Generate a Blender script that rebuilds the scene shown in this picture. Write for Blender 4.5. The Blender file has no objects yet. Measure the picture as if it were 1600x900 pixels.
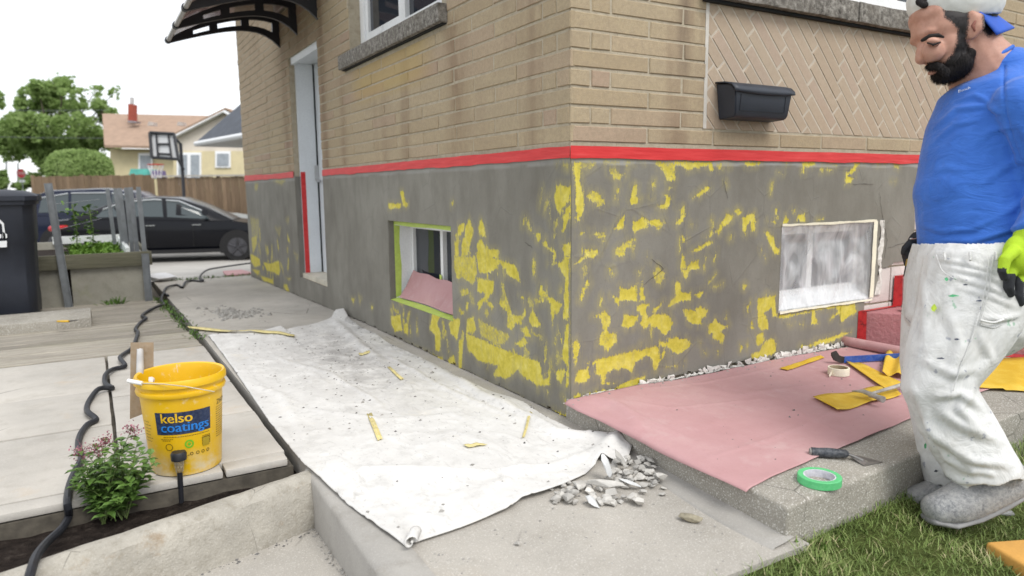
import bpy, bmesh, math, random
import numpy as np
from mathutils import Vector, Matrix
rng = random.Random(7)
nrs = np.random.RandomState(11)
scene = bpy.context.scene
COL = scene.collection

# ---------------------------------------------------------------- camera
CAM = np.array([-1.618, -2.2767, 0.9317]); YAW = math.radians(30.62); PITCH = math.radians(7.97); ROLL = math.radians(-0.59); FPX = 1107.8
def _axes():
    F = np.array([math.sin(YAW)*math.cos(PITCH), math.cos(YAW)*math.cos(PITCH), -math.sin(PITCH)])
    X = np.array([math.cos(YAW), -math.sin(YAW), 0.0]); U = np.cross(X, F)
    return X*math.cos(ROLL)+U*math.sin(ROLL), -X*math.sin(ROLL)+U*math.cos(ROLL), F
AX, AU, AF = _axes()
cd = bpy.data.cameras.new('camera'); cam = bpy.data.objects.new('camera', cd); COL.objects.link(cam)
cam.matrix_world = Matrix(((AX[0], AU[0], -AF[0], CAM[0]), (AX[1], AU[1], -AF[1], CAM[1]), (AX[2], AU[2], -AF[2], CAM[2]), (0, 0, 0, 1)))
cd.sensor_width = 36.0; cd.lens = FPX/1600*36; cd.clip_start = 0.05; cd.clip_end = 600
cd.dof.use_dof = True; cd.dof.focus_distance = 2.75; cd.dof.aperture_fstop = 2.6
scene.camera = cam
# ---------------------------------------------------------------- sky, sun, exposure
SUN_DIR = Vector((0.10, -0.72, 0.95)).normalized()
w = bpy.data.worlds.new('World'); scene.world = w; w.use_nodes = True
nt = w.node_tree; nt.nodes.clear()
sky = nt.nodes.new('ShaderNodeTexSky'); sky.sky_type = 'NISHITA'; sky.sun_disc = False
sky.sun_elevation = math.asin(SUN_DIR.z); sky.sun_rotation = math.atan2(SUN_DIR.x, SUN_DIR.y)
sky.air_density = 1.0; sky.dust_density = 1.0; sky.ozone_density = 1.0
# overcast: an even, softly mottled cloud deck lies over most of the clear sky
tcw = nt.nodes.new('ShaderNodeTexCoord'); cn = nt.nodes.new('ShaderNodeTexNoise'); cn.inputs['Scale'].default_value = 2.2; cn.inputs['Detail'].default_value = 5
nt.links.new(tcw.outputs['Generated'], cn.inputs['Vector'])
cr = nt.nodes.new('ShaderNodeValToRGB'); cr.color_ramp.elements[0].position = .3; cr.color_ramp.elements[0].color = (5.6, 5.7, 5.85, 1); cr.color_ramp.elements[1].position = .7; cr.color_ramp.elements[1].color = (6.3, 6.35, 6.4, 1)
nt.links.new(cn.outputs['Fac'], cr.inputs[0])
hs = nt.nodes.new('ShaderNodeMix'); hs.data_type = 'RGBA'; hs.inputs[0].default_value = .88
bg = nt.nodes.new('ShaderNodeBackground'); bg.inputs['Strength'].default_value = 0.15
wo = nt.nodes.new('ShaderNodeOutputWorld')
nt.links.new(sky.outputs[0], hs.inputs[6]); nt.links.new(cr.outputs[0], hs.inputs[7]); nt.links.new(hs.outputs[2], bg.inputs[0]); nt.links.new(bg.outputs[0], wo.inputs[0])
sl = bpy.data.lights.new('sun', 'SUN'); sl.energy = 1.5; sl.angle = math.radians(28); sl.color = (1.0, 0.965, 0.91)
so = bpy.data.objects.new('sun', sl); COL.objects.link(so); so.rotation_euler = SUN_DIR.to_track_quat('Z', 'Y').to_euler()
vs = scene.view_settings; scene.display_settings.display_device = 'sRGB'
vs.view_transform = 'Standard'; vs.look = 'None'; vs.exposure = 0.60; vs.gamma = 1.0; vs.use_curve_mapping = False

# ---------------------------------------------------------------- pixel -> place helpers (1600x900 photo pixels onto real planes)
def ray(u, v): return AF*FPX + AX*(u-800) - AU*(v-450)
def onZ(u, v, z=0.0): d = ray(u, v); return CAM + d*((z-CAM[2])/d[2])
def onY(u, v, y=0.0): d = ray(u, v); return CAM + d*((y-CAM[1])/d[1])
def onX(u, v, x=0.0): d = ray(u, v); return CAM + d*((x-CAM[0])/d[0])
def atD(u, v, dep): return CAM + ray(u, v)/FPX*dep
def depth_of(p): return float((np.array(p)-CAM) @ AF)

# ---------------------------------------------------------------- noise
def _hash(ix, iy, seed):
    n = (ix.astype(np.int64)*374761393 + iy.astype(np.int64)*668265263 + seed*974634) & 0x7fffffff
    n = ((n ^ (n >> 13))*1274126177) & 0x7fffffff
    return ((n ^ (n >> 16)) & 0xffff)/65535.0
def vnoise(x, y, seed=0):
    x = np.asarray(x, float); y = np.asarray(y, float)
    ix = np.floor(x); iy = np.floor(y); fx = x-ix; fy = y-iy
    fx = fx*fx*(3-2*fx); fy = fy*fy*(3-2*fy)
    a = _hash(ix, iy, seed); b = _hash(ix+1, iy, seed); c = _hash(ix, iy+1, seed); d = _hash(ix+1, iy+1, seed)
    return (a*(1-fx)+b*fx)*(1-fy)+(c*(1-fx)+d*fx)*fy
def fbm(x, y, seed=0, o=4):
    s = 0; a = 0.5; t = 0
    for i in range(o):
        s = s+a*vnoise(np.asarray(x)*2**i, np.asarray(y)*2**i, seed+i*17); t += a; a *= .5
    return s/t

# ---------------------------------------------------------------- object helpers
def tag(o, label=None, cat=None, group=None, kind=None):
    if label: o['label'] = label
    if cat: o['category'] = cat
    if group: o['group'] = group
    if kind: o['kind'] = kind
    return o
def thing(name, label, cat, loc=(0, 0, 0), group=None):
    o = bpy.data.objects.new(name, None); COL.objects.link(o); o.location = loc; o.empty_display_size = 0.1
    return tag(o, label, cat, group)
def wpos(o):
    p = Vector((0, 0, 0))
    while o is not None: p = p+Vector(o.location); o = o.parent
    return p
class MB:
    """collects simple shapes in world coordinates"""
    def __init__(s): s.v = []; s.f = []
    def add(s, vs, fs):
        o = len(s.v); s.v += [tuple(map(float, p)) for p in vs]; s.f += [tuple(i+o for i in f) for f in fs]; return s
    def box(s, x0, x1, y0, y1, z0, z1, M=None):
        p = [(x0, y0, z0), (x1, y0, z0), (x1, y1, z0), (x0, y1, z0), (x0, y0, z1), (x1, y0, z1), (x1, y1, z1), (x0, y1, z1)]
        if M is not None: p = [M @ Vector(q) for q in p]
        return s.add(p, [(3, 2, 1, 0), (4, 5, 6, 7), (0, 1, 5, 4), (1, 2, 6, 5), (2, 3, 7, 6), (3, 0, 4, 7)])
    def bbox(s, x0, x1, y0, y1, z0, z1, bev=0.005, seg=2, M=None):
        bm = bmesh.new(); bmesh.ops.create_cube(bm, size=1.0)
        for q in bm.verts: q.co = Vector(((x0+x1)/2+q.co.x*(x1-x0), (y0+y1)/2+q.co.y*(y1-y0), (z0+z1)/2+q.co.z*(z1-z0)))
        bmesh.ops.bevel(bm, geom=bm.edges[:], offset=bev, segments=seg, affect='EDGES', profile=0.6)
        return s.bm(bm, M)
    def bm(s, bm, M=None):
        bm.verts.index_update()
        s.add([(M @ q.co if M is not None else q.co) for q in bm.verts], [[q.index for q in f.verts] for f in bm.faces]); bm.free(); return s
    def tube(s, pts, r, n=8, caps=True, squash=None):
        pts = [Vector(p) for p in pts]; m = len(pts)
        rr = r if hasattr(r, '__len__') else [r]*m
        o = len(s.v); up = None
        for i in range(m):
            t = (pts[min(i+1, m-1)]-pts[max(i-1, 0)]).normalized()
            if up is None:
                up = Vector((0, 0, 1)) if abs(t.z) < .9 else Vector((1, 0, 0))
            a = (up-t*up.dot(t)).normalized(); b = t.cross(a); up = a
            for k in range(n):
                an = 2*math.pi*k/n
                ca, sa = math.cos(an)*rr[i], math.sin(an)*rr[i]
                if squash: ca *= squash
                s.v.append(tuple(pts[i]+a*ca+b*sa))
        for i in range(m-1):
            for k in range(n):
                s.f.append((o+i*n+k, o+i*n+(k+1) % n, o+(i+1)*n+(k+1) % n, o+(i+1)*n+k))
        if caps:
            s.f.append(tuple(o+k for k in range(n))[::-1]); s.f.append(tuple(o+(m-1)*n+k for k in range(n)))
        return s
    def lathe(s, prof, c=(0, 0, 0), n=24, M=None, close=False):
        """prof = [(radius, height)...] around z"""
        o = len(s.v); m = len(prof)
        for r, h in prof:
            for k in range(n):
                a = 2*math.pi*k/n; p = Vector((r*math.cos(a), r*math.sin(a), h))
                if M is not None: p = M @ p
                s.v.append((p.x+c[0], p.y+c[1], p.z+c[2]))
        for i in range(m-1 if not close else m):
            j = (i+1) % m
            for k in range(n): s.f.append((o+i*n+k, o+i*n+(k+1) % n, o+j*n+(k+1) % n, o+j*n+k))
        if not close:
            s.f.append(tuple(o+k for k in range(n))[::-1]); s.f.append(tuple(o+(m-1)*n+k for k in range(n)))
        return s
    def prism(s, poly, off):
        """planar polygon (world points) extruded by vector off"""
        n = len(poly); off = Vector(off); o = [Vector(p) for p in poly]
        s.add(o+[p+off for p in o], [tuple(range(n))[::-1], tuple(range(n, 2*n))]+[(i, (i+1) % n, n+(i+1) % n, n+i) for i in range(n)]); return s
    def grid(s, P):
        """P: (n,m,3) array"""
        n, m = P.shape[:2]; o = len(s.v); s.v += [tuple(p) for p in P.reshape(-1, 3)]
        s.f += [(o+i*m+j, o+i*m+j+1, o+(i+1)*m+j+1, o+(i+1)*m+j) for i in range(n-1) for j in range(m-1)]; return s
    def build(s, name, mat, parent=None, smooth=False, fix=True):
        me = bpy.data.meshes.new(name); off = wpos(parent) if parent is not None else Vector((0, 0, 0))
        me.from_pydata([(p[0]-off.x, p[1]-off.y, p[2]-off.z) for p in s.v], [], s.f)
        if fix:
            bm = bmesh.new(); bm.from_mesh(me); bmesh.ops.recalc_face_normals(bm, faces=bm.faces[:]); bm.to_mesh(me); bm.free()
        me.update()
        if smooth:
            me.polygons.foreach_set('use_smooth', [True]*len(me.polygons))
            if smooth != 'all': me.set_sharp_from_angle(angle=math.radians(38))
        if mat is not None: me.materials.append(mat)
        o = bpy.data.objects.new(name, me); COL.objects.link(o)
        if parent is not None: o.parent = parent
        return o
def solo(name, mb, mat, label, cat, group=None, smooth=False):
    """one-mesh thing with its origin at its base"""
    a = np.array(mb.v); c = Vector(((a[:, 0].min()+a[:, 0].max())/2, (a[:, 1].min()+a[:, 1].max())/2, a[:, 2].min()))
    mb.v = [(p[0]-c.x, p[1]-c.y, p[2]-c.z) for p in mb.v]
    o = mb.build(name, mat, None, smooth); o.location = c
    return tag(o, label, cat, group)
def struct(name, mb, mat, smooth=False): return tag(mb.build(name, mat, None, smooth), kind='structure')
def solidify(o, t, off=0.0):
    m = o.modifiers.new('thickness', 'SOLIDIFY'); m.thickness = t; m.offset = off; return o

# ---------------------------------------------------------------- material helpers
def col(*c): return (c[0], c[1], c[2], 1.0)
def srgb(r, g, b):
    f = lambda c: (c/255/12.92 if c/255 <= .04045 else ((c/255+.055)/1.055)**2.4)
    return (f(r), f(g), f(b), 1.0)
class N:
    def __init__(s, name):
        s.m = bpy.data.materials.new(name); s.m.use_nodes = True; s.t = s.m.node_tree
        s.b = s.t.nodes['Principled BSDF']; s.out = s.t.nodes['Material Output']
        s.geo = s.t.nodes.new('ShaderNodeNewGeometry'); s.pos = s.geo.outputs['Position']
    def n(s, ty, **kw):
        q = s.t.nodes.new(ty)
        for k, v in kw.items(): setattr(q, k, v)
        return q
    def l(s, a, b): s.t.links.new(a, b)
    def noise(s, scale, detail=4, rough=.55, vec=None, stretch=None, dist=0.0):
        q = s.n('ShaderNodeTexNoise'); q.inputs['Scale'].default_value = scale; q.inputs['Detail'].default_value = detail; q.inputs['Roughness'].default_value = rough; q.inputs['Distortion'].default_value = dist
        v = vec or s.pos
        if stretch:
            mp = s.n('ShaderNodeVectorMath', operation='MULTIPLY'); mp.inputs[1].default_value = stretch; s.l(v, mp.inputs[0]); v = mp.outputs[0]
        s.l(v, q.inputs['Vector']); return q.outputs['Fac']
    def voro(s, scale, feature='F1', vec=None, rand=1.0):
        q = s.n('ShaderNodeTexVoronoi', feature=feature); q.inputs['Scale'].default_value = scale; q.inputs['Randomness'].default_value = rand
        s.l(vec or s.pos, q.inputs['Vector']); return q
    def ramp(s, fac, stops, interp='LINEAR'):
        q = s.n('ShaderNodeValToRGB'); q.color_ramp.interpolation = interp; e = q.color_ramp.elements
        while len(e) < len(stops): e.new(.5)
        for el, (p, c) in zip(e, stops): el.position = p; el.color = c if len(c) == 4 else (*c, 1)
        s.l(fac, q.inputs[0]); return q.outputs[0]
    def val(s, fac, a, b, lo=0.0, hi=1.0):
        q = s.n('ShaderNodeMapRange'); q.inputs[1].default_value = a; q.inputs[2].default_value = b; q.inputs[3].default_value = lo; q.inputs[4].default_value = hi
        s.l(fac, q.inputs[0]); return q.outputs[0]
    def mix(s, fac, a, b, mode='MIX'):
        q = s.n('ShaderNodeMix', data_type='RGBA', blend_type=mode)
        for i, x in ((0, fac), (6, a), (7, b)):
            if isinstance(x, (int, float)): q.inputs[i].default_value = x
            elif isinstance(x, tuple): q.inputs[i].default_value = x if len(x) == 4 else (*x, 1)
            else: s.l(x, q.inputs[i])
        return q.outputs[2]
    def math(s, op, a, b=0.0):
        q = s.n('ShaderNodeMath', operation=op)
        for i, x in ((0, a), (1, b)):
            if isinstance(x, (int, float)): q.inputs[i].default_value = x
            else: s.l(x, q.inputs[i])
        return q.outputs[0]
    def attr(s, name): q = s.n('ShaderNodeAttribute'); q.attribute_name = name; return q.outputs['Fac']
    def rand(s): return s.n('ShaderNodeObjectInfo').outputs['Random']
    def objco(s): return s.n('ShaderNodeTexCoord').outputs['Object']
    def bump(s, h, strength=.3, dist=.01, prev=None):
        q = s.n('ShaderNodeBump'); q.inputs['Strength'].default_value = strength; q.inputs['Distance'].default_value = dist; s.l(h, q.inputs['Height'])
        if prev is not None: s.l(prev, q.inputs['Normal'])
        s.l(q.outputs[0], s.b.inputs['Normal']); return q.outputs[0]
    def set(s, base=None, rough=None, metal=None, spec=None, **kw):
        for k, x in (('Base Color', base), ('Roughness', rough), ('Metallic', metal), ('Specular IOR Level', spec), *kw.items()):
            if x is None: continue
            if isinstance(x, (int, float)): s.b.inputs[k].default_value = x
            elif isinstance(x, tuple): s.b.inputs[k].default_value = x if len(x) == 4 or k == 'Subsurface Radius' else (*x, 1)
            else: s.l(x, s.b.inputs[k])
        return s
MATS = {}
def simple(name, c, rough=.6, var=.18, scale=6.0, fine=60.0, bump=.15, metal=0.0, spec=.4, dist=.003, tint=None, objv=0.0, stretch=None):
    """one base colour with uneven wear, fine grain and relief"""
    if name in MATS: return MATS[name]
    q = N(name); c = c if len(c) == 4 else (*c, 1)
    a = q.noise(scale, 5, stretch=stretch); b = q.noise(fine, 3, stretch=stretch)
    dk = tuple(x*(1-var) for x in c[:3]); lt = tuple(min(1, x*(1+var)) for x in c[:3])
    k = q.mix(q.val(a, .3, .7), dk, lt)
    k = q.mix(q.val(b, .35, .75, 0, .35), k, tint or tuple(x*.7 for x in c[:3]))
    if objv:
        h = q.n('ShaderNodeHueSaturation'); q.l(k, h.inputs['Color']); q.l(q.val(q.rand(), 0, 1, 1-objv, 1+objv), h.inputs['Value']); k = h.outputs[0]
    q.set(k, q.val(a, .2, .8, max(0, rough-.1), min(1, rough+.12)), metal, spec)
    if bump: q.bump(q.math('ADD', b, a), bump, dist)
    MATS[name] = q.m; return q.m
# ================================================================ materials of the place
def concrete(name, base, speck=.5, stain=.5, scale=1.0, bump=.35, warm=(.42, .36, .28)):
    q = N(name); big = q.noise(1.7*scale, 6, .6); mid = q.noise(9*scale, 5, .6); fine = q.noise(140, 2); vz = q.voro(230)
    c = q.mix(q.val(big, .3, .7), tuple(x*.80 for x in base), tuple(min(1, x*1.13) for x in base))
    c = q.mix(q.val(mid, .52, .75, 0, .45*stain), c, tuple(a*b for a, b in zip(base, (.62, .60, .56))))
    c = q.mix(q.val(q.noise(3.1*scale, 6, .65), .60, .74, 0, .45*stain), c, warm)
    c = q.mix(q.val(vz.outputs['Distance'], .10, .30, .45*speck, 0), c, tuple(x*.32 for x in base))
    c = q.mix(q.val(q.noise(190, 2), .56, .70, 0, .55*speck), c, (.74, .72, .68)); c = q.mix(q.val(q.noise(75, 3, .7), .60, .72, 0, .5*speck), c, tuple(x*.5 for x in base))
    crk = q.voro(1.3*scale, 'DISTANCE_TO_EDGE'); c = q.mix(q.math('MULTIPLY', q.val(crk.outputs['Distance'], .002, .006, 1, 0), q.val(q.noise(2.0, 3), .52, .60, 0, .7)), c, tuple(x*.25 for x in base))
    q.set(c, q.val(mid, .3, .7, .78, .95), 0, .3)
    nb = q.bump(q.math('ADD', q.math('MULTIPLY', mid, .8), q.math('MULTIPLY', fine, .5)), bump, .006)
    return q.m
M_path = concrete('path_concrete', (.42, .395, .355), .7, .7); M_slab = concrete('porch_concrete', (.33, .31, .27), 1.4, 1.2, 1.6, .8, (.20, .18, .14))
M_trowel = concrete('trowelled_concrete', (.37, .355, .33), .25, 1.0, 1.6, .35, (.30, .27, .22)); M_curb = concrete('rough_curb_concrete', (.41, .385, .335), .35, 1.7, 3.4, 1.0, (.27, .19, .11))
M_paver = concrete('paver_concrete', (.47, .445, .405), .25, .8, 1.2, .3, (.50, .36, .22)); M_drive = concrete('driveway_concrete', (.40, .385, .36), .3, .5)
def wood(name, base, rough=.85, stretch=(.6, 14, 14), gap=None):
    q = N(name); v = q.objco(); a = q.noise(6, 6, .65, v, stretch); b = q.noise(40, 4, .6, v, stretch); big = q.noise(2.2, 4)
    c = q.mix(q.val(a, .3, .7), tuple(x*.55 for x in base), tuple(min(1, x*1.25) for x in base)); c = q.mix(q.val(b, .45, .7, 0, .5), c, tuple(x*.42 for x in base))
    c = q.mix(q.val(big, .5, .72, 0, .5), c, tuple(x*y for x, y in zip(base, (.8, .82, .7))))
    h = q.n('ShaderNodeHueSaturation'); q.l(c, h.inputs['Color']); q.l(q.val(q.rand(), 0, 1, .78, 1.2), h.inputs['Value'])
    q.set(h.outputs[0], rough, 0, .25); q.bump(q.math('ADD', a, b), .5, .004); return q.m
M_plank = wood('weathered_plank', (.36, .33, .28))
q = N('soil'); a = q.noise(30, 6, .7); c = q.ramp(a, [(.3, (.012, .009, .008)), (.55, (.035, .027, .023)), (.75, (.085, .07, .06))]); q.set(c, .95, 0, .1); q.bump(a, 1.0, .03); M_soil = q.m
q = N('lawn_soil'); a = q.noise(9, 6, .7); c = q.ramp(a, [(.3, (.035, .05, .014)), (.6, (.07, .085, .025)), (.8, (.14, .12, .06))]); q.set(c, .95, 0, .1); q.bump(a, .8, .02); M_lawn = q.m
q = N('far_ground'); a = q.noise(.25, 5); c = q.ramp(a, [(.35, (.05, .075, .02)), (.6, (.12, .12, .10))]); q.set(c, .95, 0, .1); M_far = q.m

# ================================================================ ground sheets
struct('ground', MB().add([(-300, -300, -1.0), (300, -300, -1.0), (300, 300, -1.0), (-300, 300, -1.0)], [(0, 1, 2, 3)]), M_far)
def gz(x, y):
    y = np.asarray(y, float)
    return np.where(y < 0, .047*y, np.where(y < 2.5, 0, -.02*(y-2.5)))
def sheet(x0, x1, y0, y1, nx, ny, zf, skirt=.2):
    X, Y = np.meshgrid(np.linspace(x0, x1, nx), np.linspace(y0, y1, ny)); Z = zf(X, Y); mb = MB(); mb.grid(np.stack([X, Y, Z], -1)[:, :, :])
    for pts in ((X[0], Y[0], Z[0]), (X[-1], Y[-1], Z[-1]), (X[:, 0], Y[:, 0], Z[:, 0]), (X[:, -1], Y[:, -1], Z[:, -1])):
        t = np.stack(pts, -1); b = t.copy(); b[:, 2] -= skirt; mb.grid(np.stack([t, b]))
    return mb
path = struct('path', sheet(-1.045, .03, -1.10, 6.76, 14, 90, lambda X, Y: gz(X, Y)+(fbm(X*2, Y*2, 3)-.5)*.006, .3), M_path)
# trowelled edge of the path where it drops to the lower landing
mb = MB(); ys = np.linspace(-1.10, .06, 40); pr = [(-1.062, -.30), (-1.062, -.012), (-1.056, -.002), (-1.045, .004), (-.955, .0045), (-.94, .0015), (-.94, -.02)]
mb.grid(np.array([[(x+(fbm(y*6, x*9, 5)-.5)*.006, y, gz(0, y)+z+(fbm(y*3, x*5, 9)-.5)*.004) for x, z in pr] for y in ys])); mb.f.append(tuple((39)*7+k for k in range(7)))
mb.build('path_edge', M_trowel, path, True)
drive = struct('driveway', sheet(-4.2, 9.5, 6.80, 24.0, 10, 30, lambda X, Y: np.where(Y < 14, -.088-.066*(Y-6.8), -.563-.004*(Y-14)), .2), M_drive)
# weeds in the far joint are added with the plants
# fillet of smooth cement between path and porch slab
mb = MB(); ys = np.linspace(-1.075, -.30, 20)
mb.grid(np.array([[(-.005, y, gz(0, y)+.016), (-.035, y, gz(0, y)+.009), (-.085+.012*math.sin(y*9), y, gz(0, y)+.0045), (-.092+.012*math.sin(y*9), y, gz(0, y)-.002)] for y in ys])); mb.build('cement_fillet', M_trowel, path, True)

def slab_prism(poly, ztop, zbot, bev=.012, seg=3, sub=6, jit=.003, seed=1):
    bm = bmesh.new(); vs = [bm.verts.new((x, y, ztop(x, y))) for x, y in poly]; f = bm.faces.new(vs)
    r = bmesh.ops.extrude_face_region(bm, geom=[f]); 
    for q in r['geom']:
        if isinstance(q, bmesh.types.BMVert): q.co.z = zbot
    bmesh.ops.recalc_face_normals(bm, faces=bm.faces[:])
    bmesh.ops.bevel(bm, geom=bm.edges[:], offset=bev, segments=seg, affect='EDGES', profile=.6)
    if sub:
        lg = [e for e in bm.edges if e.calc_length() > .12]
        bmesh.ops.subdivide_edges(bm, edges=lg, cuts=sub, use_grid_fill=True)
    for q in bm.verts:
        n = (fbm(np.array(q.co.x*13+q.co.z*7), np.array(q.co.y*13-q.co.z*5), seed)-.5)*2*jit; q.co += Vector((n, -n, n*.6))
    return MB().bm(bm)
def sz(x, y): return .085+.033*y
e1 = onZ(1600, 642, .05); sl_ = (e1[1]+1.064)/(e1[0]+.01)
SLAB_Y = lambda x: -1.064+sl_*(x+.01)
porch = struct('porch_slab', slab_prism([(-.012, .02), (-.018, -1.064), (.8, SLAB_Y(.8)), (1.8, SLAB_Y(1.8)), (4.5, SLAB_Y(4.5)), (4.5, .02)], sz, -.25, .012, 3, 5, .003, 4), M_slab, True)
# lawn
def lz(X, Y):
    d = np.maximum(0, (-1.064+sl_*(np.maximum(X, -.1)+.01))-Y); wl = np.clip((.10-X)/.12, 0, 1); return (-.075-.28*np.minimum(d, .2)-.05*np.maximum(d-.2, 0))*(1-wl)+(-.064-.10*d)*wl+(fbm(X*5, Y*5, 21)-.5)*.03
lawn = struct('lawn', sheet(-.9, 9, -7, -.62, 60, 60, lambda X, Y: np.where(Y > -1.064+sl_*(X+.01)+.03, -.2, lz(X, Y)), .5), M_lawn, True)
# lower landing, soil bed and its rough concrete curb
land = struct('landing', sheet(-4.5, -1.03, -3.6, .0, 20, 20, lambda X, Y: -.168+(fbm(X*3, Y*3, 31)-.5)*.012, .3), M_path, True)
_T = np.linspace(0, 1, 70); _S = np.linspace(0, 1, 16)
bed = struct('planting_bed', MB().grid(np.array([[(-1.05-2.9*t, (.03-.302*2.9*t-.03)*(1-s)+.30*s, -.08+(float(fbm((-1.05-2.9*t)*14, s*6, 33))-.5)*.035) for s in _S] for t in _T])), M_soil, True)
A = np.array([-1.055, .045]); Bc = np.array([-1.90, -.21]); d = (Bc-A)/np.linalg.norm(Bc-A); nrm = np.array([d[1], -d[0]])
if nrm[1] > 0: nrm = -nrm
rows = []
for i in range(90):
    s_ = -.005+3.2*(i/89)**1.3; p = A+d*s_
    prof = [(-.03, -.16), (-.025, -.03), (-.008, -.006), (.02, .0), (.045, -.004), (.066, -.020), (.078, -.06), (.084, -.11), (.090, -.20)]
    rr_ = []
    for k, (o_, z_) in enumerate(prof):
        n1 = (float(fbm(s_*7, k*.6, 41))-.5)*.045; n2 = (float(fbm(s_*22, k*1.3, 43))-.5)*.012
        q2 = p+nrm*(o_+n1+n2); rr_.append((q2[0], q2[1], z_+n1*.55+n2))
    rows.append(rr_)
curb = struct('bed_curb', MB().grid(np.array(rows)), M_curb, True)

# ---------------------------------------------------------------- patio of pavers and planks, each piece its own part
patio = struct('patio_base', MB().box(-4.6, -1.068, .185, 2.38, -.35, -.032).box(-4.6, -1.07, 2.381, 6.79, -.36, -.118), simple('joint_grit', (.10, .088, .07), .95, .4, 20, 90, .4))
def paver(x0, x1, y0, y1, seed, top=.0):
    mb = slab_prism([(x0, y0), (x1, y0), (x1, y1), (x0, y1)], lambda x, y: top+float(vnoise(seed*3.1, 0, 5)-.5)*.008, -.028, .007, 2, 4, .003, seed); mb.build('paver', M_paver, patio, True)
sd = 50
for (x0, x1, ys_) in ((-4.5, -2.9, (.275, .93, 1.6, 2.36)), (-2.89, -1.606, (.275, .955, 1.555, 2.365)), (-1.594, -1.078, (.262, .83, 1.39, 1.88, 2.375))):
    for a_, b_ in zip(ys_[:-1], ys_[1:]): paver(x0, x1, a_+.005, b_-.005, sd); sd += 1
for x0, x1 in ((-4.5, -2.2), (-2.19, -1.30), (-1.29, -1.085)): paver(x0, x1, .188, .268, sd, -.004); sd += 1
y_ = 2.385; i = 0
while y_ < 5.2:
    wd = .135+.02*rng.random(); x1 = -1.08-.027*max(0, y_-2.6)
    mb = slab_prism([(-4.4, y_), (x1-.02*rng.random(), y_), (x1-.02*rng.random(), y_+wd-.012), (-4.4, y_+wd-.012)], lambda x, y: float(-.02*max(0, y-2.5))+rng.uniform(-.004, .003), -.11, .005, 1, 4, .003, 80+i)
    mb.build('plank', M_plank, patio, True); y_ += wd; i += 1
# ================================================================ the brick house
ZB = 1.1085; CH = .07
q = N('brick'); r_ = q.rand(); big = q.noise(2.3, 5, .6); g1 = q.noise(70, 4, .7); g2 = q.noise(420, 2, .6); vz = q.voro(330)
c = q.ramp(r_, [(0, (.39, .305, .195)), (.25, (.43, .345, .225)), (.5, (.41, .33, .22)), (.75, (.45, .36, .235)), (.9, (.42, .32, .225)), (1, (.395, .28, .21))])
c = q.mix(q.val(g1, .35, .7, 0, .55), c, (.27, .215, .15)); c = q.mix(q.val(g2, .58, .74, 0, .65), c, (.56, .50, .41)); c = q.mix(q.val(vz.outputs['Distance'], .06, .2, .5, 0), c, (.16, .12, .09))
c = q.mix(q.val(big, .52, .72, 0, .4), c, (.30, .225, .16))
stn = q.noise(3.0, 5, .6, stretch=(1, 1, .10)); c = q.mix(q.val(stn, .56, .74, 0, .62), c, (.20, .135, .09))
sx_ = q.n('ShaderNodeSeparateXYZ'); q.l(q.pos, sx_.inputs[0]); X_, Y_, Z_ = sx_.outputs
def band(coord, at_, wid, amt): return q.math('MULTIPLY', q.val(q.math('ABSOLUTE', q.math('SUBTRACT', coord, at_)), wid*.25, wid, amt, 0), q.val(q.noise(6, 4, .6, stretch=(1, 1, .25)), .32, .62))
sideM = q.val(X_, .005, .02, 1, 0); below = q.val(Z_, 1.72, 1.80, 1, 0)
for y0_, w0_, a0_ in ((.97, .17, .75), (2.78, .10, .6), (3.25, .14, .5), (4.45, .14, .6)): c = q.mix(q.math('MULTIPLY', q.math('MULTIPLY', band(Y_, y0_, w0_, a0_), sideM), below if y0_ < 3 else 1.0), c, (.205, .135, .085))
c = q.mix(q.math('MULTIPLY', q.math('MULTIPLY', q.val(q.math('ABSOLUTE', q.math('SUBTRACT', Y_, 1.9)), .45, .72, .55, 0), sideM), q.val(Z_, 1.48, 1.56)), c, (.44, .32, .12))
c = q.mix(q.math('MULTIPLY', band(X_, .565, .05, .7), q.val(Z_, 1.35, 1.45)), c, (.16, .12, .09))
q.set(c, .9, 0, .25); q.bump(q.math('ADD', g1, q.math('MULTIPLY', g2, .6)), .5, .004); M_brick = q.m
q = N('panel_brick'); r_ = q.rand(); g1 = q.noise(60, 4, .7); g2 = q.noise(420, 2, .6); big = q.noise(3, 5)
c = q.ramp(r_, [(0, (.40, .315, .235)), (.5, (.43, .345, .26)), (1, (.42, .325, .255))]); c = q.mix(q.val(g1, .4, .7, 0, .4), c, (.33, .255, .19)); c = q.mix(q.val(g2, .58, .74, 0, .4), c, (.56, .48, .40)); c = q.mix(q.val(big, .55, .75, 0, .4), c, (.36, .25, .17))
q.set(c, .9, 0, .25); q.bump(q.math('ADD', g1, q.math('MULTIPLY', g2, .6)), .4, .003); M_pbrick = q.m
q = N('mortar'); a = q.noise(25, 5, .7); b = q.noise(300, 2); c = q.ramp(a, [(.25, (.33, .28, .205)), (.5, (.43, .375, .285)), (.75, (.50, .445, .35))]); q.set(c, .95, 0, .2); q.bump(q.math('ADD', a, b), .6, .004); M_mortar = q.m
q = N('sill_stone'); a = q.noise(38, 6, .75); b = q.noise(9, 4, .6); c = q.ramp(a, [(.30, (.055, .05, .045)), (.48, (.20, .185, .165)), (.62, (.36, .34, .31)), (.78, (.52, .50, .46))]); c = q.mix(q.val(b, .45, .7, 0, .5), c, (.17, .15, .125)); q.set(c, .95, 0, .2); q.bump(a, 1.0, .012); M_stone = q.m
M_white = simple('white_frame', (.82, .83, .84), .35, .04, 5, 90, .03); M_doorw = simple('door_white', (.72, .755, .79), .4, .05, 4, 90, .03)
q = N('window_glass'); q.set((.025, .03, .04), .04, 0, .6); M_glass = q.m
M_block = concrete('block_wall', (.62, .56, .53), .3, .5, 2, .6)
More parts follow.
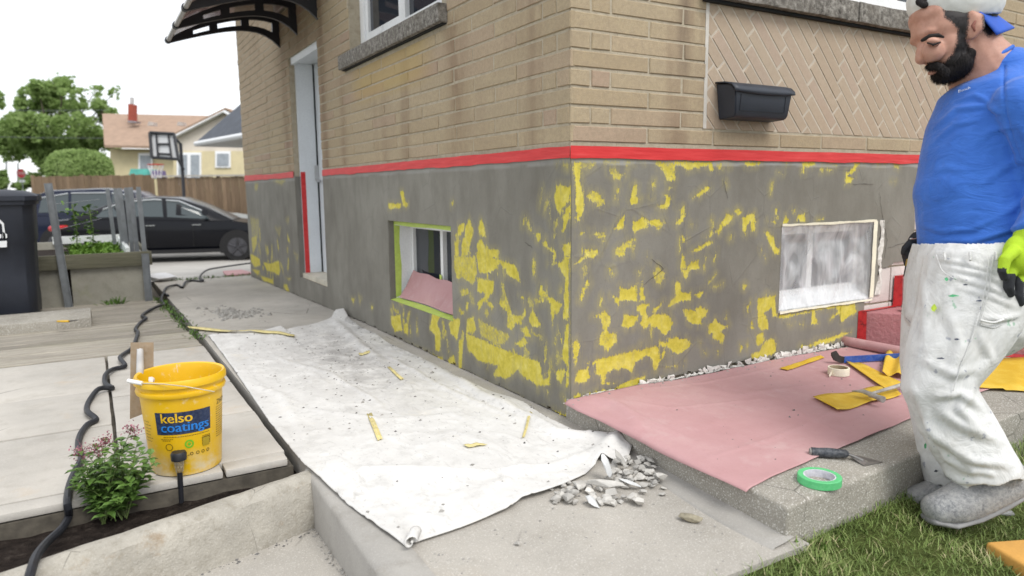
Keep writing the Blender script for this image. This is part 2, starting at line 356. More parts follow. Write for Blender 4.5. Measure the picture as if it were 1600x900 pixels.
M_dark = simple('gap_and_shade_dark', (.012, .014, .016), .8, .1, 8, 60, 0)  # near-black for the door gap and the painted shade under the sills

house = thing('brick_house', 'tan brick house with grey patchy parged base and a white side door', 'house')
SIDE_OPEN = [(3.37, 4.27, .15, 2.09), (1.065, 1.985, .235, .748), (1.12, 2.585, 1.852, 2.95)]
FRONT_OPEN = [(1.235, 1.985, .325, .746), (.78, 2.98, 1.812, 2.95)]
def cut_rects(u0, u1, v0, v1, ops):
    us = sorted({u0, u1, *[min(max(o[i], u0), u1) for o in ops for i in (0, 1)]}); vs_ = sorted({v0, v1, *[min(max(o[i], v0), v1) for o in ops for i in (2, 3)]})
    for a, b in zip(us[:-1], us[1:]):
        for c_, d_ in zip(vs_[:-1], vs_[1:]):
            m = ((a+b)/2, (c_+d_)/2)
            if not any(o[0] < m[0] < o[1] and o[2] < m[1] < o[3] for o in ops): yield a, b, c_, d_
HT = 3.15
mb = MB()
for a, b, c_, d_ in cut_rects(.01, 6.62, 1.06, HT, SIDE_OPEN): mb.box(-.0022, .22, a, b, c_, d_)
for a, b, c_, d_ in cut_rects(.01, 6.62, -.4, 1.06, SIDE_OPEN): mb.box(.014, .22, a, b, c_, d_)
mb.build('wall', M_mortar, house)['label'] = 'mortared side wall behind the bricks'
mb = MB()
for a, b, c_, d_ in cut_rects(.222, 6.5, 1.06, HT, FRONT_OPEN): mb.box(a, b, -.0022, .22, c_, d_)
for a, b, c_, d_ in cut_rects(.222, 6.5, -.4, 1.06, FRONT_OPEN): mb.box(a, b, .014, .22, c_, d_)
mb.box(-.001, .221, -.0022, .0095, 1.06, HT)
mb.build('wall', M_mortar, house)['label'] = 'mortared front wall behind the bricks'
MB().box(6.28, 6.5, .23, 6.4, -.4, HT).box(.23, 6.5, 6.4, 6.62, -.4, HT).build('rear_wall', M_mortar, house)
M_soffit = simple('soffit_white', (.7, .7, .68), .6, .05); M_shingle = simple('dark_shingle', (.06, .06, .065), .9, .3, 9, 70, .5)
MB().box(-.32, 6.8, -.32, 6.95, HT, HT+.12).build('eave', M_soffit, house)
rf = MB(); rf.add([(-.36, -.36, HT+.121), (6.84, -.36, HT+.121), (6.84, 6.99, HT+.121), (-.36, 6.99, HT+.121), (2.9, 2.9, HT+1.7), (3.6, 3.7, HT+1.7)], [(0, 1, 4), (1, 2, 5, 4), (2, 3, 5), (3, 0, 4, 5), (0, 3, 2, 1)]); rf.build('roof', M_shingle, house)

# ---- bricks: (wall, u0, u1, z0, z1) rectangles, course by course
def subtract(a, b, cuts):
    out = [(a, b)]
    for c0, c1 in cuts:
        nx = []
        for p, q_ in out:
            if c1 <= p or c0 >= q_: nx.append((p, q_)); continue
            if c0 > p: nx.append((p, c0))
            if c1 < q_: nx.append((c1, q_))
        out = nx
    return [o for o in out if o[1]-o[0] > .03]
bricks = []
for k in range(int((HT-ZB)/CH)):
    z0, z1 = ZB+CH*k+.003, ZB+CH*k+.0625
    js = [0.0]+([.39] if k % 2 == 0 else [.09, .192]); r2 = random.Random(k*7)
    while js[-1] < 6.6: js.append(js[-1]+.40+r2.uniform(-.012, .012))
    cuts = [(o[0]-.003, o[1]+.003) for o in SIDE_OPEN if o[2]-.03 < (z0+z1)/2 < o[3]+.0]
    if 1.752 < z1 and z0 < 1.856: cuts.append((1.055, 2.712))
    for a, b in zip(js[:-1], js[1:]):
        for p, q_ in subtract(a+.005*(a > 0), min(b, 6.62)-.005, cuts): bricks.append(('s', p, q_, z0, z1))
    js = [0.0]+([.383] if k % 2 == 0 else [.09, .187]); r2 = random.Random(k*11+3)
    while js[-1] < 6.4: js.append(js[-1]+.385+r2.uniform(-.01, .01))
    if k == 0: js = [0, .38, .758, 1.194, 1.499, 1.866, 2.25, 2.63, 3.02, 3.4, 3.8, 4.2, 4.6, 5, 5.4, 5.8, 6.2]
    cuts = [] if k == 0 else ([(.700, 3.01)] if z1 > 1.16 and z0 < 2.95 else [])
    for a, b in zip(js[:-1], js[1:]):
        for p, q_ in subtract(a+.005*(a > 0), b-.005, cuts): bricks.append(('f', p, q_, z0, z1))
# rowlock strip between window head and eave is covered by the cut above; diagonal panel bricks under the front window
def clip(poly, x0, x1, y0, y1):
    for ax, lim, sgn in ((0, x0, 1), (0, x1, -1), (1, y0, 1), (1, y1, -1)):
        out = []
        for i in range(len(poly)):
            a, b = poly[i-1], poly[i]; da, db = sgn*(a[ax]-lim), sgn*(b[ax]-lim)
            if (da >= 0) != (db >= 0):
                t = da/(da-db); out.append((a[0]+(b[0]-a[0])*t, a[1]+(b[1]-a[1])*t))
            if db >= 0: out.append(b)
        poly = out
        if len(poly) < 3: return []
    return poly
def parea(p): return abs(sum(p[i-1][0]*p[i][1]-p[i][0]*p[i-1][1] for i in range(len(p))))/2
PX0, PX1, PZ0, PZ1 = .714, 3.0, 1.1815, 1.712
ang = math.radians(-46.5); dx, dz = math.cos(ang), math.sin(ang); nx_, nz_ = -dz, dx; panel = []
for j in range(-2, 48):
    base = (PX0-.62+j*.0825, PZ1); off = (j*.37 % 1)*.30; s = -.5-off
    while s < 1.6:
        ln = .285 if (j+int(s*10)) % 3 else .20
        p = [(base[0]+dx*a+nx_*b, base[1]+dz*a+nz_*b) for a, b in ((s+.0045, .0045), (s+ln-.0045, .0045), (s+ln-.0045, .0555), (s+.0045, .0555))]
        p = clip(p, PX0, PX1, PZ0, PZ1)
        if len(p) > 2 and parea(p) > .0004: panel.append(p)
        s += ln
def proj_vis(p):
    d = np.array(p)-CAM; z = d @ AF
    if z < .2: return None
    return 800+FPX*(d @ AX)/z, 450-FPX*(d @ AU)/z
def brick_mesh(kind, u0, u1, z0, z1, seed):
    r2 = random.Random(seed); j = lambda s=.0016: r2.uniform(-s, s); pr = -.0065+j(.0022); t = .004
    P = []
    for (u, z) in ((u0, z0), (u1, z0), (u1, z1), (u0, z1)): P.append((u+j(), z+j()))
    cu, cz = (u0+u1)/2, (z0+z1)/2
    F = [(u+(t if u < cu else -t), z+(t*.7 if z < cz else -t*.7)) for u, z in P]
    to = (lambda u, d, z: (d, u, z)) if kind == 's' else (lambda u, d, z: (u, d, z))
    vs_ = [to(u, .012, z) for u, z in P]+[to(u, pr+.0035, z) for u, z in P]+[to(u, pr+j(.001), z) for u, z in F]
    mb = MB(); mb.add(vs_, [(8, 9, 10, 11)]+[(i, (i+1) % 4, 4+(i+1) % 4, 4+i) for i in range(4)]+[(4+i, 4+(i+1) % 4, 8+(i+1) % 4, 8+i) for i in range(4)]); return mb
# corner bricks must close the corner: the side brick owns the arris on even courses, the front one on odd courses
cand = []
for i, (kd, a, b, z0, z1) in enumerate(bricks):
    if a < .004: a = -.0065 if ((int(round((z0-ZB)/CH)) % 2 == 0) == (kd == 's')) else .0025
    m = ((0, (a+b)/2, (z0+z1)/2) if kd == 's' else ((a+b)/2, 0, (z0+z1)/2)); s2 = proj_vis(m)
    e0 = proj_vis((0, a, z0) if kd == 's' else (a, 0, z0)); e1_ = proj_vis((0, b, z1) if kd == 's' else (b, 0, z1))
    size = 0
    if s2 and e0 and e1_ and max(e0[0], e1_[0]) > -5 and min(e0[0], e1_[0]) < 1605 and max(e0[1], e1_[1]) > -5: size = abs(e1_[0]-e0[0])*abs(e1_[1]-e0[1])
    cand.append((size, brick_mesh(kd, a, b, z0, z1, i), M_brick))
for i, p in enumerate(panel):
    cx_, cz_ = sum(a for a, b in p)/len(p), sum(b for a, b in p)/len(p); n = len(p)
    F = [(cx_+(a-cx_)*.97, cz_+(b-cz_)*.97) for a, b in p]; pr = -.0055+rng.uniform(-.0012, .0012)
    if parea(p) < .001: F = p
    mbb = MB(); mbb.add([(a, .012, b) for a, b in p]+[(a, pr+.003, b) for a, b in p]+[(a, pr, b) for a, b in F], [tuple(range(2*n, 3*n))]+[(k, (k+1) % n, n+(k+1) % n, n+k) for k in range(n)]+[(n+k, n+(k+1) % n, 2*n+(k+1) % n, 2*n+k) for k in range(n)])
    cand.append((parea(p)*60000 if cx_ < 2.5 else 0, mbb, M_pbrick))
cand.sort(key=lambda t: -t[0])
rest = MB(); restp = MB()
for i, (s2, mbb, mt) in enumerate(cand):
    if i < 298 and s2 > 60: mbb.build('brick', mt, house)
    else: (rest if mt is M_brick else restp).add(mbb.v, mbb.f)
o = rest.build('bricks', M_brick, house); o['kind'] = 'stuff'
if restp.v: o = restp.build('bricks', M_pbrick, house); o['kind'] = 'stuff'
MB().box(.694, .7125, -.0072, .004, 1.1815, 1.705).build('trim_strip', simple('caulk', (.55, .52, .47), .7), house)

MB().box(.7126, 3.0, -.0036, .0, 1.1816, 1.7034).build('panel_mortar', simple('pale_mortar', (.50, .44, .36), .95, .15, 20, 90, .4), house)
# ---- parging: fine sheets with troweled relief and the yellow mesh showing through where the coat is thin
CR = {'A': (880, 240, 5.625), 'B': (880, 390, 5.625), 'C': (880, 520, 5.625), 'D': (1150, 240, 5.625), 'E': (1150, 430, 5.625), 'S': (700, 240, 5.625), 'T': (600, 400, 3.3333), 'U': (380, 260, 3.75)}
FRONT_PATCH = """A1|80 75 150 80 150 260 165 330 185 470 160 540 125 610 105 600 95 260 85 130
A.6|150 80 480 70 480 85 300 95 250 110 200 140 150 120
A.75|400 130 430 135 490 170 545 190 490 235 430 200 400 175
A.6|540 70 700 72 560 85 555 145 543 140
A.85|805 70 970 70 980 100 975 240 900 245 870 150 815 100
A1|970 70 1300 72 1320 110 1315 160 1285 155 1265 110 1150 125 1085 150 1050 115 980 100
A.7|1340 80 1390 90 1390 140 1350 135
A.5|1430 95 1470 105 1450 125
A.8|190 370 250 330 310 340 370 440 320 455 260 430 200 385
A.6|450 405 490 390 480 415
A1|615 270 640 280 635 370 670 400 640 435 595 450 575 410 590 360 600 300
A1|880 365 945 370 935 455 900 480 835 485 825 460 880 440 900 400
A.5|750 390 785 385 770 420
A1|1130 385 1200 330 1250 285 1290 295 1280 320 1240 340 1180 380
A1|1010 490 1055 465 1060 500 1070 545 1045 595 1020 635 980 620 1000 585 1035 530
A.5|1110 620 1150 615 1150 645 1115 640
A1|1350 690 1370 630 1430 525 1490 545 1475 590 1400 650 1360 710
A1|1495 500 1530 485 1560 515 1525 545
A1|435 665 475 600 530 530 545 560 530 660 480 675
A1|590 600 650 590 680 550 740 580 745 640 690 660 625 690 600 670
A1|745 590 800 568 850 585 865 630 820 650 760 635
A.6|320 770 345 730 360 770 340 790
A.8|450 850 540 770 600 735 625 760 600 815 550 830 530 890 490 900 455 890
A.9|155 845 300 840 305 875 265 915 210 905 100 985 90 965 190 890
A1|1110 860 1180 820 1270 765 1310 780 1220 840 1170 870
A.6|1230 740 1270 705 1265 730
A.5|1065 750 1075 700 1085 750
B.7|395 170 420 165 440 210 420 240 395 225
B.9|135 440 150 375 190 260 215 250 225 290 190 360 155 450
B.6|720 60 735 50 745 105 725 110
B.75|780 210 820 150 880 200 885 250 840 310 800 270
B1|415 395 480 420 490 320 560 350 640 295 645 450 490 450 490 500 450 470
B1|670 450 670 350 685 245 700 350 720 440
B1|1015 160 1045 35 1075 160
B1|1075 170 1120 105 1180 90 1190 165 1130 180
B1|1030 175 1105 180 1080 260 1050 240
B1|970 300 1000 265 1025 300 1030 370 1110 380 1125 440 1020 460 920 500 950 440 985 410
B1|1140 390 1240 345 1220 400 1180 435
B.7|1290 330 1400 295 1370 325
B.9|255 590 300 580 350 535 420 600 385 690 400 730 460 735 470 800 430 840 390 900 340 850 305 835 320 760 350 700 320 600
B1|500 670 530 570 650 580 660 605 600 680 540 695
B1|630 510 690 470 760 480 720 530 740 590 790 570 850 560 920 565 960 650 920 740 885 755 830 690 780 680 770 800 760 640 720 700 665 650 690 590
B.9|785 520 875 455 850 510 800 560 780 545
B1|1035 520 1140 530 1200 490 1260 530 1240 590 1210 600 1220 665 1120 655 1080 610
B1|1270 660 1330 605 1380 650 1450 665 1380 720 1415 760 1390 820 1310 780 1300 740 1270 730
B.7|1410 610 1425 570 1430 620
B.85|75 800 110 790 145 850 130 930 95 1030 80 950
C1|820 70 920 75 910 40 1010 38 1080 55 1140 95 1010 190 950 175 930 130 850 120
C1|180 260 420 200 640 150 840 110 850 250 800 340 780 240 730 195 680 235 620 270 600 350 540 310 440 330 370 350 360 450 330 450 330 390 270 350 280 270
C1|95 400 130 320 210 315 240 390 180 435 105 440
C1|205 540 330 500 450 480 550 420 720 370 680 450 600 480 480 510 330 560 230 560
C1|95 535 150 530 160 570 120 600 95 580
C.7|740 460 860 415 830 445 760 475
C.8|900 300 990 275 1000 290 920 315
C.8|945 205 985 200 965 220
C.7|1185 75 1210 95 1200 105
C.8|1220 155 1255 180 1240 190
C.9|1335 150 1370 160 1350 190
D1|60 75 230 70 200 100 120 118 80 105
D.8|415 75 465 75 430 97
D.7|360 165 415 165 400 188
D1|575 70 690 72 690 100 640 120 600 115 590 180 570 175
D.8|725 130 765 130 755 165 730 160
D.8|780 130 850 140 800 155
D.8|850 100 885 100 870 118
D.7|755 75 850 80 780 92
D1|950 275 960 170 1020 130 1040 75 1120 78 1060 110 1040 160 980 195 1040 215 1000 260
D.6|1205 75 1320 78 1300 98 1220 95
D.7|1370 80 1440 85 1420 135 1390 120
D.5|1350 235 1400 240 1380 258
D1|45 570 110 530 155 520 165 600 155 690 130 680 120 600 90 620 70 725 55 700
D.9|330 490 355 470 370 560 350 600 340 540
D.9|270 590 340 590 380 620 340 618
D1|405 615 430 545 465 575 450 610
D.8|485 490 515 490 510 530 490 525
D1|525 590 540 545 600 525 600 600
D.8|700 585 760 565 765 590
D1|240 690 270 680 330 740 350 830 380 830 375 900 330 880 290 790
E1|180 200 335 180 345 300 360 350 320 370 300 290 240 330 280 400 285 480 210 480 180 400
E.9|115 470 130 370 150 470
E1|170 520 230 505 240 570 190 630 170 600
E1|120 690 200 665 250 570 310 550 345 590 345 690 130 745
E1|330 350 500 340 680 300 710 430 650 430 660 330 520 350 420 380 350 370
E1|690 290 880 265 1040 250 1055 320 980 370 915 420 900 340 820 390 840 350 890 320 870 285 700 305
E1|550 620 680 600 690 570 800 550 920 505 1010 495 940 530 850 580 700 620 580 645
E.7|435 430 500 430 480 440
E.7|520 405 600 435 570 445
E.6|75 600 110 590 100 650"""
SIDE_PATCH = """S1|960 270 1085 290 1085 420 1050 450 1020 480 995 535 960 490 935 400
S1|1050 460 1085 450 1080 560 1050 640 1030 710 1010 680 1020 560
S1|1010 800 1080 780 1085 900 1030 900
S1|90 720 100 630 150 600 160 660 120 720
S.9|150 720 160 640 190 560 215 640 230 660 210 780 180 900 125 900 130 780
S1|65 770 100 770 105 900 70 900
S1|275 640 300 570 325 620 345 740 290 720
S1|255 800 300 740 340 840 440 840 445 920 280 920
S1|830 795 870 750 885 815 960 850 950 890 890 850
S.6|970 90 1085 85 1080 130 1040 130
S.9|35 420 55 410 55 470 38 470
T1|860 40 940 25 945 0 968 0 970 330 935 330 950 110 905 50
T1|955 350 970 340 968 680 950 680 955 580 930 530 945 420
T1|820 170 870 210 930 250 910 310 895 270 885 365 870 250 840 200
T1|755 320 780 280 825 365 790 375 760 345
T1|425 400 530 440 640 490 820 550 830 630 870 620 870 675 800 670 740 640 700 590 640 640 570 620 600 570 500 550 440 490
T.75|495 330 640 400 660 420 610 470 510 420
T.9|435 330 470 310 485 380 470 400 430 400
T.85|370 0 480 0 490 90 470 150 410 110 385 120 370 60
T1|480 -20 600 20 680 40 700 70 718 140 650 100 610 40 560 90 500 90
T1|490 110 580 130 575 190 520 250 495 285 490 240 540 195 490 190
T.85|595 240 640 210 670 300 720 310 720 360 690 350 670 390 640 370 650 300
T.9|720 310 740 265 745 310 725 335
T.9|710 205 735 210 730 245
T.9|680 460 730 420 755 450 720 480
T.9|715 380 750 360 770 430 740 420
T.6|620 180 640 190 640 240 610 240
T.8|400 180 440 165 450 200 410 210
T.9|430 240 445 240 440 285 430 280
T1|340 350 365 320 400 330 385 440 350 400
T1|390 440 415 420 412 590 395 590
T.9|335 540 370 510 385 590 350 580
T1|255 295 310 290 280 350 300 400 295 500 270 490 265 410 240 380
T1|40 310 90 305 100 390 60 395 40 350
T.9|105 350 130 350 130 410 105 400
T.6|75 235 110 240 100 265
T1|45 425 140 465 310 530 310 555 200 510 60 450
T1|415 600 480 640 580 680 700 735 750 770 740 785 580 705 480 655
T1|800 800 880 800 970 830 960 875 880 850
T1|900 590 955 590 930 655 905 650
T.8|850 700 865 700 860 730
U1|855 215 930 215 930 245 855 250
U1|920 140 945 145 955 205 975 220 960 240 940 230
U1|45 510 100 540 105 580 70 590 50 560
U1|120 560 160 570 210 550 220 610 210 640 180 620 140 610
U.75|50 420 80 400 85 450 60 510
U1|105 640 170 660 180 690 120 670
U1|50 600 95 610 90 640
U.9|240 690 260 690 275 735 255 730
U.5|190 360 225 360 215 410
U.7|250 650 285 655 270 670
U.6|70 100 90 100 85 140 70 135
U.6|180 85 250 80 230 105
U.55|50 300 95 310 90 420 55 400
U.5|300 500 325 520 320 560
U.5|250 310 270 300 265 340
U.8|635 770 660 770 650 800
U.5|680 755 700 770 690 805
U.9|750 815 765 820 755 845"""
def patches(txt, fn):
    out = []
    for ln in txt.strip().split('\n'):
        h, p = ln.split('|'); ox, oy, sc = CR[h[0]]; st = float(h[1:]); p = list(map(float, p.split()))
        out.append((st, np.array([fn(ox+a/sc, oy+b/sc) for a, b in zip(p[::2], p[1::2])])))
    return out
def sdf_poly(P, poly):
    d = np.full(len(P), 1e9); ins = np.zeros(len(P), bool); n = len(poly)
    for i in range(n):
        a, b = poly[i-1], poly[i]; e = b-a; w_ = P-a; t = np.clip((w_ @ e)/max(e @ e, 1e-12), 0, 1); d = np.minimum(d, np.hypot(*(w_-t[:, None]*e).T))
        c1 = (a[1] > P[:, 1]) != (b[1] > P[:, 1]); xx = (b[0]-a[0])*(P[:, 1]-a[1])/(b[1]-a[1]+1e-15)+a[0]; ins ^= c1 & (P[:, 0] < xx)
    return np.where(ins, d, -d)
q = N('parging'); at = q.attr('yellow'); st = q.attr('strength'); pale = q.attr('pale')
big = q.noise(1.6, 6, .6); mid = q.noise(7, 6, .6, stretch=(1, 1, .45)); fine = q.noise(90, 3); streak = q.noise(26, 5, .7, stretch=(1, 1, .22)); brk = q.noise(60, 4, .75)
g = q.ramp(big, [(.3, (.172, .162, .138)), (.5, (.214, .204, .176)), (.7, (.256, .246, .214))]); g = q.mix(q.val(mid, .45, .75, 0, .5), g, (.135, .124, .104)); g = q.mix(q.val(streak, .55, .8, 0, .35), g, (.26, .255, .235))
g = q.mix(q.val(fine, .6, .8, 0, .3), g, (.10, .095, .085)); g = q.mix(pale, g, (.36, .36, .345))
yy = q.ramp(q.noise(19, 5, .7), [(.3, (.46, .385, .045)), (.5, (.60, .51, .075)), (.7, (.68, .60, .16))]); yy = q.mix(q.val(streak, .52, .78, 0, .6), yy, (.33, .30, .15))
v3 = q.voro(1, 'F1', None, 0); 
dry = q.noise(150, 3, .7, stretch=(1, 1, .3))
mk = q.math('ADD', at, q.math('MULTIPLY', q.math('SUBTRACT', streak, .5), .34)); mk = q.math('ADD', mk, q.math('MULTIPLY', q.math('SUBTRACT', brk, .5), .42)); mk = q.math('ADD', mk, q.math('MULTIPLY', q.math('SUBTRACT', dry, .5), .40))
edge = q.val(mk, .49, .56); ghost = q.math('MULTIPLY', q.val(at, .04, .60), q.val(q.math('ADD', streak, q.math('MULTIPLY', dry, .5)), .62, .95, 0, .75))
wear = q.val(q.math('ADD', st, q.math('MULTIPLY', q.math('SUBTRACT', brk, .55), 1.1)), .45, .85)
mk2 = q.math('MULTIPLY', edge, wear)
tv_ = q.voro(5.5, 'DISTANCE_TO_EDGE'); trl = q.math('MULTIPLY', q.val(tv_.outputs['Distance'], .0, .03, 1, 0), q.val(q.noise(3.3, 4), .48, .6)); g = q.mix(q.math('MULTIPLY', trl, .16), g, (.10, .092, .08))
g = q.mix(ghost, g, (.40, .35, .13))
q.set(q.mix(mk2, g, yy), q.val(mid, .3, .7, .7, .92), 0, .3)
hh = q.math('SUBTRACT', q.math('ADD', q.math('ADD', q.math('MULTIPLY', mid, .7), q.math('MULTIPLY', trl, .35)), q.math('MULTIPLY', fine, .25)), q.math('MULTIPLY', mk2, .28)); q.bump(hh, .6, .005); M_parge = q.m
def strokes(n, u0, u1, z0, z1, seed, big=1.0):
    r2 = random.Random(seed); out = []
    for _ in range(n):
        cu, cz = r2.uniform(u0, u1), r2.uniform(z0, z1); L_, W_ = r2.uniform(.02, .075)*big, r2.uniform(.006, .022)*big; a = r2.gauss(1.3, .7); ca, sa = math.cos(a), math.sin(a); p = []
        for t in np.linspace(0, 6.28, 9, endpoint=False): x, y = L_*math.cos(t)*r2.uniform(.6, 1.1), W_*math.sin(t)*r2.uniform(.5, 1.4); p.append((cu+x*ca-y*sa, cz+x*sa+y*ca))
        out.append((r2.uniform(.55, .95), np.array(p)))
    return out
def parge(name, kind, u0, u1, z0f, z1, du, patch, keep, label):
    us = np.arange(u0, u1+1e-6, du); zs = np.arange(-.16, z1+1e-6, du); Ug, Zg = np.meshgrid(us, zs, indexing='ij'); P = np.stack([Ug.ravel(), Zg.ravel()], -1)
    at_ = np.full(len(P), -.05); st_ = np.zeros(len(P)); wt = np.zeros(len(P))
    for s2, poly in patch:
        lo, hi = poly.min(0)-.05, poly.max(0)+.05; idx = np.where((P[:, 0] > lo[0]) & (P[:, 0] < hi[0]) & (P[:, 1] > lo[1]) & (P[:, 1] < hi[1]))[0]
        if not len(idx): continue
        d_ = sdf_poly(P[idx], poly); better = d_ > at_[idx]; at_[idx[better]] = d_[better]; st_[idx[better]] = s2
    yel = np.clip(at_/.036*.5+.5, 0, 1)
    rel = (fbm(Ug*3, Zg*3, 71)-.5)*.007+(fbm(Ug*13, Zg*9, 73)-.5)*.0035
    yl = yel.reshape(Ug.shape); dep = -.005+rel+.0010*np.clip((yl-.45)*4, 0, 1)
    ok = keep(Ug[:-1, :-1]+du/2, Zg[:-1, :-1]+du/2); n, m = Ug.shape
    V = np.stack([dep, Ug, Zg] if kind == 's' else [Ug, dep, Zg], -1).reshape(-1, 3)
    ij = np.argwhere(ok); f = np.stack([ij[:, 0]*m+ij[:, 1], (ij[:, 0]+1)*m+ij[:, 1], (ij[:, 0]+1)*m+ij[:, 1]+1, ij[:, 0]*m+ij[:, 1]+1], -1)
    if kind == 's': f = f[:, ::-1]
    used = np.unique(f); rm = np.full(len(V), -1); rm[used] = np.arange(len(used)); 
    me = bpy.data.meshes.new(name); me.from_pydata([tuple(p) for p in V[used]], [], [tuple(t) for t in rm[f]])
    for nm, arr in (('yellow', yel), ('strength', st_), ('pale', np.clip((P[:, 1]-1.022+(fbm(P[:, 0]*9, P[:, 1]*3, 77)-.5)*.02)/.006, 0, 1)*(.8 if kind == 'f' else .45))):
        a_ = me.attributes.new(nm, 'FLOAT', 'POINT'); a_.data.foreach_set('value', arr[used].astype(np.float32))
    bm = bmesh.new(); bm.from_mesh(me); ed = [e for e in bm.edges if len(e.link_faces) == 1]; r = bmesh.ops.extrude_edge_only(bm, edges=ed)
    for v_ in [g_ for g_ in r['geom'] if isinstance(g_, bmesh.types.BMVert)]:
        if kind == 's': v_.co.x += .024
        else: v_.co.y += .024
    bm.to_mesh(me); bm.free(); me.polygons.foreach_set('use_smooth', [True]*len(me.polygons)); me.set_sharp_from_angle(angle=math.radians(45)); me.materials.append(M_parge)
    o = bpy.data.objects.new(name, me); COL.objects.link(o); o.parent = house; o['label'] = label; return o
def keep_f(U_, Z_):
    n1 = (fbm(U_*14, Z_*14, 91)-.5); k = np.ones(U_.shape, bool)
    k &= ~((U_ > 1.240) & (U_ < 1.980) & (Z_ > .325) & (Z_ < .744))
    bot = .090+n1*.03+np.where(U_ > .35, .014*np.clip((U_-.35)/.3, 0, 1), 0); k &= Z_ > np.where(U_ < .02, -.02, bot)
    re = np.where(Z_ > .745, 2.345, np.where(Z_ > .335, 2.03, 1.93))+n1*.05; piece = (U_ > 2.062+n1*.02) & (U_ < 2.345+n1*.06) & (Z_ > .475+(U_-2.06)*.18+n1*.03) & (Z_ <= .765)
    k &= (U_ < re) | piece
    return k
def keep_s(U_, Z_):
    n1 = (fbm(U_*14, Z_*14, 95)-.5); k = ~((U_ > 3.372) & (U_ < 4.262) & (Z_ > .15)); k &= ~((U_ > 1.068) & (U_ < 1.982) & (Z_ > .237) & (Z_ < .745))
    return k & (Z_ > gz(0, U_)+.004+n1*.035)
parge('parging', 'f', 0.0, 2.42, 0, 1.066, .0075, patches(FRONT_PATCH, lambda u, v: onY(u, v)[[0, 2]])+strokes(36, .05, 1.2, .12, .95, 5, .6), keep_f, 'grey front parging with scattered yellow patches')
parge('parging', 's', 0.0, 6.60, 0, 1.066, .011, patches(SIDE_PATCH, lambda u, v: onX(u, v)[[1, 2]])+strokes(34, .12, 1.05, .05, .74, 6)+strokes(22, .02, .35, .05, .95, 7, .8)+strokes(16, 1.1, 2.0, .03, .2, 8, .8)+strokes(30, 4.5, 6.5, -.02, .6, 9, 1.5), keep_s, 'grey side parging with yellow streaks toward the corner')
MB().box(0.0, .0145, .0005, .0135, -.3, 1.06).build('corner_core', M_parge, house)
# cracks and trowel ridges in the parging: thin dark grooves
M_crack = simple('crack', (.05, .045, .04), .95, .2, 20, 90, 0)
def crack(pts, fn, axis, w_=.0010):
    P = []
    for (u, v), (u2, v2) in zip(pts[:-1], pts[1:]):
        for t in np.linspace(0, 1, 6, endpoint=False): P.append((u+(u2-u)*t+rng.uniform(-.9, .9), v+(v2-v)*t+rng.uniform(-.9, .9)))
    P = [Vector(fn(*p)) for p in P]; mb = MB()
    for p in P: p[axis] = -.0066
    mb.tube(P, [w_*(.3+.9*abs(math.sin(i*1.7)))*(1-abs(i/len(P)-.5)) for i in range(len(P))], 4); mb.build('crack', M_crack, house)
for pts in ([(1004, 446), (1035, 420), (1012, 400)], [(1128, 280), (1136, 315)], [(1372, 300), (1378, 345), (1384, 375), (1380, 410)], [(1384, 388), (1410, 380), (1424, 374)], [(1327, 288), (1370, 288)], [(1312, 478), (1311, 510)]): crack(pts, lambda u, v: onY(u, v), 1)
for pts in ([(822, 378), (836, 388)],): crack(pts, lambda u, v: onX(u, v), 0)
# exposed blocks at the right end and the white broken render at the foot of the wall
mb = None
for (x0, x1, z0, z1) in ((1.90, 2.16, .10, .285), (2.17, 2.56, .295, .48), (1.99, 2.16, .295, .48), (2.17, 2.56, .10, .285), (2.36, 2.75, .49, .67), (2.36, 2.75, .68, .87), (2.36, 2.75, .88, 1.05), (2.05, 2.35, .49, .67)):
    mb = MB(); mb.bbox(x0, x1, .002, .05, z0, z1, .006, 2); mb.build('block', M_block, house, True)
mb = MB(); r2 = random.Random(17)
for i in range(230):
    x = .05+1.86*r2.random(); sx_, sz2 = r2.uniform(.006, .034), (.006+.030*r2.random()**1.6)*(1 if x > .32 else .4)*(.5+float(fbm(x*5, 3, 97)))
    bm = bmesh.new()
    for _ in range(9): bm.verts.new((x+r2.uniform(-1, 1)*sx_, -.006-r2.random()*.014, float(sz(0, 0))+.002+r2.random()*sz2))
    bmesh.ops.convex_hull(bm, input=bm.verts[:]); bmesh.ops.delete(bm, geom=[v_ for v_ in bm.verts if not v_.link_faces], context='VERTS'); mb.bm(bm)
o = mb.build('broken_render', simple('white_render', (.66, .64, .60), .9, .25, 30, 90, .5, tint=(.35, .33, .30)), house); o['kind'] = 'stuff'
# torn white edge right of the basement window
mb = MB(); zs = np.linspace(.34, .745, 22)
mb.grid(np.array([[(2.030+.012*math.sin(z*31)+rng.uniform(-.006, .006), -.004, z), (2.045+.012*math.sin(z*23), -.010+rng.uniform(-.004, .004), z), (2.066+.010*math.sin(z*19)+rng.uniform(-.006, .006), -.002, z)] for z in zs])); solidify(mb.build('torn_render', simple('white_render', (.72, .70, .66)), house), .003)

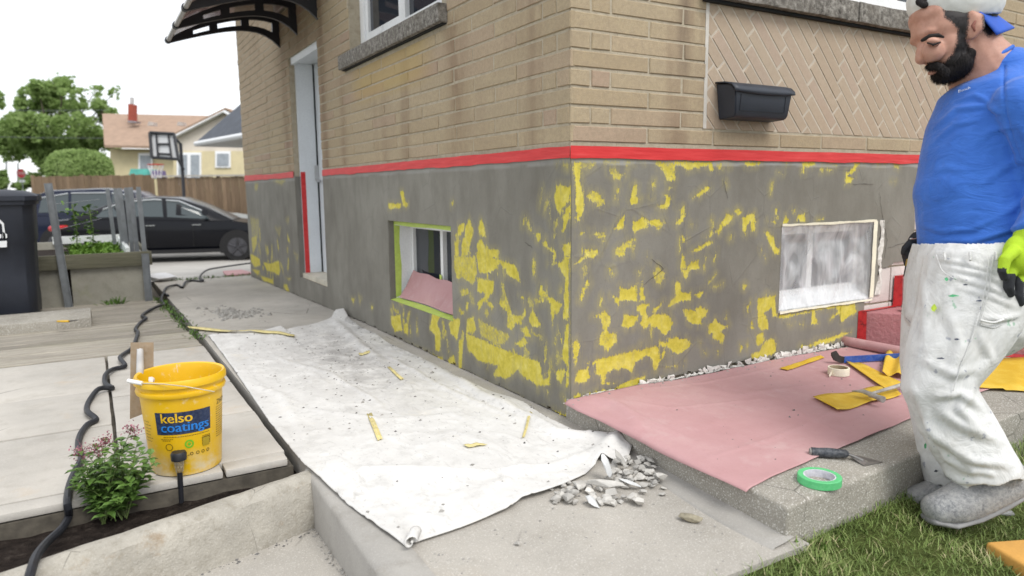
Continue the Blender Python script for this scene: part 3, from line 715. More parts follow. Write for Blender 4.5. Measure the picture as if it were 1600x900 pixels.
# ---- red tape (things stuck on the wall)
q = N('red_tape'); a = q.noise(14, 4, .6, stretch=(.4, .4, 4)); c = q.ramp(a, [(.3, (.52, .028, .030)), (.6, (.62, .045, .045)), (.8, (.68, .09, .085))]); q.set(c, .5, 0, .3); q.bump(a, .5, .004); M_red = q.m
def strip(pts0, pts1, name, label, cat, mat, thick=.0007):
    o = solo(name, MB().grid(np.array([pts0, pts1])), mat, label, cat); solidify(o, thick); return o
us = np.linspace(-.0105, 2.95, 120); wv = lambda u, s: (float(fbm(u*6, s, 61))-.5)
strip([(u, -.0118-.002*abs(wv(u, 3)), 1.0935+wv(u, 1)*.004) for u in us], [(u, -.0125, 1.045+wv(u, 2)*.012) for u in us], 'tape_strip', 'long bright red tape strip along the front wall above grey parging', 'tape', M_red)
us = np.linspace(-.0095, 3.36, 120)
strip([(-.0118-.002*abs(wv(u, 8)), u, 1.0935+wv(u, 6)*.006) for u in us], [(-.0125, u, 1.047+wv(u, 7)*.012) for u in us], 'tape_strip', 'red tape strip on the side wall between door and house corner', 'tape', M_red)
us = np.linspace(4.275, 6.6, 60)
strip([(-.0118, u, 1.108+wv(u, 6)*.008-.008*math.sin((u-4.3)*2.2)) for u in us], [(-.0125, u, 1.052+wv(u, 9)*.012) for u in us], 'tape_strip', 'short red tape strip on the far wall beyond the side door', 'tape', M_red)
# ---- side door
RD = .20
door = MB(); door.box(RD+.006, RD+.05, 3.402, 4.232, .19, 2.04).build('door', M_doorw, house)
d_ = bpy.data.objects['door'] if 'door' in bpy.data.objects else None
MB().box(RD+.003, RD+.0055, 3.5, 4.1, .35, .95).box(RD+.003, RD+.0055, 3.5, 4.1, 1.1, 1.9).build('door_panel', M_doorw, d_)
MB().box(.042, RD-.008, 4.236, 4.2655, .189, 2.0445).build('door_jamb', M_doorw, house); MB().box(.042, RD-.008, 3.374, 3.40, .189, 2.044).build('door_jamb', M_doorw, house)
MB().box(.03, RD+.02, 3.402, 4.234, 2.045, 2.086).box(.012, .0415, 3.38, 4.262, 2.03, 2.088).build('door_head', M_doorw, house)
MB().box(RD-.0075, RD+.0055, 4.2335, 4.2655, .19, 2.04).build('weather_strip', M_dark, house)
MB().box(.02, RD+.08, 3.374, 4.262, .150, .188).build('threshold', simple('threshold_cream', (.62, .58, .48), .6), house)
MB().tube([(RD+.0, 4.19, 1.02), (RD-.03, 4.19, 1.02)], .013, 10).tube([(RD-.03, 4.19, 1.02), (RD-.035, 4.11, 1.02)], .010, 8).build('handle', simple('steel', (.55, .55, .55), .3, .1, 8, 60, .05, 1.0), d_, True)
MB().box(RD-.03, RD+.004, 4.229, 4.2355, 1.03, 1.16).build('hinge', simple('steel', (.55, .55, .55)), house)
strip([(.043, 4.2345, z) for z in np.linspace(.18, 1.10, 20)], [(.085, 4.2345, z) for z in np.linspace(.18, 1.10, 20)], 'tape_strip', 'vertical red tape strip down the white door jamb', 'tape', M_red)
M_par2 = simple('parge_plain', (.185, .176, .155), .85, .2, 4, 80, .3)
MB().box(.0, .0415, 4.2475, 4.2655, .15, 1.06).box(.0, .19, 3.3765, 4.247, .120, .1492).build('door_reveal', M_par2, house)
# ---- basement window in the side wall
bw = lambda nm, mb, mt, p=house, sm=False: mb.build(nm, mt, p, sm)
wn = MB(); XW = .15
wn.box(XW, XW+.05, 1.945, 1.982, .24, .744).box(XW, XW+.05, 1.068, 1.10, .24, .744).box(XW, XW+.05, 1.101, 1.944, .690, .744).box(XW, XW+.05, 1.101, 1.944, .24, .30).box(XW+.004, XW+.045, 1.51, 1.545, .301, .689)
win = wn.build('window', M_white, house); win['label'] = 'small basement window beside the drop cloth'
MB().box(XW+.02, XW+.026, 1.546, 1.944, .301, .689).build('pane', M_glass, win); MB().box(XW+.03, XW+.036, 1.101, 1.509, .301, .689).build('pane', M_glass, win)
MB().box(.036, XW-.001, 1.976, 1.984, .24, .744).box(.036, XW-.001, 1.068, 1.976, .738, .746).build('window_jamb', M_white, win)
MB().add([(.0, 1.067, .236), (.0, 1.983, .236), (XW, 1.983, .262), (XW, 1.067, .262), (.0, 1.067, .20), (.0, 1.983, .20), (XW, 1.983, .2), (XW, 1.067, .2)], [(0, 1, 2, 3), (4, 7, 6, 5), (0, 4, 5, 1), (3, 2, 6, 7), (0, 3, 7, 4), (1, 5, 6, 2)]).build('window_sill', M_white, win)
MB().box(.0, .0355, 1.9772, 1.9845, .24, .746).box(.0, .0355, 1.072, 1.9771, .7405, .748).build('window_reveal', M_par2, house)
M_green = simple('green_tape', (.52, .66, .14), .5, .12, 20, 90, .2)
def flat(name, pts, mat, label, cat, t=.0012): o = solo(name, MB().add(pts, [tuple(range(len(pts)))]), mat, label, cat); solidify(o, t); return o
flat('tape_strip', [(.034, 1.9752, .25), (.034, 1.9752, .742), (.075, 1.9752, .738), (.068, 1.9752, .6), (.078, 1.9752, .45), (.070, 1.9752, .26)], M_green, 'lime green tape on the left jamb of the small basement window', 'tape')
MB().box(.0375, .149, 1.075, 1.9755, .712, .7375).build('window_head', M_white, win)
flat('tape_strip', [(.0362, 1.975, .7395), (.0362, 1.075, .7395), (.0362, 1.075, .712), (.0362, 1.4, .716), (.0362, 1.7, .711), (.0362, 1.975, .715)], M_green, 'lime green tape across the top of the small basement window', 'tape')
flat('tape_strip', [(-.001, 1.98, .2375), (-.001, 1.07, .2375), (.055, 1.07, .2475), (.048, 1.3, .2465), (.06, 1.55, .2485), (.05, 1.98, .2470)], M_green, 'lime green tape along the sill of the small basement window', 'tape')
flat('tape_strip', [(XW-.004, 1.548, .43), (XW-.004, 1.522, .43), (XW-.004, 1.520, .345), (XW-.004, 1.545, .34)], M_green, 'short green tape tab holding red paper to the window', 'tape')
q = N('rosin_paper'); a = q.noise(3, 5, .6); b = q.noise(55, 4, .7); c = q.ramp(a, [(.3, (.44, .245, .25)), (.6, (.50, .30, .305)), (.8, (.55, .36, .355))]); c = q.mix(q.val(b, .58, .8, 0, .35), c, (.36, .19, .19)); c = q.mix(q.val(q.noise(7, 5, .7), .55, .75, 0, .4), c, (.58, .44, .43)); q.set(c, .85, 0, .2); q.bump(q.math('ADD', a, q.math('MULTIPLY', b, .3)), .5, .006); M_rosin = q.m
ys = np.linspace(1.075, 1.935, 16); o = solo('masking_paper', MB().grid(np.array([[(.05+.01*math.sin(y*9), y, .255), (.09, y, .315+.008*math.sin(y*17)), (XW-.008, y, .412+.012*math.sin(y*3.1+1)+.005*math.sin(y*23))] for y in ys])), M_rosin, 'dusty red paper leaning in the small basement window', 'paper'); solidify(o, .001)
# ---- upper window in the side wall with its stone sill
uw = MB(); XU = .075
uw.box(XU, XU+.07, 2.50, 2.582, 1.858, 2.945).box(XU, XU+.07, 1.123, 1.20, 1.858, 2.945).box(XU, XU+.07, 1.201, 2.499, 1.858, 1.935).box(XU, XU+.07, 1.201, 2.499, 2.87, 2.945).box(XU+.002, XU+.066, 1.79, 1.875, 1.936, 2.869)
win = uw.build('window', M_white, house); win['label'] = 'white framed upper window over a rough stone sill'
uw = MB(); uw.box(XU+.012, XU+.05, 2.455, 2.499, 1.936, 2.869).box(XU+.012, XU+.05, 1.876, 1.915, 1.936, 2.869).box(XU+.012, XU+.05, 1.916, 2.454, 1.936, 1.975); uw.build('sash', M_white, win)
MB().box(XU+.03, XU+.036, 1.90, 2.47, 1.95, 2.87).build('pane', M_glass, win); MB().box(XU+.03, XU+.036, 1.201, 1.789, 1.936, 2.869).build('pane', M_glass, win)
def stone(x0, x1, y0, y1, z0, z1, seed, nm='stone_sill', **k):
    mb = slab_prism([(x0, y0), (x1, y0), (x1, y1), (x0, y1)], lambda x, y: z1, z0, .008, 2, 14, .004, seed); return mb.build(nm, M_stone, house, True)
stone(-.055, .075, 1.06, 2.705, 1.757, 1.8515, 201)
MB().box(-.03, .0, 1.07, 2.70, 1.7525, 1.7565).build('sill_shade_strip', M_dark, house)  # dark strip standing in for the shade under the side sill
# ---- front window with stone sill blocks
stone(.655, 1.662, -.06, .08, 1.716, 1.8115, 203); stone(1.667, 3.03, -.06, .08, 1.716, 1.8115, 205)
MB().box(.67, 3.02, -.028, .0, 1.7035, 1.7155).build('sill_shade_strip', M_dark, house)  # shadow below the front sill, built as a near-black strip
fw = MB(); YU = .06
fw.box(.783, .86, YU, YU+.07, 1.815, 2.945).box(2.90, 2.977, YU, YU+.07, 1.815, 2.945).box(.861, 2.899, YU, YU+.07, 1.815, 1.90).box(.861, 2.899, YU, YU+.07, 2.87, 2.945).box(2.115, 2.16, YU+.002, YU+.066, 1.901, 2.869)
win = fw.build('window', M_white, house); win['label'] = 'wide white front window above the diagonal brick panel'
MB().box(.861, 2.114, YU+.03, YU+.036, 1.901, 2.869).build('pane', M_glass, win); MB().box(2.161, 2.899, YU+.03, YU+.036, 1.901, 2.869).build('pane', M_glass, win)
# ---- front basement window under plastic film
YW = .085; fw = MB()
fw.box(1.238, 1.275, YW, YW+.05, .33, .744).box(1.945, 1.982, YW, YW+.05, .33, .744).box(1.276, 1.944, YW, YW+.05, .69, .744).box(1.276, 1.944, YW, YW+.05, .33, .405).box(1.558, 1.60, YW+.004, YW+.045, .406, .689)
win = fw.build('window', M_white, house); win['label'] = 'basement window sealed under wrinkled clear plastic'
MB().box(1.276, 1.557, YW+.02, YW+.026, .406, .689).build('pane', M_glass, win); MB().box(1.601, 1.944, YW+.03, YW+.036, .406, .689).build('pane', M_glass, win)
MB().add([(1.237, .004, .330), (1.983, .004, .330), (1.983, YW, .372), (1.237, YW, .372), (1.237, .004, .30), (1.983, .004, .30), (1.983, YW, .3), (1.237, YW, .3)], [(0, 1, 2, 3), (4, 7, 6, 5), (0, 4, 5, 1), (3, 2, 6, 7), (0, 3, 7, 4), (1, 5, 6, 2)]).build('window_sill', M_white, win)
MB().box(1.236, 1.240, .014, YW, .372, .744).box(1.980, 1.9845, .014, YW, .372, .744).build('window_reveal', M_par2, house)
q = N('plastic_film'); t = q.t; q.set((.85, .87, .9), .16, 0, .6); nz = q.noise(4.5, 3, .5, stretch=(1.8, 1, .9), dist=1.6); w2 = q.noise(15, 3, .5, stretch=(1.4, 1, .4), dist=1.5)
q.bump(q.math('ADD', nz, q.math('MULTIPLY', w2, .35)), .45, .02)
tr = q.n('ShaderNodeBsdfTransparent'); mx = q.n('ShaderNodeMixShader'); lw = q.n('ShaderNodeLayerWeight'); lw.inputs['Blend'].default_value = .25
fa = q.math('ADD', q.val(q.math('ADD', nz, q.math('MULTIPLY', q.math('SUBTRACT', w2, .5), .22)), .40, .74, .26, .62), q.math('MULTIPLY', lw.outputs['Facing'], .25)); q.l(fa, mx.inputs[0]); q.l(tr.outputs[0], mx.inputs[1]); q.l(q.b.outputs[0], mx.inputs[2]); q.l(mx.outputs[0], q.out.inputs['Surface']); M_film = q.m
Xg, Zg = np.meshgrid(np.linspace(1.232, 1.986, 70), np.linspace(.318, .742, 44), indexing='ij')
eg = np.minimum(np.minimum(Xg-1.232, 1.986-Xg), np.minimum(Zg-.318, .742-Zg)); eg = np.clip(eg/.09, 0, 1)
fl_ = np.abs(np.sin((Xg*.9+Zg*1.1)*11+3*fbm(Xg*3, Zg*3, 111)))**6*.008+np.abs(np.sin((Xg*1.3-Zg*.5)*9+4*fbm(Xg*3, Zg*3, 115)))**8*.009
Yg = -.008+eg*(.030-fl_+(fbm(Xg*5, Zg*4, 113, 2)-.5)*.022)
film = solo('plastic_film', MB().grid(np.stack([Xg, Yg, Zg], -1)), M_film, 'wrinkled clear plastic film sealed over the front basement window', 'plastic film', None, 'all')
M_cream = simple('cream_tape', (.82, .78, .63), .55, .08, 15, 90, .15)
wf = lambda a, s=0: (float(fbm(a*17, s, 63))-.5)*.008
for nm, a0, a1, side in (('right', .33, .742, 'v'), ('top', 1.232, 1.986, 'h'), ('bottom', 1.24, 1.986, 'b')):
    ts = np.linspace(a0, a1, 30)
    if side == 'v': p0, p1 = [(1.962+wf(t_), -.0105, t_) for t_ in ts], [(1.994+wf(t_, 3), -.0115, t_) for t_ in ts]; lb = 'cream masking tape down the right edge of the plastic film'
    elif side == 'h': p0, p1 = [(t_, -.0105, .738+wf(t_)) for t_ in ts], [(t_, -.0115, .750+wf(t_, 5)) for t_ in ts]; lb = 'cream masking tape across the top of the plastic film'
    else: p0, p1 = [(t_, -.0105, .324+wf(t_)) for t_ in ts], [(t_, -.0115, .314+wf(t_, 7)) for t_ in ts]; lb = 'cream masking tape along the bottom of the plastic film'
    strip(p0, p1, 'tape_strip', lb, 'tape', M_cream)

# ---- mailbox on the panel
q = simple('mailbox_plastic', (.028, .034, .048), .5, .15, 9, 120, .12, 0, .5); mbx = thing('mailbox', 'dark blue-grey plastic mailbox mounted on the diagonal brick panel', 'mailbox', (.965, -.01, 1.22))
x0, x1 = .768, 1.135; prof = [(-.006, 1.222), (-.092, 1.226), (-.104, 1.24), (-.112, 1.335), (-.090, 1.362), (-.006, 1.372)]
def taper(x, z): c_ = (x0+x1)/2; return c_+(x-c_)*(1-.10*(1.36-z)/.14)
mb = MB(); n = len(prof); mb.add([(taper(x0, z), y, z) for y, z in prof]+[(taper(x1, z), y, z) for y, z in prof], [tuple(range(n)), tuple(range(n, 2*n))[::-1]]+[(i, (i+1) % n, n+(i+1) % n, n+i) for i in range(n)])
bm = bmesh.new(); me = bpy.data.meshes.new('t'); me.from_pydata(mb.v, [], mb.f); bm.from_mesh(me); bmesh.ops.recalc_face_normals(bm, faces=bm.faces[:]); bmesh.ops.bevel(bm, geom=bm.edges[:], offset=.004, segments=2, affect='EDGES'); MB().bm(bm).build('body', q, mbx, True)
lid = MB(); xs = np.linspace(x0-.008, x1+.008, 15); pr = [(-.006, 1.381), (-.06, 1.377), (-.098, 1.366), (-.118, 1.348), (-.122, 1.333)]
lid.grid(np.array([[(x, y, z-(.008*(1-((x-.95)/.19)**2) if k >= 4 else 0)) for k, (y, z) in enumerate(pr)] for x in xs])); solidify(lid.build('lid', q, mbx, 'all'), .006, -1)
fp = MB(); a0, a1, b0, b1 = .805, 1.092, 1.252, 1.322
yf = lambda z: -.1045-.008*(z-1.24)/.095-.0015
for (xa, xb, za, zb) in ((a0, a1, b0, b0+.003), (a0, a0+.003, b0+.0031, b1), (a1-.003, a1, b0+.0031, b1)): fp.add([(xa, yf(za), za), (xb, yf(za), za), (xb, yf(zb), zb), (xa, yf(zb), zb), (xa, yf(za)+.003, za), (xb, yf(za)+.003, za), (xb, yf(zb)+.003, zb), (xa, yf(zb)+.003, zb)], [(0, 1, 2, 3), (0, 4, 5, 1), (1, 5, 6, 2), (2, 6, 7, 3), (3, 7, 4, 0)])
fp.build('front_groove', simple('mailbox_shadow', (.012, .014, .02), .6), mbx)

# ---- canopy over the side door
M_blk = simple('black_plastic', (.016, .017, .022), .42, .2, 9, 90, .08, 0, .5); M_alu = simple('aluminium', (.5, .47, .45), .35, .1, 9, 60, .05, .9)
q = N('smoked_panel'); q.set((.10, .055, .045), .12, 0, .6); tr = q.n('ShaderNodeBsdfTransparent'); tr.inputs[0].default_value = (.62, .5, .46, 1); mx = q.n('ShaderNodeMixShader'); mx.inputs[0].default_value = .62; q.l(tr.outputs[0], mx.inputs[1]); q.l(q.b.outputs[0], mx.inputs[2]); q.l(mx.outputs[0], q.out.inputs['Surface']); M_smoke = q.m
wp = [onX(438, 72), onX(459, 60), onX(497, 36)]; yb = [wp[0][1], (wp[0][1]+wp[2][1])/2, wp[2][1]]
zt = float(np.mean([p[2] for p in wp])); fe = onY(263, 66, yb[0]); XE, ZE = float(fe[0]), float(fe[2])
can = thing('door_canopy', 'black bracketed smoked door canopy sticking out from the side wall', 'canopy', (0, yb[1], zt))
def arc(t): return (XE*t, ZE+.05+(zt+.33-ZE-.05)*(1-t)**.55*1.0 if t < 1 else ZE)
TOP = [(t, (XE*t, zt+.30-(zt+.30-ZE-.03)*t**2.0)) for t in np.linspace(0, 1, 15)]
def bracket(y, near=False):
    up = [p for t, p in TOP]; lo = [(XE*t, zt+.18-(zt+.18-ZE+.01)*t**1.5+(-.18*(1-t)**6)) for t in np.linspace(0, 1, 15)]
    mb = MB(); w_ = .016
    def ribbon(a, b):
        n = len(a); vs_ = [(p[0], y-w_, p[1]) for p in a]+[(p[0], y-w_, p[1]) for p in b]+[(p[0], y+w_, p[1]) for p in a]+[(p[0], y+w_, p[1]) for p in b]; f = []
        for i in range(n-1):
            f += [(i, i+1, n+i+1, n+i), (2*n+i, 3*n+i, 3*n+i+1, 2*n+i+1), (i, 2*n+i, 2*n+i+1, i+1), (n+i, n+i+1, 3*n+i+1, 3*n+i)]
        f += [(0, n, 3*n, 2*n), (n-1, 3*n-1, 4*n-1, 2*n-1)]; mb.add(vs_, f)
    mid_up = [(u[0], u[1]-.35*(u[1]-l[1])) for u, l in zip(up, lo)]; mid_lo = [(l[0], l[1]+.30*(u[1]-l[1])) for u, l in zip(up, lo)]
    ribbon(up, mid_up); ribbon(mid_lo, lo)
    for k0, k1 in ((0, 1), (4, 5), (8, 9), (11, 14)): ribbon(mid_up[k0:k1+1], mid_lo[k0:k1+1])
    mb.build('bracket', M_blk, can)
for y in yb: bracket(y)
yy_ = np.linspace(yb[2]-.35, yb[0]+.06, 4); pts = [p for t, p in TOP]
pn = MB(); pn.grid(np.array([[(p[0], y, p[1]+.012) for p in pts] for y in yy_])); solidify(pn.build('canopy_panel', M_smoke, can, 'all'), .005)
MB().tube([(XE, yb[2]-.35, ZE+.018), (XE, yb[0]+.05, ZE+.018)], .019, 12).build('front_rail', M_alu, can, True)
for y in (yb[0], yb[1], yb[2]): MB().tube([(XE, y-.03, ZE+.018), (XE, y+.03, ZE+.018)], .027, 12).build('rail_clamp', M_blk, can, True)
MB().box(-.03, -.004, yb[2]-.35, yb[0]+.06, zt+.285, zt+.325).build('rear_rail', M_alu, can)
# ================================================================ drop cloth, paper, steps, tools and rubble
def on_path(u, v):
    p = onZ(u, v, 0)
    for _ in range(25): p = onZ(u, v, float(gz(0, p[1])))
    return p
def on_slab(u, v, h=0.0):
    p = onZ(u, v, .06)
    for _ in range(25): p = onZ(u, v, float(sz(0, p[1]))+h)
    return p
def resamp(pts, n):
    P = np.array(pts, float); s = np.r_[0, np.cumsum(np.linalg.norm(np.diff(P, axis=0), axis=1))]; t = np.linspace(0, s[-1], n)
    return np.stack([np.interp(t, s, P[:, k]) for k in range(P.shape[1])], -1)
def coons(top, bot, left, right, n, m):
    T, B_, L, R_ = resamp(top, m), resamp(bot, m), resamp(left, n), resamp(right, n); u = np.linspace(0, 1, m)[None, :, None]; v = np.linspace(0, 1, n)[:, None, None]
    return (1-v)*T[None]+v*B_[None]+(1-u)*L[:, None]+u*R_[:, None]-((1-u)*(1-v)*T[0]+u*(1-v)*T[-1]+(1-u)*v*B_[0]+u*v*B_[-1])
def ridge(P, line, h, w_):
    """gaussian fold of height h along a ground polyline"""
    L = np.array(line, float)[:, :2]; Q = P.reshape(-1, 3)[:, :2]; d = np.full(len(Q), 1e9); fade = np.zeros(len(Q))
    for i in range(len(L)-1):
        e = L[i+1]-L[i]; t = np.clip(((Q-L[i]) @ e)/(e @ e), 0, 1); dd = np.hypot(*(Q-L[i]-t[:, None]*e).T); b = dd < d; d[b] = dd[b]; s = (i+t)/(len(L)-1); fade[b] = (np.sin(np.pi*np.clip(s, .0, 1))[b])**.5
    return (h*fade*np.exp(-(d/w_)**2)).reshape(P.shape[:2])
G2 = lambda pts: [on_path(*p)[:2] for p in pts]
top = G2([(325, 525), (400, 521), (440, 513), (450, 519), (500, 505), (522, 499), (535, 490)])
right = G2([(535, 490), (562, 512), (612, 540), (660, 562), (720, 596), (780, 618), (820, 634), (858, 656), (895, 674)])+[(.0, -.28), (.01, -.345)]
right = [(min(p[0], -.016), p[1]) for p in right]
left = G2([(325, 525), (352, 560), (388, 612), (420, 660), (480, 735), (540, 790), (600, 836), (632, 858)])
bot = G2([(632, 858), (660, 848), (720, 828), (800, 797), (816, 784), (850, 775), (882, 762), (915, 744), (940, 722)])+[(-.10, -.47), (.0, -.40), (.01, -.345)]
bot = [(min(p[0], -.016), p[1]) for p in bot]; P2 = coons(top, bot, left, right, 190, 120)
P = np.concatenate([P2, np.zeros(P2.shape[:2]+(1,))], -1)
Z0 = gz(P[..., 0], P[..., 1])+.005+np.where(P[..., 1] < .06, .004*(P[..., 0] < -.93), 0)
Z1 = np.clip(fbm(P[..., 0]*4, P[..., 1]*3, 121, 2)-.42, 0, 1)*.034+(fbm(P[..., 0]*13, P[..., 1]*11, 123, 2)-.4)*.004
wr = fbm(P[..., 0]*3+fbm(P[..., 0]*2, P[..., 1]*2, 5)*3, P[..., 1]*9, 127); Z1 += np.exp(-((wr-.5)/.016)**2)*.005; wr2 = fbm(P[..., 0]*7+P[..., 1]*3+fbm(P[..., 0]*3, P[..., 1]*3, 15)*2, P[..., 1]*2-P[..., 0]*2, 129, 2); Z1 += np.exp(-((wr2-.52)/.014)**2)*.004
for ln, h, w_ in (([(545, 735), (640, 742), (760, 748), (860, 735), (948, 705)], .020, .018), ([(660, 565), (760, 625), (870, 680), (990, 695)], .022, .03), ([(600, 555), (690, 610), (830, 668)], .010, .015), ([(430, 560), (520, 590), (600, 640)], .008, .015), ([(470, 640), (600, 660), (720, 650)], .007, .02), ([(520, 500), (560, 540), (600, 570)], .018, .03), ([(700, 830), (760, 770), (850, 720)], .008, .02), ([(380, 600), (440, 620), (480, 690)], .008, .02), ([(930, 730), (955, 705), (985, 690)], .026, .03)):
    Z1 += ridge(P, G2(ln), h, w_)
pk = on_path(535, 495); Z1 += .05*np.exp(-(((P[..., 0]-pk[0])/.10)**2+((P[..., 1]-pk[1])/.12)**2))
lift = on_path(985, 700); Z1 += .030*np.exp(-(((P[..., 0]-lift[0])/.16)**2+((P[..., 1]-lift[1])/.13)**2))
P[..., 2] = Z0+np.clip(Z1, 0, .12); CLOTH = P
q = N('canvas_cloth'); a = q.noise(2.6, 6, .65); b = q.noise(13, 6, .7); c3 = q.noise(48, 3, .6); wv_ = q.noise(420, 2, .5)
c = q.ramp(a, [(.25, (.58, .57, .55)), (.5, (.68, .67, .65)), (.75, (.73, .725, .71))]); du_ = q.attr('dust'); c = q.mix(q.math('MULTIPLY', du_, q.val(q.noise(8, 6, .75), .32, .58)), c, (.34, .33, .32)); fk = q.noise(60, 3, .6, stretch=(1, .5, 1)); c = q.mix(q.math('MULTIPLY', q.val(du_, 0, 1, .25, 1), q.val(fk, .63, .68, 0, .75)), c, (.22, .215, .21)); c = q.mix(q.val(q.noise(5.5, 6, .75), .48, .68, 0, .35), c, (.55, .54, .525)); c = q.mix(q.val(b, .52, .72, 0, .6), c, (.46, .45, .43)); sm_ = q.noise(22, 4, .7, stretch=(1, .35, 1), dist=.6); c = q.mix(q.val(sm_, .60, .74, 0, .6), c, (.40, .39, .37)); c = q.mix(q.val(c3, .66, .76, 0, .5), c, (.36, .35, .33)); c = q.mix(q.val(q.noise(4.5, 5, .7), .60, .74, 0, .35), c, (.66, .60, .48))
q.set(c, .95, 0, .1); q.bump(q.math('ADD', b, q.math('MULTIPLY', wv_, .3)), .35, .004); M_cloth = q.m
cl = solo('drop_cloth', MB().grid(P), M_cloth, 'crumpled dirty white canvas drop cloth spread over the path', 'drop cloth', None, 'all'); solidify(cl, .0025, 1)
I_, J_ = np.meshgrid(np.arange(190)/190, np.arange(120)/120, indexing='ij'); dus = np.clip(.26+.80*np.maximum(np.exp(-((J_-.55)/.26)**2-((I_-.38)/.27)**2), .8*np.exp(-((J_-1)/.10)**2)*(I_ > .08)), 0, 1)*np.clip(1.35-I_*1.1, .15, 1); a_ = cl.data.attributes.new('dust', 'FLOAT', 'POINT'); a_.data.foreach_set('value', dus.ravel().astype(np.float32))
# rolled corner at the near end
p0 = on_path(634, 856); mb = MB(); sp = [(p0[0]+(.022-.0014*k)*math.cos(k*.55), p0[1], p0[2]+.026+(.022-.0014*k)*math.sin(k*.55)) for k in range(14)]
mb.grid(np.array([[(x+.55*t*.12, y-.03+t*.10, z) for x, y, z in sp] for t in np.linspace(0, .5, 6)])); off = wpos(cl); o = mb.build('rolled_corner', M_cloth, cl, 'all'); solidify(o, .0025)

def chunk_mb(c, size, seed, flat=.55, n=14, rot=None):
    r2 = random.Random(seed); bm = bmesh.new()
    for _ in range(n):
        v_ = Vector((r2.gauss(0, 1), r2.gauss(0, 1), r2.gauss(0, 1))).normalized(); v_ = Vector((v_.x*size[0], v_.y*size[1], v_.z*size[2]))*r2.uniform(.8, 1)*.5; bm.verts.new(v_)
    bmesh.ops.convex_hull(bm, input=bm.verts[:]); bmesh.ops.delete(bm, geom=[v_ for v_ in bm.verts if not v_.link_faces], context='VERTS')
    R_ = Matrix.Rotation(r2.uniform(0, 6.28), 3, 'Z') @ Matrix.Rotation(r2.uniform(-.5, .5)*(1.3-flat), 3, 'X') if rot is None else rot
    for v_ in bm.verts: v_.co = R_ @ v_.co
    zm = min(v_.co.z for v_ in bm.verts)
    for v_ in bm.verts: v_.co += Vector((c[0], c[1], c[2]-zm))
    return MB().bm(bm)
def crumbs(name, spots, mat, smin, smax, label, cat='debris', seed=1):
    r2 = random.Random(seed); mb = MB()
    for p in spots:
        s = smin+(smax-smin)*r2.random()**2.2; a = [Vector((r2.uniform(-1, 1), r2.uniform(-1, 1), r2.uniform(-.15, .15))).normalized()*s for _ in range(4)]; up = Vector((r2.uniform(-.3, .3)*s, r2.uniform(-.3, .3)*s, s*r2.uniform(.3, .8)))
        b0 = Vector(p); k = [b0+Vector((math.cos(t+r2.uniform(-.4, .4))*s*r2.uniform(.6, 1.2), math.sin(t)*s*r2.uniform(.5, 1.1), 0)) for t in (0, 1.57, 3.14, 4.71)]
        mb.add(k+[b0+up, b0+up*.8+Vector((s*.4, 0, 0))], [(0, 1, 5), (1, 2, 4, 5), (2, 3, 4), (3, 0, 5, 4), (3, 2, 1, 0)])
    o = mb.build(name, mat); return tag(o, label, cat, kind='stuff')
M_chunk = simple('broken_cement', (.46, .445, .415), .95, .28, 9, 70, .5, objv=.22); M_crumb = simple('dark_crumb', (.15, .145, .14), .95, .4, 30, 90, .3); M_crumb2 = simple('grey_crumb', (.30, .29, .27), .95, .4, 30, 90, .3); M_pale = simple('pale_shard', (.62, .63, .63), .85, .12, 12, 70, .3)
r3 = random.Random(5); spots = []
while len(spots) < 620:
    i = int(r3.random()*188); j = int(r3.random()*118); den = .25+.75*max(math.exp(-((j/118-.55)/.25)**2-((i/188-.38)/.28)**2), math.exp(-((j-116)/9)**2)*(i > 20))
    if r3.random() < den: spots.append(CLOTH[i, j]+np.array([0, 0, .002]))
crumbs('cement_crumbs', spots[:300], M_crumb, .0018, .0095, 'dark cement crumbs scattered over the drop cloth', seed=3); crumbs('cement_crumbs', spots[300:], M_crumb2, .0018, .012, 'pale grey cement crumbs on the drop cloth', seed=4)
crumbs('cement_chips', [on_path(r3.gauss(365, 24), r3.gauss(490, 4.5)) for _ in range(260)], M_crumb2, .008, .034, 'small swept pile of grey cement chips on the path by the door', seed=8)
crumbs('path_grit', [on_path(r3.uniform(660, 1190), r3.uniform(770, 900)) for _ in range(170)], M_crumb2, .0015, .006, 'fine grit lying on the near concrete path', seed=9)
# rubble at the end of the cloth
def put_chunk(u, v, s, seed, label, h=0.0, mat=None, flat=.55, name='rubble_chunk', group='rubble heaped by the porch slab', rot=None, n=14):
    p = on_path(u, v); p[2] += h; o = solo(name, chunk_mb(p, s, seed, flat, n, rot), mat or M_chunk, label, 'rubble', group); return o
GEN = 'small grey cement chunk in the rubble heap beside the porch slab'
k = 0
for (u0, u1, v0, v1, n_, s0, s1, hh_) in ((950, 1032, 722, 765, 46, .018, .042, .022), (865, 1000, 750, 792, 34, .018, .045, .01), (850, 960, 765, 790, 14, .012, .03, 0), (990, 1040, 735, 775, 16, .012, .03, .004)):
    for _ in range(n_):
        s = r3.uniform(s0, s1); u, v = r3.uniform(u0, u1), r3.uniform(v0, v1)
        if v < 790-(u-850)*.36+ -20 or v > 797: v = min(790, v+25)
        put_chunk(u, v, (s*1.3, s, s*.65), 300+k, GEN, r3.random()*hh_); k += 1
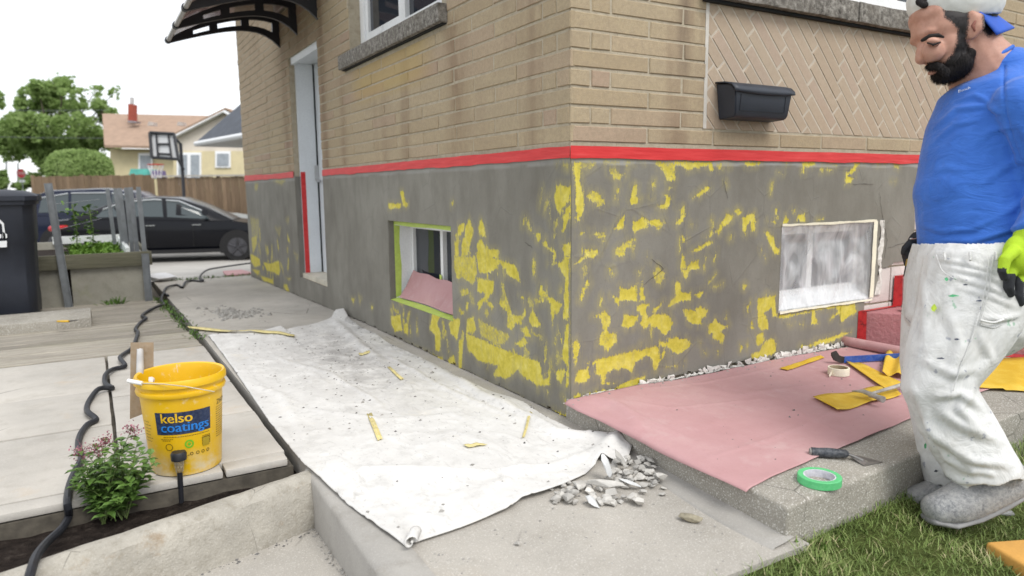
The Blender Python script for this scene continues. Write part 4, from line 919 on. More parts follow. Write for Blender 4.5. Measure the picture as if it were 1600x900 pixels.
for u, v, s, rx, h, mt, lb in ((948, 752, (.055, .10, .014), (1.05, .3, .2), .02, M_pale, 'flat grey shard standing up in the middle of the rubble heap'), (948, 770, (.15, .032, .03), (.12, .0, -.75), .018, M_chunk, 'long brown edged slab lying across the front of the rubble heap'), (928, 790, (.052, .07, .02), (.5, .2, .6), .0, M_pale, 'pointed white shard lying at the front of the rubble heap'), (985, 765, (.035, .085, .012), (.3, .2, .9), .012, M_pale, 'thin bluish white splinter on the right of the rubble heap'), (905, 768, (.07, .05, .03), (.2, .1, .2), .01, M_chunk, 'wide pale block at the left of the rubble heap'), (968, 738, (.03, .08, .02), (.6, .2, .1), .03, M_chunk, 'upright narrow grey piece near the top of the rubble heap'), (890, 785, (.05, .028, .02), (.1, .0, .9), .0, M_chunk, 'stubby grey stick of mortar at the left foot of the heap'), (1024, 752, (.045, .03, .025), (.1, 0, .3), .0, M_chunk, 'single grey lump leaning to the porch slab side of the heap')):
    put_chunk(u, v, s, 900+k, lb, h, mt, rot=Matrix.Rotation(rx[2], 3, 'Z') @ Matrix.Rotation(rx[0], 3, 'X') @ Matrix.Rotation(rx[1], 3, 'Y'), group=None, n=18); k += 1
put_chunk(1078, 815, (.085, .034, .03), 1201, 'brown crusty lump of mortar alone on the near path', 0, simple('crusty_mortar', (.30, .27, .20), .95, .5, 25, 90, 1.0), group=None, rot=Matrix.Rotation(-.9, 3, 'Z'), n=30)
put_chunk(808, 852, (.022, .02, .02), 1202, 'small round grey pebble near the bottom of the path', group=None, name='pebble')
# ---- paper on the porch slab
wall_ = [(-.045, .0-.02), (.3, -.022), (.8, -.03), (1.4, -.02), (1.88, -.05)]; fl = [on_slab(*p)[:2] for p in ((1166, 768), (1215, 744), (1290, 713), (1360, 684), (1430, 654), (1520, 618))]+[(1.95, -.80)]
lf = [(-.045, -.02), (-.055, -.12), (-.050, -.3), (-.040, -.5), (-.045, -.8), (fl[0][0]-.0, fl[0][1])]; rg = [(1.88, -.05), (1.93, -.4), (1.95, -.80)]
P2 = coons(wall_, fl, lf, rg, 90, 150); Zs = sz(0, P2[..., 1])+.005; P = np.concatenate([P2, Zs[..., None]], -1)
zz = np.clip(fbm(P2[..., 0]*3, P2[..., 1]*3, 141)-.45, 0, 1)*.022+(fbm(P2[..., 0]*11, P2[..., 1]*11, 143)-.45)*.003
rl = [on_slab(*p)[:2] for p in ((915, 622), (940, 630), (965, 640), (985, 655), (1003, 676))]
for ln_ in ([(960, 640), (1080, 690), (1150, 750)], [(1050, 600), (1120, 660), (1230, 730)], [(1180, 570), (1230, 640), (1330, 690)], [(1000, 612), (1100, 600), (1250, 570)], [(930, 625), (1050, 640), (1200, 625)], [(1100, 720), (1200, 690), (1320, 640)]): zz += ridge(P, [on_slab(*p)[:2] for p in ln_], .0035, .008)
zz += ridge(P, rl, .020, .03)+ridge(P, [on_slab(*p)[:2] for p in ((1000, 590), (1150, 620), (1290, 600))], .003, .02)
over = np.clip((-.020-P2[..., 0])/.03, 0, 1.4); P[..., 2] = Zs+np.clip(zz, 0, .05)-.020*over**1.3*(1+.5*np.sin(P2[..., 1]*9))*(P2[..., 0] < 0)
PAPER = P; pp = solo('paper_sheet', MB().grid(P), M_rosin, 'large dusty pink paper sheet spread over the porch slab', 'paper', None, 'all'); solidify(pp, .0012, 1)
crumbs('paper_crumbs', [PAPER[int(r3.random()*88), int(r3.random()*148)]+np.array([0, 0, .001]) for _ in range(70)], M_crumb, .002, .008, 'dark crumbs dotted over the pink paper sheet', seed=12)
crumbs('wall_foot_crumbs', [PAPER[int(r3.random()**2*7), int(r3.random()*148)]+np.array([0, 0, .001]) for _ in range(140)], M_crumb2, .002, .009, 'pale render crumbs along the foot of the front wall', seed=13)
_PF = PAPER.reshape(-1, 3)
def on_paper(u, v, h=0.0):
    p = on_slab(u, v, .008)
    for _ in range(4):
        d_ = ((_PF[:, :2]-p[:2])**2).sum(1); k_ = int(np.argmin(d_)); zt_ = max(float(_PF[k_, 2]) if d_[k_] < .0015 else -9, float(sz(0, p[1])))+.002+h; p = onZ(u, v, zt_)
    return p
# ---- covered steps
M_rosin_shaded = simple('shaded_step_paper', (.36, .145, .155), .7, .14, 4, 50, .5, dist=.012, tint=(.42, .22, .22))  # deeper red copy of the rosin paper; shade on the steps put into its colour
steps = thing('covered_steps', 'porch steps wrapped in dusty red paper with red taped edges', 'steps', (2.9, -.4, .07))
def stp(x): return [(x, -.004), (x+.50, -.62), (x+.72, -.86), (4.45, -.86), (4.45, -.004)]
for i, (x, z0, z1) in enumerate(((1.88, .04, .262), (2.19, .2625, .43), (2.50, .4305, .60), (2.81, .6005, .77))):
    slab_prism(stp(x), lambda a, b: z1, z0, .010, 3, 5, .004, 160+i).build('step', M_rosin_shaded, steps, True)
q = N('red_edge_tape'); a = q.noise(25, 5, .7); c = q.ramp(a, [(.32, (.05, .006, .008)), (.42, (.40, .012, .015)), (.7, (.55, .03, .03))]); q.set(c, .4, 0, .5); q.bump(a, .5, .004); M_red2 = q.m
for x, z0, z1 in ((1.88, .085, .262), (2.19, .264, .43)):
    ux, uy = .63, -.777
    MB().add([(x-.006, -.008, z0), (x+.045*ux-.006, .045*uy-.008, z0), (x+.040*ux-.006, .04*uy-.008, z1+.004), (x-.006, -.008, z1+.004)], [(0, 1, 2, 3)]).build('edge_tape', M_red2, steps)
    MB().add([(x-.006, -.008, z1+.0045), (x+.04*ux, .04*uy-.008, z1+.0045), (x+.31, -.035, z1+.0045), (x+.31, -.006, z1+.0045)], [(0, 1, 2, 3)]).build('edge_tape', M_red2, steps)
MB().add([(1.876+.50*t-.006, -.004-.62*t-.008, .085) for t in (.06, .5, 1)]+[(1.876+.50*t-.010, -.004-.62*t-.012, .068) for t in (1, .5, .06)], [(0, 1, 4, 5), (1, 2, 3, 4)]).build('edge_tape', M_red2, steps)
put = on_slab(1421, 478); solo('glove', chunk_mb((2.08, -.16, .264), (.07, .12, .05), 77, .5, 40), simple('grey_glove', (.22, .22, .20), .9, .4, 30, 80, .6), 'grey crumpled work glove lying on the lowest covered step', 'glove', None, True)
# ---- paper roll
a, b = on_paper(1313, 531, .03), on_paper(1425, 552, .03); a = Vector(a); b = Vector(b); d = (b-a).normalized(); b = a+d*.52; n1 = Vector((-d.y, d.x, 0)); sp = [(.013+.0007*k, k*.5) for k in range(24)]; mb = MB()
mb.grid(np.array([[tuple(a+d*(t*.52)+n1*(r*math.cos(an))+Vector((0, 0, 1))*(r*math.sin(an))) for r, an in sp] for t in np.linspace(0, 1, 8)])); o = solo('paper_roll', mb, M_rosin, 'rolled up pink paper lying against the wall by the steps', 'paper roll', None, 'all'); solidify(o, .0012)
# ---- pry bar
M_blue = simple('blue_paint', (.015, .075, .36), .45, .25, 25, 90, .15, tint=(.22, .26, .34)); M_steel = simple('worn_steel', (.30, .29, .28), .5, .35, 25, 120, .25, .7); M_iron = simple('dark_iron', (.055, .05, .048), .55, .4, 25, 120, .25, .6)
a, b = Vector(on_paper(1318, 562, .018)), Vector(on_paper(1420, 556, .018)); d = (b-a).normalized(); n1 = Vector((-d.y, d.x, 0)); pb = thing('pry_bar', 'blue flat pry bar with a dark hooked end beside the masking tape', 'pry bar', a)
def bar(pts, hw, ht, nm, mt, par):
    rows = []
    for i, p in enumerate(pts):
        t = (Vector(pts[min(i+1, len(pts)-1)])-Vector(pts[max(i-1, 0)])).normalized(); up = n1.cross(t); up = up if up.z > 0 or abs(up.z) < .2 else -up
        w_ = hw[i] if hasattr(hw, '__len__') else hw; h_ = ht[i] if hasattr(ht, '__len__') else ht
        rows.append([tuple(Vector(p)+n1*sx*w_+up*sy*h_) for sx, sy in ((-1, -1), (1, -1), (1, 1), (-1, 1), (-1, -1))])
    m = MB(); m.grid(np.array(rows)); m.f += [(0, 1, 2, 3), tuple((len(rows)-1)*5+k for k in range(4))]; return m.build(nm, mt, par, True)
bar([tuple(a+d*t) for t in np.linspace(0, .34, 4)], .006, .015, 'shaft', M_blue, pb)
bar([tuple(a+d*(.0-.001)), tuple(a+d*-.02+Vector((0, 0, .003))), tuple(a+d*-.04+Vector((0, 0, .012))), tuple(a+d*-.052+Vector((0, 0, .03))), tuple(a+d*-.056+Vector((0, 0, .042)))], [.006, .006, .006, .005, .003], [.015, .016, .017, .016, .013], 'hook', M_iron, pb)
# ---- rolls of tape
def tape_roll(c, ro, ri, h, mt, core, label, name='tape_roll', M=None):
    t = thing(name, label, 'tape roll', c)
    MB().lathe([(ri+.004, 0), (ro-.0015, 0), (ro, .0015), (ro, h-.0015), (ro-.0015, h), (ri+.004, h)], c, 40, None, True).build('tape', mt, t, True)
    MB().lathe([(ri, .0008), (ri+.0038, .0008), (ri+.0038, h-.0008), (ri, h-.0008)], c, 40, None, True).build('core', core, t, True); return t
M_core = simple('card_core', (.62, .62, .66), .7, .2, 40, 120, .2, tint=(.35, .38, .50)); M_gtape = simple('green_masking', (.10, .50, .19), .55, .12, 20, 140, .12, tint=(.22, .62, .32))
c = on_slab(1280, 754); tape_roll(c, .062, .042, .024, M_gtape, M_core, 'green painter tape roll near the front edge of the porch slab')
c = on_paper(1310, 585); tp = tape_roll(c, .046, .036, .034, M_cream, simple('brown_core', (.38, .31, .20), .8), 'cream masking tape roll standing on the pink paper'); v0 = Vector(c); MB().add([v0+Vector(p) for p in ((-.046, .0, .008), (-.046, .0, .03), (-.085, -.012, .012), (-.08, -.012, .001))], [(0, 1, 2, 3)]).build('loose_end', M_cream, tp)
# ---- trowel
a, b, c2 = Vector(on_slab(1268, 706, .018)), Vector(on_slab(1323, 709, .02)), Vector(on_slab(1379, 722, .002)); tw = thing('trowel', 'pointed trowel with dark spattered handle on the porch slab', 'trowel', a); d = (b-a).normalized()
M_hand = simple('spattered_handle', (.03, .035, .045), .5, .3, 20, 110, .2, tint=(.28, .29, .30)); MB().tube([tuple(a+d*t) for t in (-.004, 0, .02, .05, .08, .105, .112)], [.008, .0155, .0145, .016, .0145, .013, .008], 14).build('handle', M_hand, tw, True)
MB().tube([tuple(a-d*.006), tuple(a-d*.002)], [.012, .013], 14).build('end_cap', M_crumb2, tw, True)
e = (c2-b); L_ = e.length; e.normalize(); s_ = Vector((-e.y, e.x, 0)).normalized(); bl = MB(); b2 = b+e*.012
for zz_ in (0, -.0018): pass
bl.add([b2-Vector((0, 0, .006)), b2+e*.03+s_*.046-Vector((0, 0, .012)), c2, b2+e*.03-s_*.046-Vector((0, 0, .012)), b2+e*.05-Vector((0, 0, .011))], [(0, 1, 4), (1, 2, 4), (2, 3, 4), (3, 0, 4)]); solidify(bl.build('blade', M_steel, tw), .0018)
MB().tube([tuple(b+d*.0), tuple(b+e*.02-Vector((0, 0, .002))), tuple(b+e*.05-Vector((0, 0, .009)))], .005, 8).build('tang', M_steel, tw, True)
# ---- yellow mesh
q = N('yellow_mesh'); t1 = q.objco(); wv1 = q.n('ShaderNodeTexWave', wave_type='BANDS', bands_direction='X'); wv1.inputs['Scale'].default_value = 55; q.l(t1, wv1.inputs[0]); wv2 = q.n('ShaderNodeTexWave', wave_type='BANDS', bands_direction='Y'); wv2.inputs['Scale'].default_value = 55; q.l(t1, wv2.inputs[0])
mm = q.math('MAXIMUM', wv1.outputs['Fac'], wv2.outputs['Fac']); c = q.mix(q.val(q.noise(20, 4), .4, .7), (.68, .43, .02), (.74, .52, .06)); c = q.mix(q.val(mm, .2, .6, .55, 0), c, (.52, .30, .05)); q.set(c, .55, 0, .4); q.bump(mm, .4, .003); M_mesh = q.m
M_scrap = simple('dusty_mesh', (.62, .53, .22), .8, .25, 30, 90, .3, tint=(.66, .62, .48))
def drape(p, fn):
    if fn is None:
        d_ = ((_PF[:, :2]-p[:2])**2).sum(1); k_ = int(np.argmin(d_)); return max(float(_PF[k_, 2]) if d_[k_] < .0015 else -9, float(sz(0, p[1])))
    if fn is cz:
        Q = CLOTH.reshape(-1, 3); d_ = ((Q[:, :2]-p[:2])**2).sum(1); k_ = int(np.argmin(d_)); return max(float(Q[k_, 2]) if d_[k_] < .0015 else -9, float(gz(0, p[1])))
    Q = CLOTH.reshape(-1, 3); d_ = ((Q[:, :2]-p[:2])**2).sum(1); k_ = int(np.argmin(d_)); return max(float(Q[k_, 2]) if d_[k_] < .0015 else -9, float(gz(0, p[1])))
cz = lambda u, v: on_path(u, v)
def mesh_sheet(name, px, label, h=.008, cat='mesh', wave=.006, fn=None, n=24, m=8, curl=0.0, mat=None):
    """px: four corner pixels (left-top, right-top, right-bottom, left-bottom)"""
    A_, B_, C_, D_ = [np.array((fn or on_paper)(*p)) for p in px]; rows = []
    for i in range(n):
        t = i/(n-1); row = []
        for j in range(m):
            s = j/(m-1); p = (A_*(1-t)+B_*t)*(1-s)+(D_*(1-t)+C_*t)*s; p = p.copy(); p[2] = drape(p, fn)+h+wave*(math.sin(t*11+s*2)*.5+.5)+curl*(max(0, t-.7)/.3)**2; row.append(tuple(p))
        rows.append(row)
    o = solo(name, MB().grid(np.array(rows)), mat or M_mesh, label, cat, None, 'all'); solidify(o, .001); return o
mesh_sheet('mesh_strip', ((1270, 623), (1398, 604), (1408, 620), (1308, 645)), 'wavy yellow mesh strip lying under the hammer', .006, wave=.010)
mesh_sheet('mesh_strip', ((1322, 568), (1350, 571), (1412, 603), (1385, 612)), 'yellow mesh strip running from the masking tape roll', .010, wave=.004)
mesh_sheet('mesh_strip', ((1384, 556), (1424, 553), (1424, 594), (1378, 590)), 'folded yellow mesh piece beside the painter trousers', .012, wave=.02, curl=.03)
mesh_sheet('mesh_strip', ((1500, 562), (1640, 560), (1640, 615), (1520, 607)), 'flat yellow mesh sheet right of the painter on the slab', .006, wave=.004)
mesh_sheet('mesh_scrap', ((1218, 577), (1282, 556), (1288, 560), (1230, 580)), 'thin yellow mesh sliver on the pink paper near the wall', .006, wave=.002)
mesh_sheet('mesh_scrap', ((573, 652), (581, 650), (598, 692), (590, 695)), 'short yellow mesh scrap in the middle of the drop cloth', .006, wave=.003, fn=cz, m=4, mat=M_scrap)
mesh_sheet('mesh_scrap', ((828, 650), (832, 651), (820, 688), (816, 690)), 'narrow yellow mesh scrap on the cloth under the house corner', .008, wave=.003, fn=cz, m=4, mat=M_scrap)
mesh_sheet('mesh_scrap', ((605, 578), (610, 577), (631, 598), (626, 600)), 'yellow mesh scrap on the cloth below the basement window', .006, wave=.003, fn=cz, m=4, mat=M_scrap)
mesh_sheet('mesh_scrap', ((560, 555), (578, 554.5), (578, 557), (562, 558.5)), 'tiny yellow mesh scrap near the far end of the cloth', .006, wave=.003, fn=cz, m=4, mat=M_scrap)
mesh_sheet('mesh_scrap', ((724, 706), (752, 703), (762, 705), (732, 709.5)), 'pale yellow mesh scrap caught in a cloth fold', .008, wave=.003, fn=cz, m=4, mat=M_scrap)
mesh_sheet('mesh_ribbon', ((292, 513), (462, 529), (459, 531.5), (296, 516.5)), 'long yellow mesh ribbon across the far end of the cloth', .012, wave=.006, fn=on_path, m=4, mat=M_scrap)
# ---- hammer
a, b = Vector(on_paper(1336, 606, .040)), Vector(on_paper(1379, 624, .034)); hm = thing('hammer', 'dusty claw hammer resting on the yellow mesh strip', 'hammer', a); d = (b-a).normalized(); n1 = Vector((-d.y, d.x, 0)); M_dust = simple('dusty_steel', (.40, .385, .36), .7, .35, 25, 110, .3, .2)
mid = a.lerp(b, .55); MB().tube([tuple(mid), tuple(a.lerp(b, .8)), tuple(b), tuple(b+d*.004)], [.011, .010, .0135, .013], 12).build('head', M_dust, hm, True)
for sg in (-1, 1): MB().tube([tuple(mid), tuple(a.lerp(b, .3)+n1*sg*.006), tuple(a+n1*sg*.014-Vector((0, 0, .012)))], [.010, .007, .0025], 8).build('claw', M_dust, hm, True)
h1 = Vector(on_paper(1428, 596, .028)); MB().tube([tuple(mid), tuple(mid.lerp(h1, .3)), tuple(mid.lerp(h1, .7)), tuple(h1)], [.006, .007, .009, .009], 10).build('handle', M_dust, hm, True)
# ---- sponge block on the lawn
fq = [onZ(u, v, -.105)[:2] for u, v in ((1540, 846), (1650, 912), (1790, 872), (1672, 836))]; fm = slab_prism([tuple(p) for p in fq], lambda x, y: -.105, -.165, .010, 3, 4, .002, 190); solo('foam_pad', fm, simple('orange_foam', (.62, .33, .08), .9, .10, 14, 160, .35), 'thick orange yellow foam pad on the lawn at the corner', 'foam pad', None, True)
# ---- odds and ends on the path
c = on_path(375, 426); solo('paper_scrap', slab_prism([(c[0]-.22, c[1]-.35), (c[0]+.12, c[1]-.30), (c[0]+.08, c[1]+.35), (c[0]-.16, c[1]+.3)], lambda x, y: float(gz(0, y))+.012, -.11, .003, 1, 3, .003, 195), M_rosin, 'pale pink paper scrap lying beyond the far house corner', 'paper')
c = on_path(252, 439); solo('plastic_bag', chunk_mb((c[0], c[1], c[2]), (.42, .36, .10), 88, .9, 50), simple('white_bag', (.66, .66, .68), .5, .1, 10, 60, .3), 'crumpled white plastic bag beside the raised planter', 'bag', None, True)

crumbs('landing_grit', [np.array([-1.055+d_[0]*t+rng.gauss(0, .012)+nn2[0]*.095, .045+d_[1]*t+rng.gauss(0, .012)+nn2[1]*.095, -.166]) for d_, nn2 in ((np.array([-.957, -.289]), np.array([.289, -.957])),) for t in [rng.uniform(0, 1.2) for _ in range(170)]], M_crumb, .002, .009, 'dark grit gathered in the crease below the rough curb', seed=21)
crumbs('landing_grit', [np.array([-1.066-abs(rng.gauss(0, .012)), rng.uniform(-.9, -.05), -.166]) for _ in range(110)], M_crumb2, .002, .008, 'pale grit gathered against the path edge on the landing', seed=22)
# ================================================================ bucket, plants, bin, planter on the patio side
def text_geo(s, size, extr=0.0):
    cu = bpy.data.curves.new('t', 'FONT'); cu.body = s; cu.size = size; cu.align_x = 'LEFT'; cu.resolution_u = 3; o = bpy.data.objects.new('t', cu); COL.objects.link(o)
    dg = bpy.context.evaluated_depsgraph_get(); me = o.evaluated_get(dg).to_mesh(); V = [tuple(v.co) for v in me.vertices]; Fc = [tuple(p.vertices) for p in me.polygons]; o.evaluated_get(dg).to_mesh_clear()
    bpy.data.objects.remove(o); bpy.data.curves.remove(cu); return V, Fc
BC = np.array([-1.395, .315, .002]); BH = .328
q = N('yellow_pail'); a = q.noise(9, 5, .6); b = q.noise(40, 4, .7); c = q.ramp(a, [(.3, (.68, .40, .004)), (.7, (.74, .46, .010))]); sp_ = q.n('ShaderNodeSeparateXYZ'); q.l(q.pos, sp_.inputs[0]); c = q.mix(q.val(b, .60, .76, 0, .6), c, (.70, .60, .36)); c = q.mix(q.math('MULTIPLY', q.val(sp_.outputs[2], .02, .10, .75, 0), q.val(q.noise(14, 5, .7), .40, .62)), c, (.66, .60, .46)); c = q.mix(q.val(q.noise(22, 5, .75, stretch=(1, 1, .3)), .63, .70, 0, .5), c, (.62, .58, .50)); q.set(c, q.val(b, .3, .7, .28, .5), 0, .5); q.bump(b, .08, .002); M_pail = q.m
M_navy = simple('navy_print', (.010, .022, .065), .4, .25, 30, 120, .05, tint=(.10, .12, .17)); M_yprint = simple('yellow_print', (.74, .46, .02), .4); M_bprint = simple('blue_print', (.02, .20, .62), .4, .1); M_kprint = simple('dark_print', (.14, .09, .012), .5, .2); M_gprint = simple('green_print', (.16, .45, .02), .5, .1)
pail = thing('paint_bucket', 'bright yellow plastic paint bucket with a navy label on the pavers', 'bucket', BC)
br = lambda z: .111+.022*z/BH
KZ = BH/.355
prof = [(.0, .004), (.102, .004), (.109, .0), (br(.008), .008), (br(.29*KZ), .29*KZ), (br(.29*KZ)+.009, .292*KZ), (br(.30*KZ)+.011, .300*KZ), (br(.31*KZ)+.009, .307*KZ), (br(.31*KZ)+.003, .311*KZ), (br(.325*KZ)+.003, .325*KZ), (br(.33*KZ)+.012, .328*KZ), (br(.34*KZ)+.012, .344*KZ), (br(.35*KZ)+.006, BH), (br(.35*KZ)-.002, BH-.003), (br(.33*KZ)-.006, .33*KZ), (br(.05)-.006, .012), (0, .012)]
MB().lathe(prof[1:-1], BC, 56).build('bucket_body', M_pail, pail, True)
tocam = math.atan2(CAM[1]-BC[1], CAM[0]-BC[0])
def wrap(V, F_, u0, z0, mat, name, par=pail, lift=.0012, rot=0.0):
    """lay flat print on the bucket: x runs to the right round the wall as seen from the front"""
    mb = MB(); out = []
    for x, y, *_ in V:
        z = (z0+y)*KZ; r = br(z)+lift; an = tocam+rot+(u0+x)*.92/br(.2); out.append((BC[0]+r*math.cos(an), BC[1]+r*math.sin(an), BC[2]+z))
    mb.add(out, F_); return mb.build(name, mat, par, False, False)
def rect(w_, h_, n=14): return [(w_*i/n, y) for i in range(n+1) for y in (0, h_)], [(2*i, 2*i+2, 2*i+3, 2*i+1) for i in range(n)]
V, F_ = rect(.192, .082); lab = wrap(V, F_, -.098, .158, M_navy, 'label')
lab['label'] = 'navy label reading kelso coatings'
def bold(V, F_): return V, F_
for s, sz_, x0, z0, mt, nm in (('kelso', .050, -.080, .203, M_yprint, 'lettering'), ('coatings', .050, -.082, .169, M_bprint, 'lettering')):
    V, F_ = text_geo(s, sz_)
    for k in range(3): wrap([(x*1.02+k*.0011, y) for x, y, *_ in V], F_, x0, z0, mt, nm, lab, .0022+k*.0003)
V, F_ = text_geo('ZHOM', .026)
for k in range(2): wrap([(x+k*.0008, y) for x, y, *_ in V], F_, .128, .236, M_kprint, 'small_print')
r4 = random.Random(4); Vs, Fs = [], []
def dash(x, z, w_, h_=.0022):
    o = len(Vs); Vs.extend([(x, z), (x+w_, z), (x+w_, z+h_), (x, z+h_)]); Fs.append((o, o+1, o+2, o+3))
for row in range(14):
    x = .124
    while x < .182: w_ = r4.uniform(.004, .012); dash(x, .225-row*.0085, w_); x += w_+.003
for row, (x0, x1, z) in enumerate(((-.075, .09, .148), (-.085, -.045, .140), (-.08, -.05, .135), (.06, .088, .136), (.06, .088, .131))):
    x = x0
    while x < x1: w_ = r4.uniform(.004, .009); dash(x, z, w_); x += w_+.002
for row in range(7):
    x = -.165
    while x < -.13: w_ = r4.uniform(.004, .01); dash(x, .20-row*.012, w_); x += w_+.003
for row in range(5): dash(.058, .105+row*.006, .034, .004)
for k in range(4): dash(-.03+k*.011, .075, .008, .002)
wrap([(x, y-.0) for x, y in Vs], Fs, 0, 0, M_kprint, 'small_print')['kind'] = 'stuff'
def ring(cx_, cz_, r, w_, n=20): return [(cx_+(r+(w_ if k % 2 else 0))*math.cos(2*math.pi*(k//2)/n), cz_+(r+(w_ if k % 2 else 0))*math.sin(2*math.pi*(k//2)/n)) for k in range(2*n)], [(2*i, 2*i+1, (2*i+3) % (2*n), (2*i+2) % (2*n)) for i in range(n)]
wrap(*ring(-.058, .112, .011, .0022), 0, 0, M_kprint, 'round_mark'); wrap(*ring(.012, .118, .010, .006), 0, 0, M_gprint, 'green_mark'); wrap(*ring(.012, .118, .0, .006), 0, 0, M_gprint, 'green_mark')
for i, x in enumerate((.018, .040, .060, .080)): wrap(*ring(x, .080, .004, .0022), 0, 0, M_kprint, 'round_mark')
V, F_ = rect(.028, .032, 3); wrap(V, F_, -.052+.0, .065, simple('ochre_print', (.42, .30, .02), .5), 'print_box'); wrap(V, F_, .060, .098, simple('ochre_print', (.42, .30, .02), .5), 'print_box')
# bail: wire and white grip swung over the near rim
M_wire = simple('wire', (.62, .55, .42), .4, .1, 9, 60, 0, .5); M_grip = simple('white_grip', (.80, .80, .78), .4, .05)
dB = depth_of(BC); pA = Vector(atD(200, 595, dB-.17)); pB = Vector(atD(222, 599, dB-.175)); MB().tube([pA, pA.lerp(pB, .5), pB], .007, 10).build('grip', M_grip, pail, True)
wp_ = [Vector(atD(u, v, dB+dd)) for u, v, dd in ((222, 599, -.175), (255, 600, -.195), (290, 604, -.195), (318, 609, -.185), (335, 612, -.165))]; MB().tube(wp_, .0018, 6).build('bail_wire', M_wire, pail, True)
# finishing trowel leaning behind the bucket
ft = thing('finishing_trowel', 'rectangular steel finishing trowel propped up behind the yellow bucket', 'trowel', onZ(222, 655, .0)); q = simple('brown_steel', (.34, .25, .16), .35, .3, 6, 80, .12, .55, tint=(.42, .36, .30))
y0 = BC[1]+.10; dT = depth_of((-1.55, y0, .1)); cs = [Vector(atD(u, v, dT+k)) for u, v, k in ((203, 655, 0), (240, 640, .03), (240, 535, .04), (204, 535, .01))]; dz_ = onZ(203, 655, 0); 
mb = MB().add(cs, [(0, 1, 2, 3)]); solidify(mb.build('blade', q, ft), .002)
MB().tube([Vector(atD(219, 545, dT-.03)), Vector(atD(219, 575, dT-.035)), Vector(atD(218, 598, dT-.03))], [.010, .012, .010], 10).build('handle', simple('grey_handle', (.55, .55, .55), .5, .2, 20, 80, .1), ft, True)
MB().tube([Vector(atD(219, 550, dT-.0)), Vector(atD(219, 546, dT-.03))], .005, 8).tube([Vector(atD(218, 596, dT-.0)), Vector(atD(218, 598, dT-.03))], .005, 8).build('tang', M_steel, ft, True)
# dirty rag/clamp on the rim beside the grip
c = Vector(atD(236, 590, dB-.14)); solo('rag', chunk_mb((c.x, c.y, c.z-.02), (.040, .022, .028), 91, .5, 16), simple('rag_white', (.66, .58, .52), .9, .25, 40, 90, .5), 'small stained rag tucked on the bucket rim', 'rag', None, True)
# ---- solar light
g = on_path(283, 776); g = np.array(onZ(283, 776, -.06)); dl = depth_of(g); sc_ = dl/FPX; sol = thing('solar_light', 'small black solar stake light in the soil before the bucket', 'garden light', g)
topz = atD(284, 735, dl)[2]; base = Vector((g[0], g[1], g[2]-.02)); ax = lambda z: Vector((g[0]+(z-g[2])*.02, g[1], z))
MB().tube([ax(g[2]-.02), ax(topz)], .0085, 10).build('stake', M_blk, sol, True)
q = N('clear_lens'); q.set((.8, .78, .7), .15, 0, .5, **{'Transmission Weight': .85}); M_lens = q.m
lz0 = topz; lz1 = atD(284, 716, dl)[2]; MB().lathe([(.010, lz0), (.012, lz0+.002), (.0165, lz1), (.014, lz1)], (ax(lz0).x, ax(lz0).y, 0), 18).build('lens', M_lens, sol, True)
MB().lathe([(.0165, lz1+.0005), (.0235, lz1+.002), (.0245, lz1+.022), (.021, lz1+.029), (.0, lz1+.030)], (ax(lz1).x, ax(lz1).y, 0), 20).build('cap', M_blk, sol, True)
# ---- flowering herb
def leaf(mb, base, dirv, up, ln, wd, fold=.25):
    d = dirv.normalized(); s = d.cross(up).normalized(); n_ = s.cross(d); p = [base, base+d*ln*.35+s*wd-n_*wd*fold*-1, base+d*ln*.75+s*wd*.6+n_*wd*fold, base+d*ln-n_*ln*.12, base+d*ln*.75-s*wd*.6+n_*wd*fold, base+d*ln*.35-s*wd+n_*wd*fold, base+d*ln*.5]
    mb.add(p, [(0, 1, 6), (1, 2, 6), (2, 3, 6), (3, 4, 6), (4, 5, 6), (5, 0, 6)])
q = N('herb_leaf'); a = q.noise(45, 3); c = q.ramp(a, [(.3, (.055, .115, .022)), (.6, (.11, .20, .04)), (.8, (.17, .27, .075))]); q.set(c, .5, 0, .35, **{'Subsurface Weight': .0}); M_leaf = q.m
M_stem = simple('herb_stem', (.12, .17, .05), .6); M_flower = simple('herb_flower', (.34, .13, .17), .8, .4, 60, 120, .3)
hc = Vector(onZ(178, 808, -.07)); herb = thing('flowering_herb', 'leafy green herb with dusky pink flower heads in the soil', 'plant', hc); lv, stm, fl_ = MB(), MB(), MB(); r5 = random.Random(9); dH = depth_of(hc)
tops = [(125, 705, 1), (150, 700, 1), (165, 690, 1), (140, 715, 0), (205, 672, 1), (190, 690, 0), (215, 690, 0), (222, 705, 0), (235, 712, 0), (240, 725, 0), (200, 705, 0), (180, 700, 0), (115, 730, 0), (120, 745, 0), (160, 720, 0), (225, 735, 0), (185, 715, 0), (210, 720, 0), (130, 740, 0), (235, 750, 0), (170, 740, 0), (150, 745, 0), (195, 735, 0)]
tops += [(r5.uniform(116, 242), r5.uniform(728, 788), 0) for _ in range(26)]
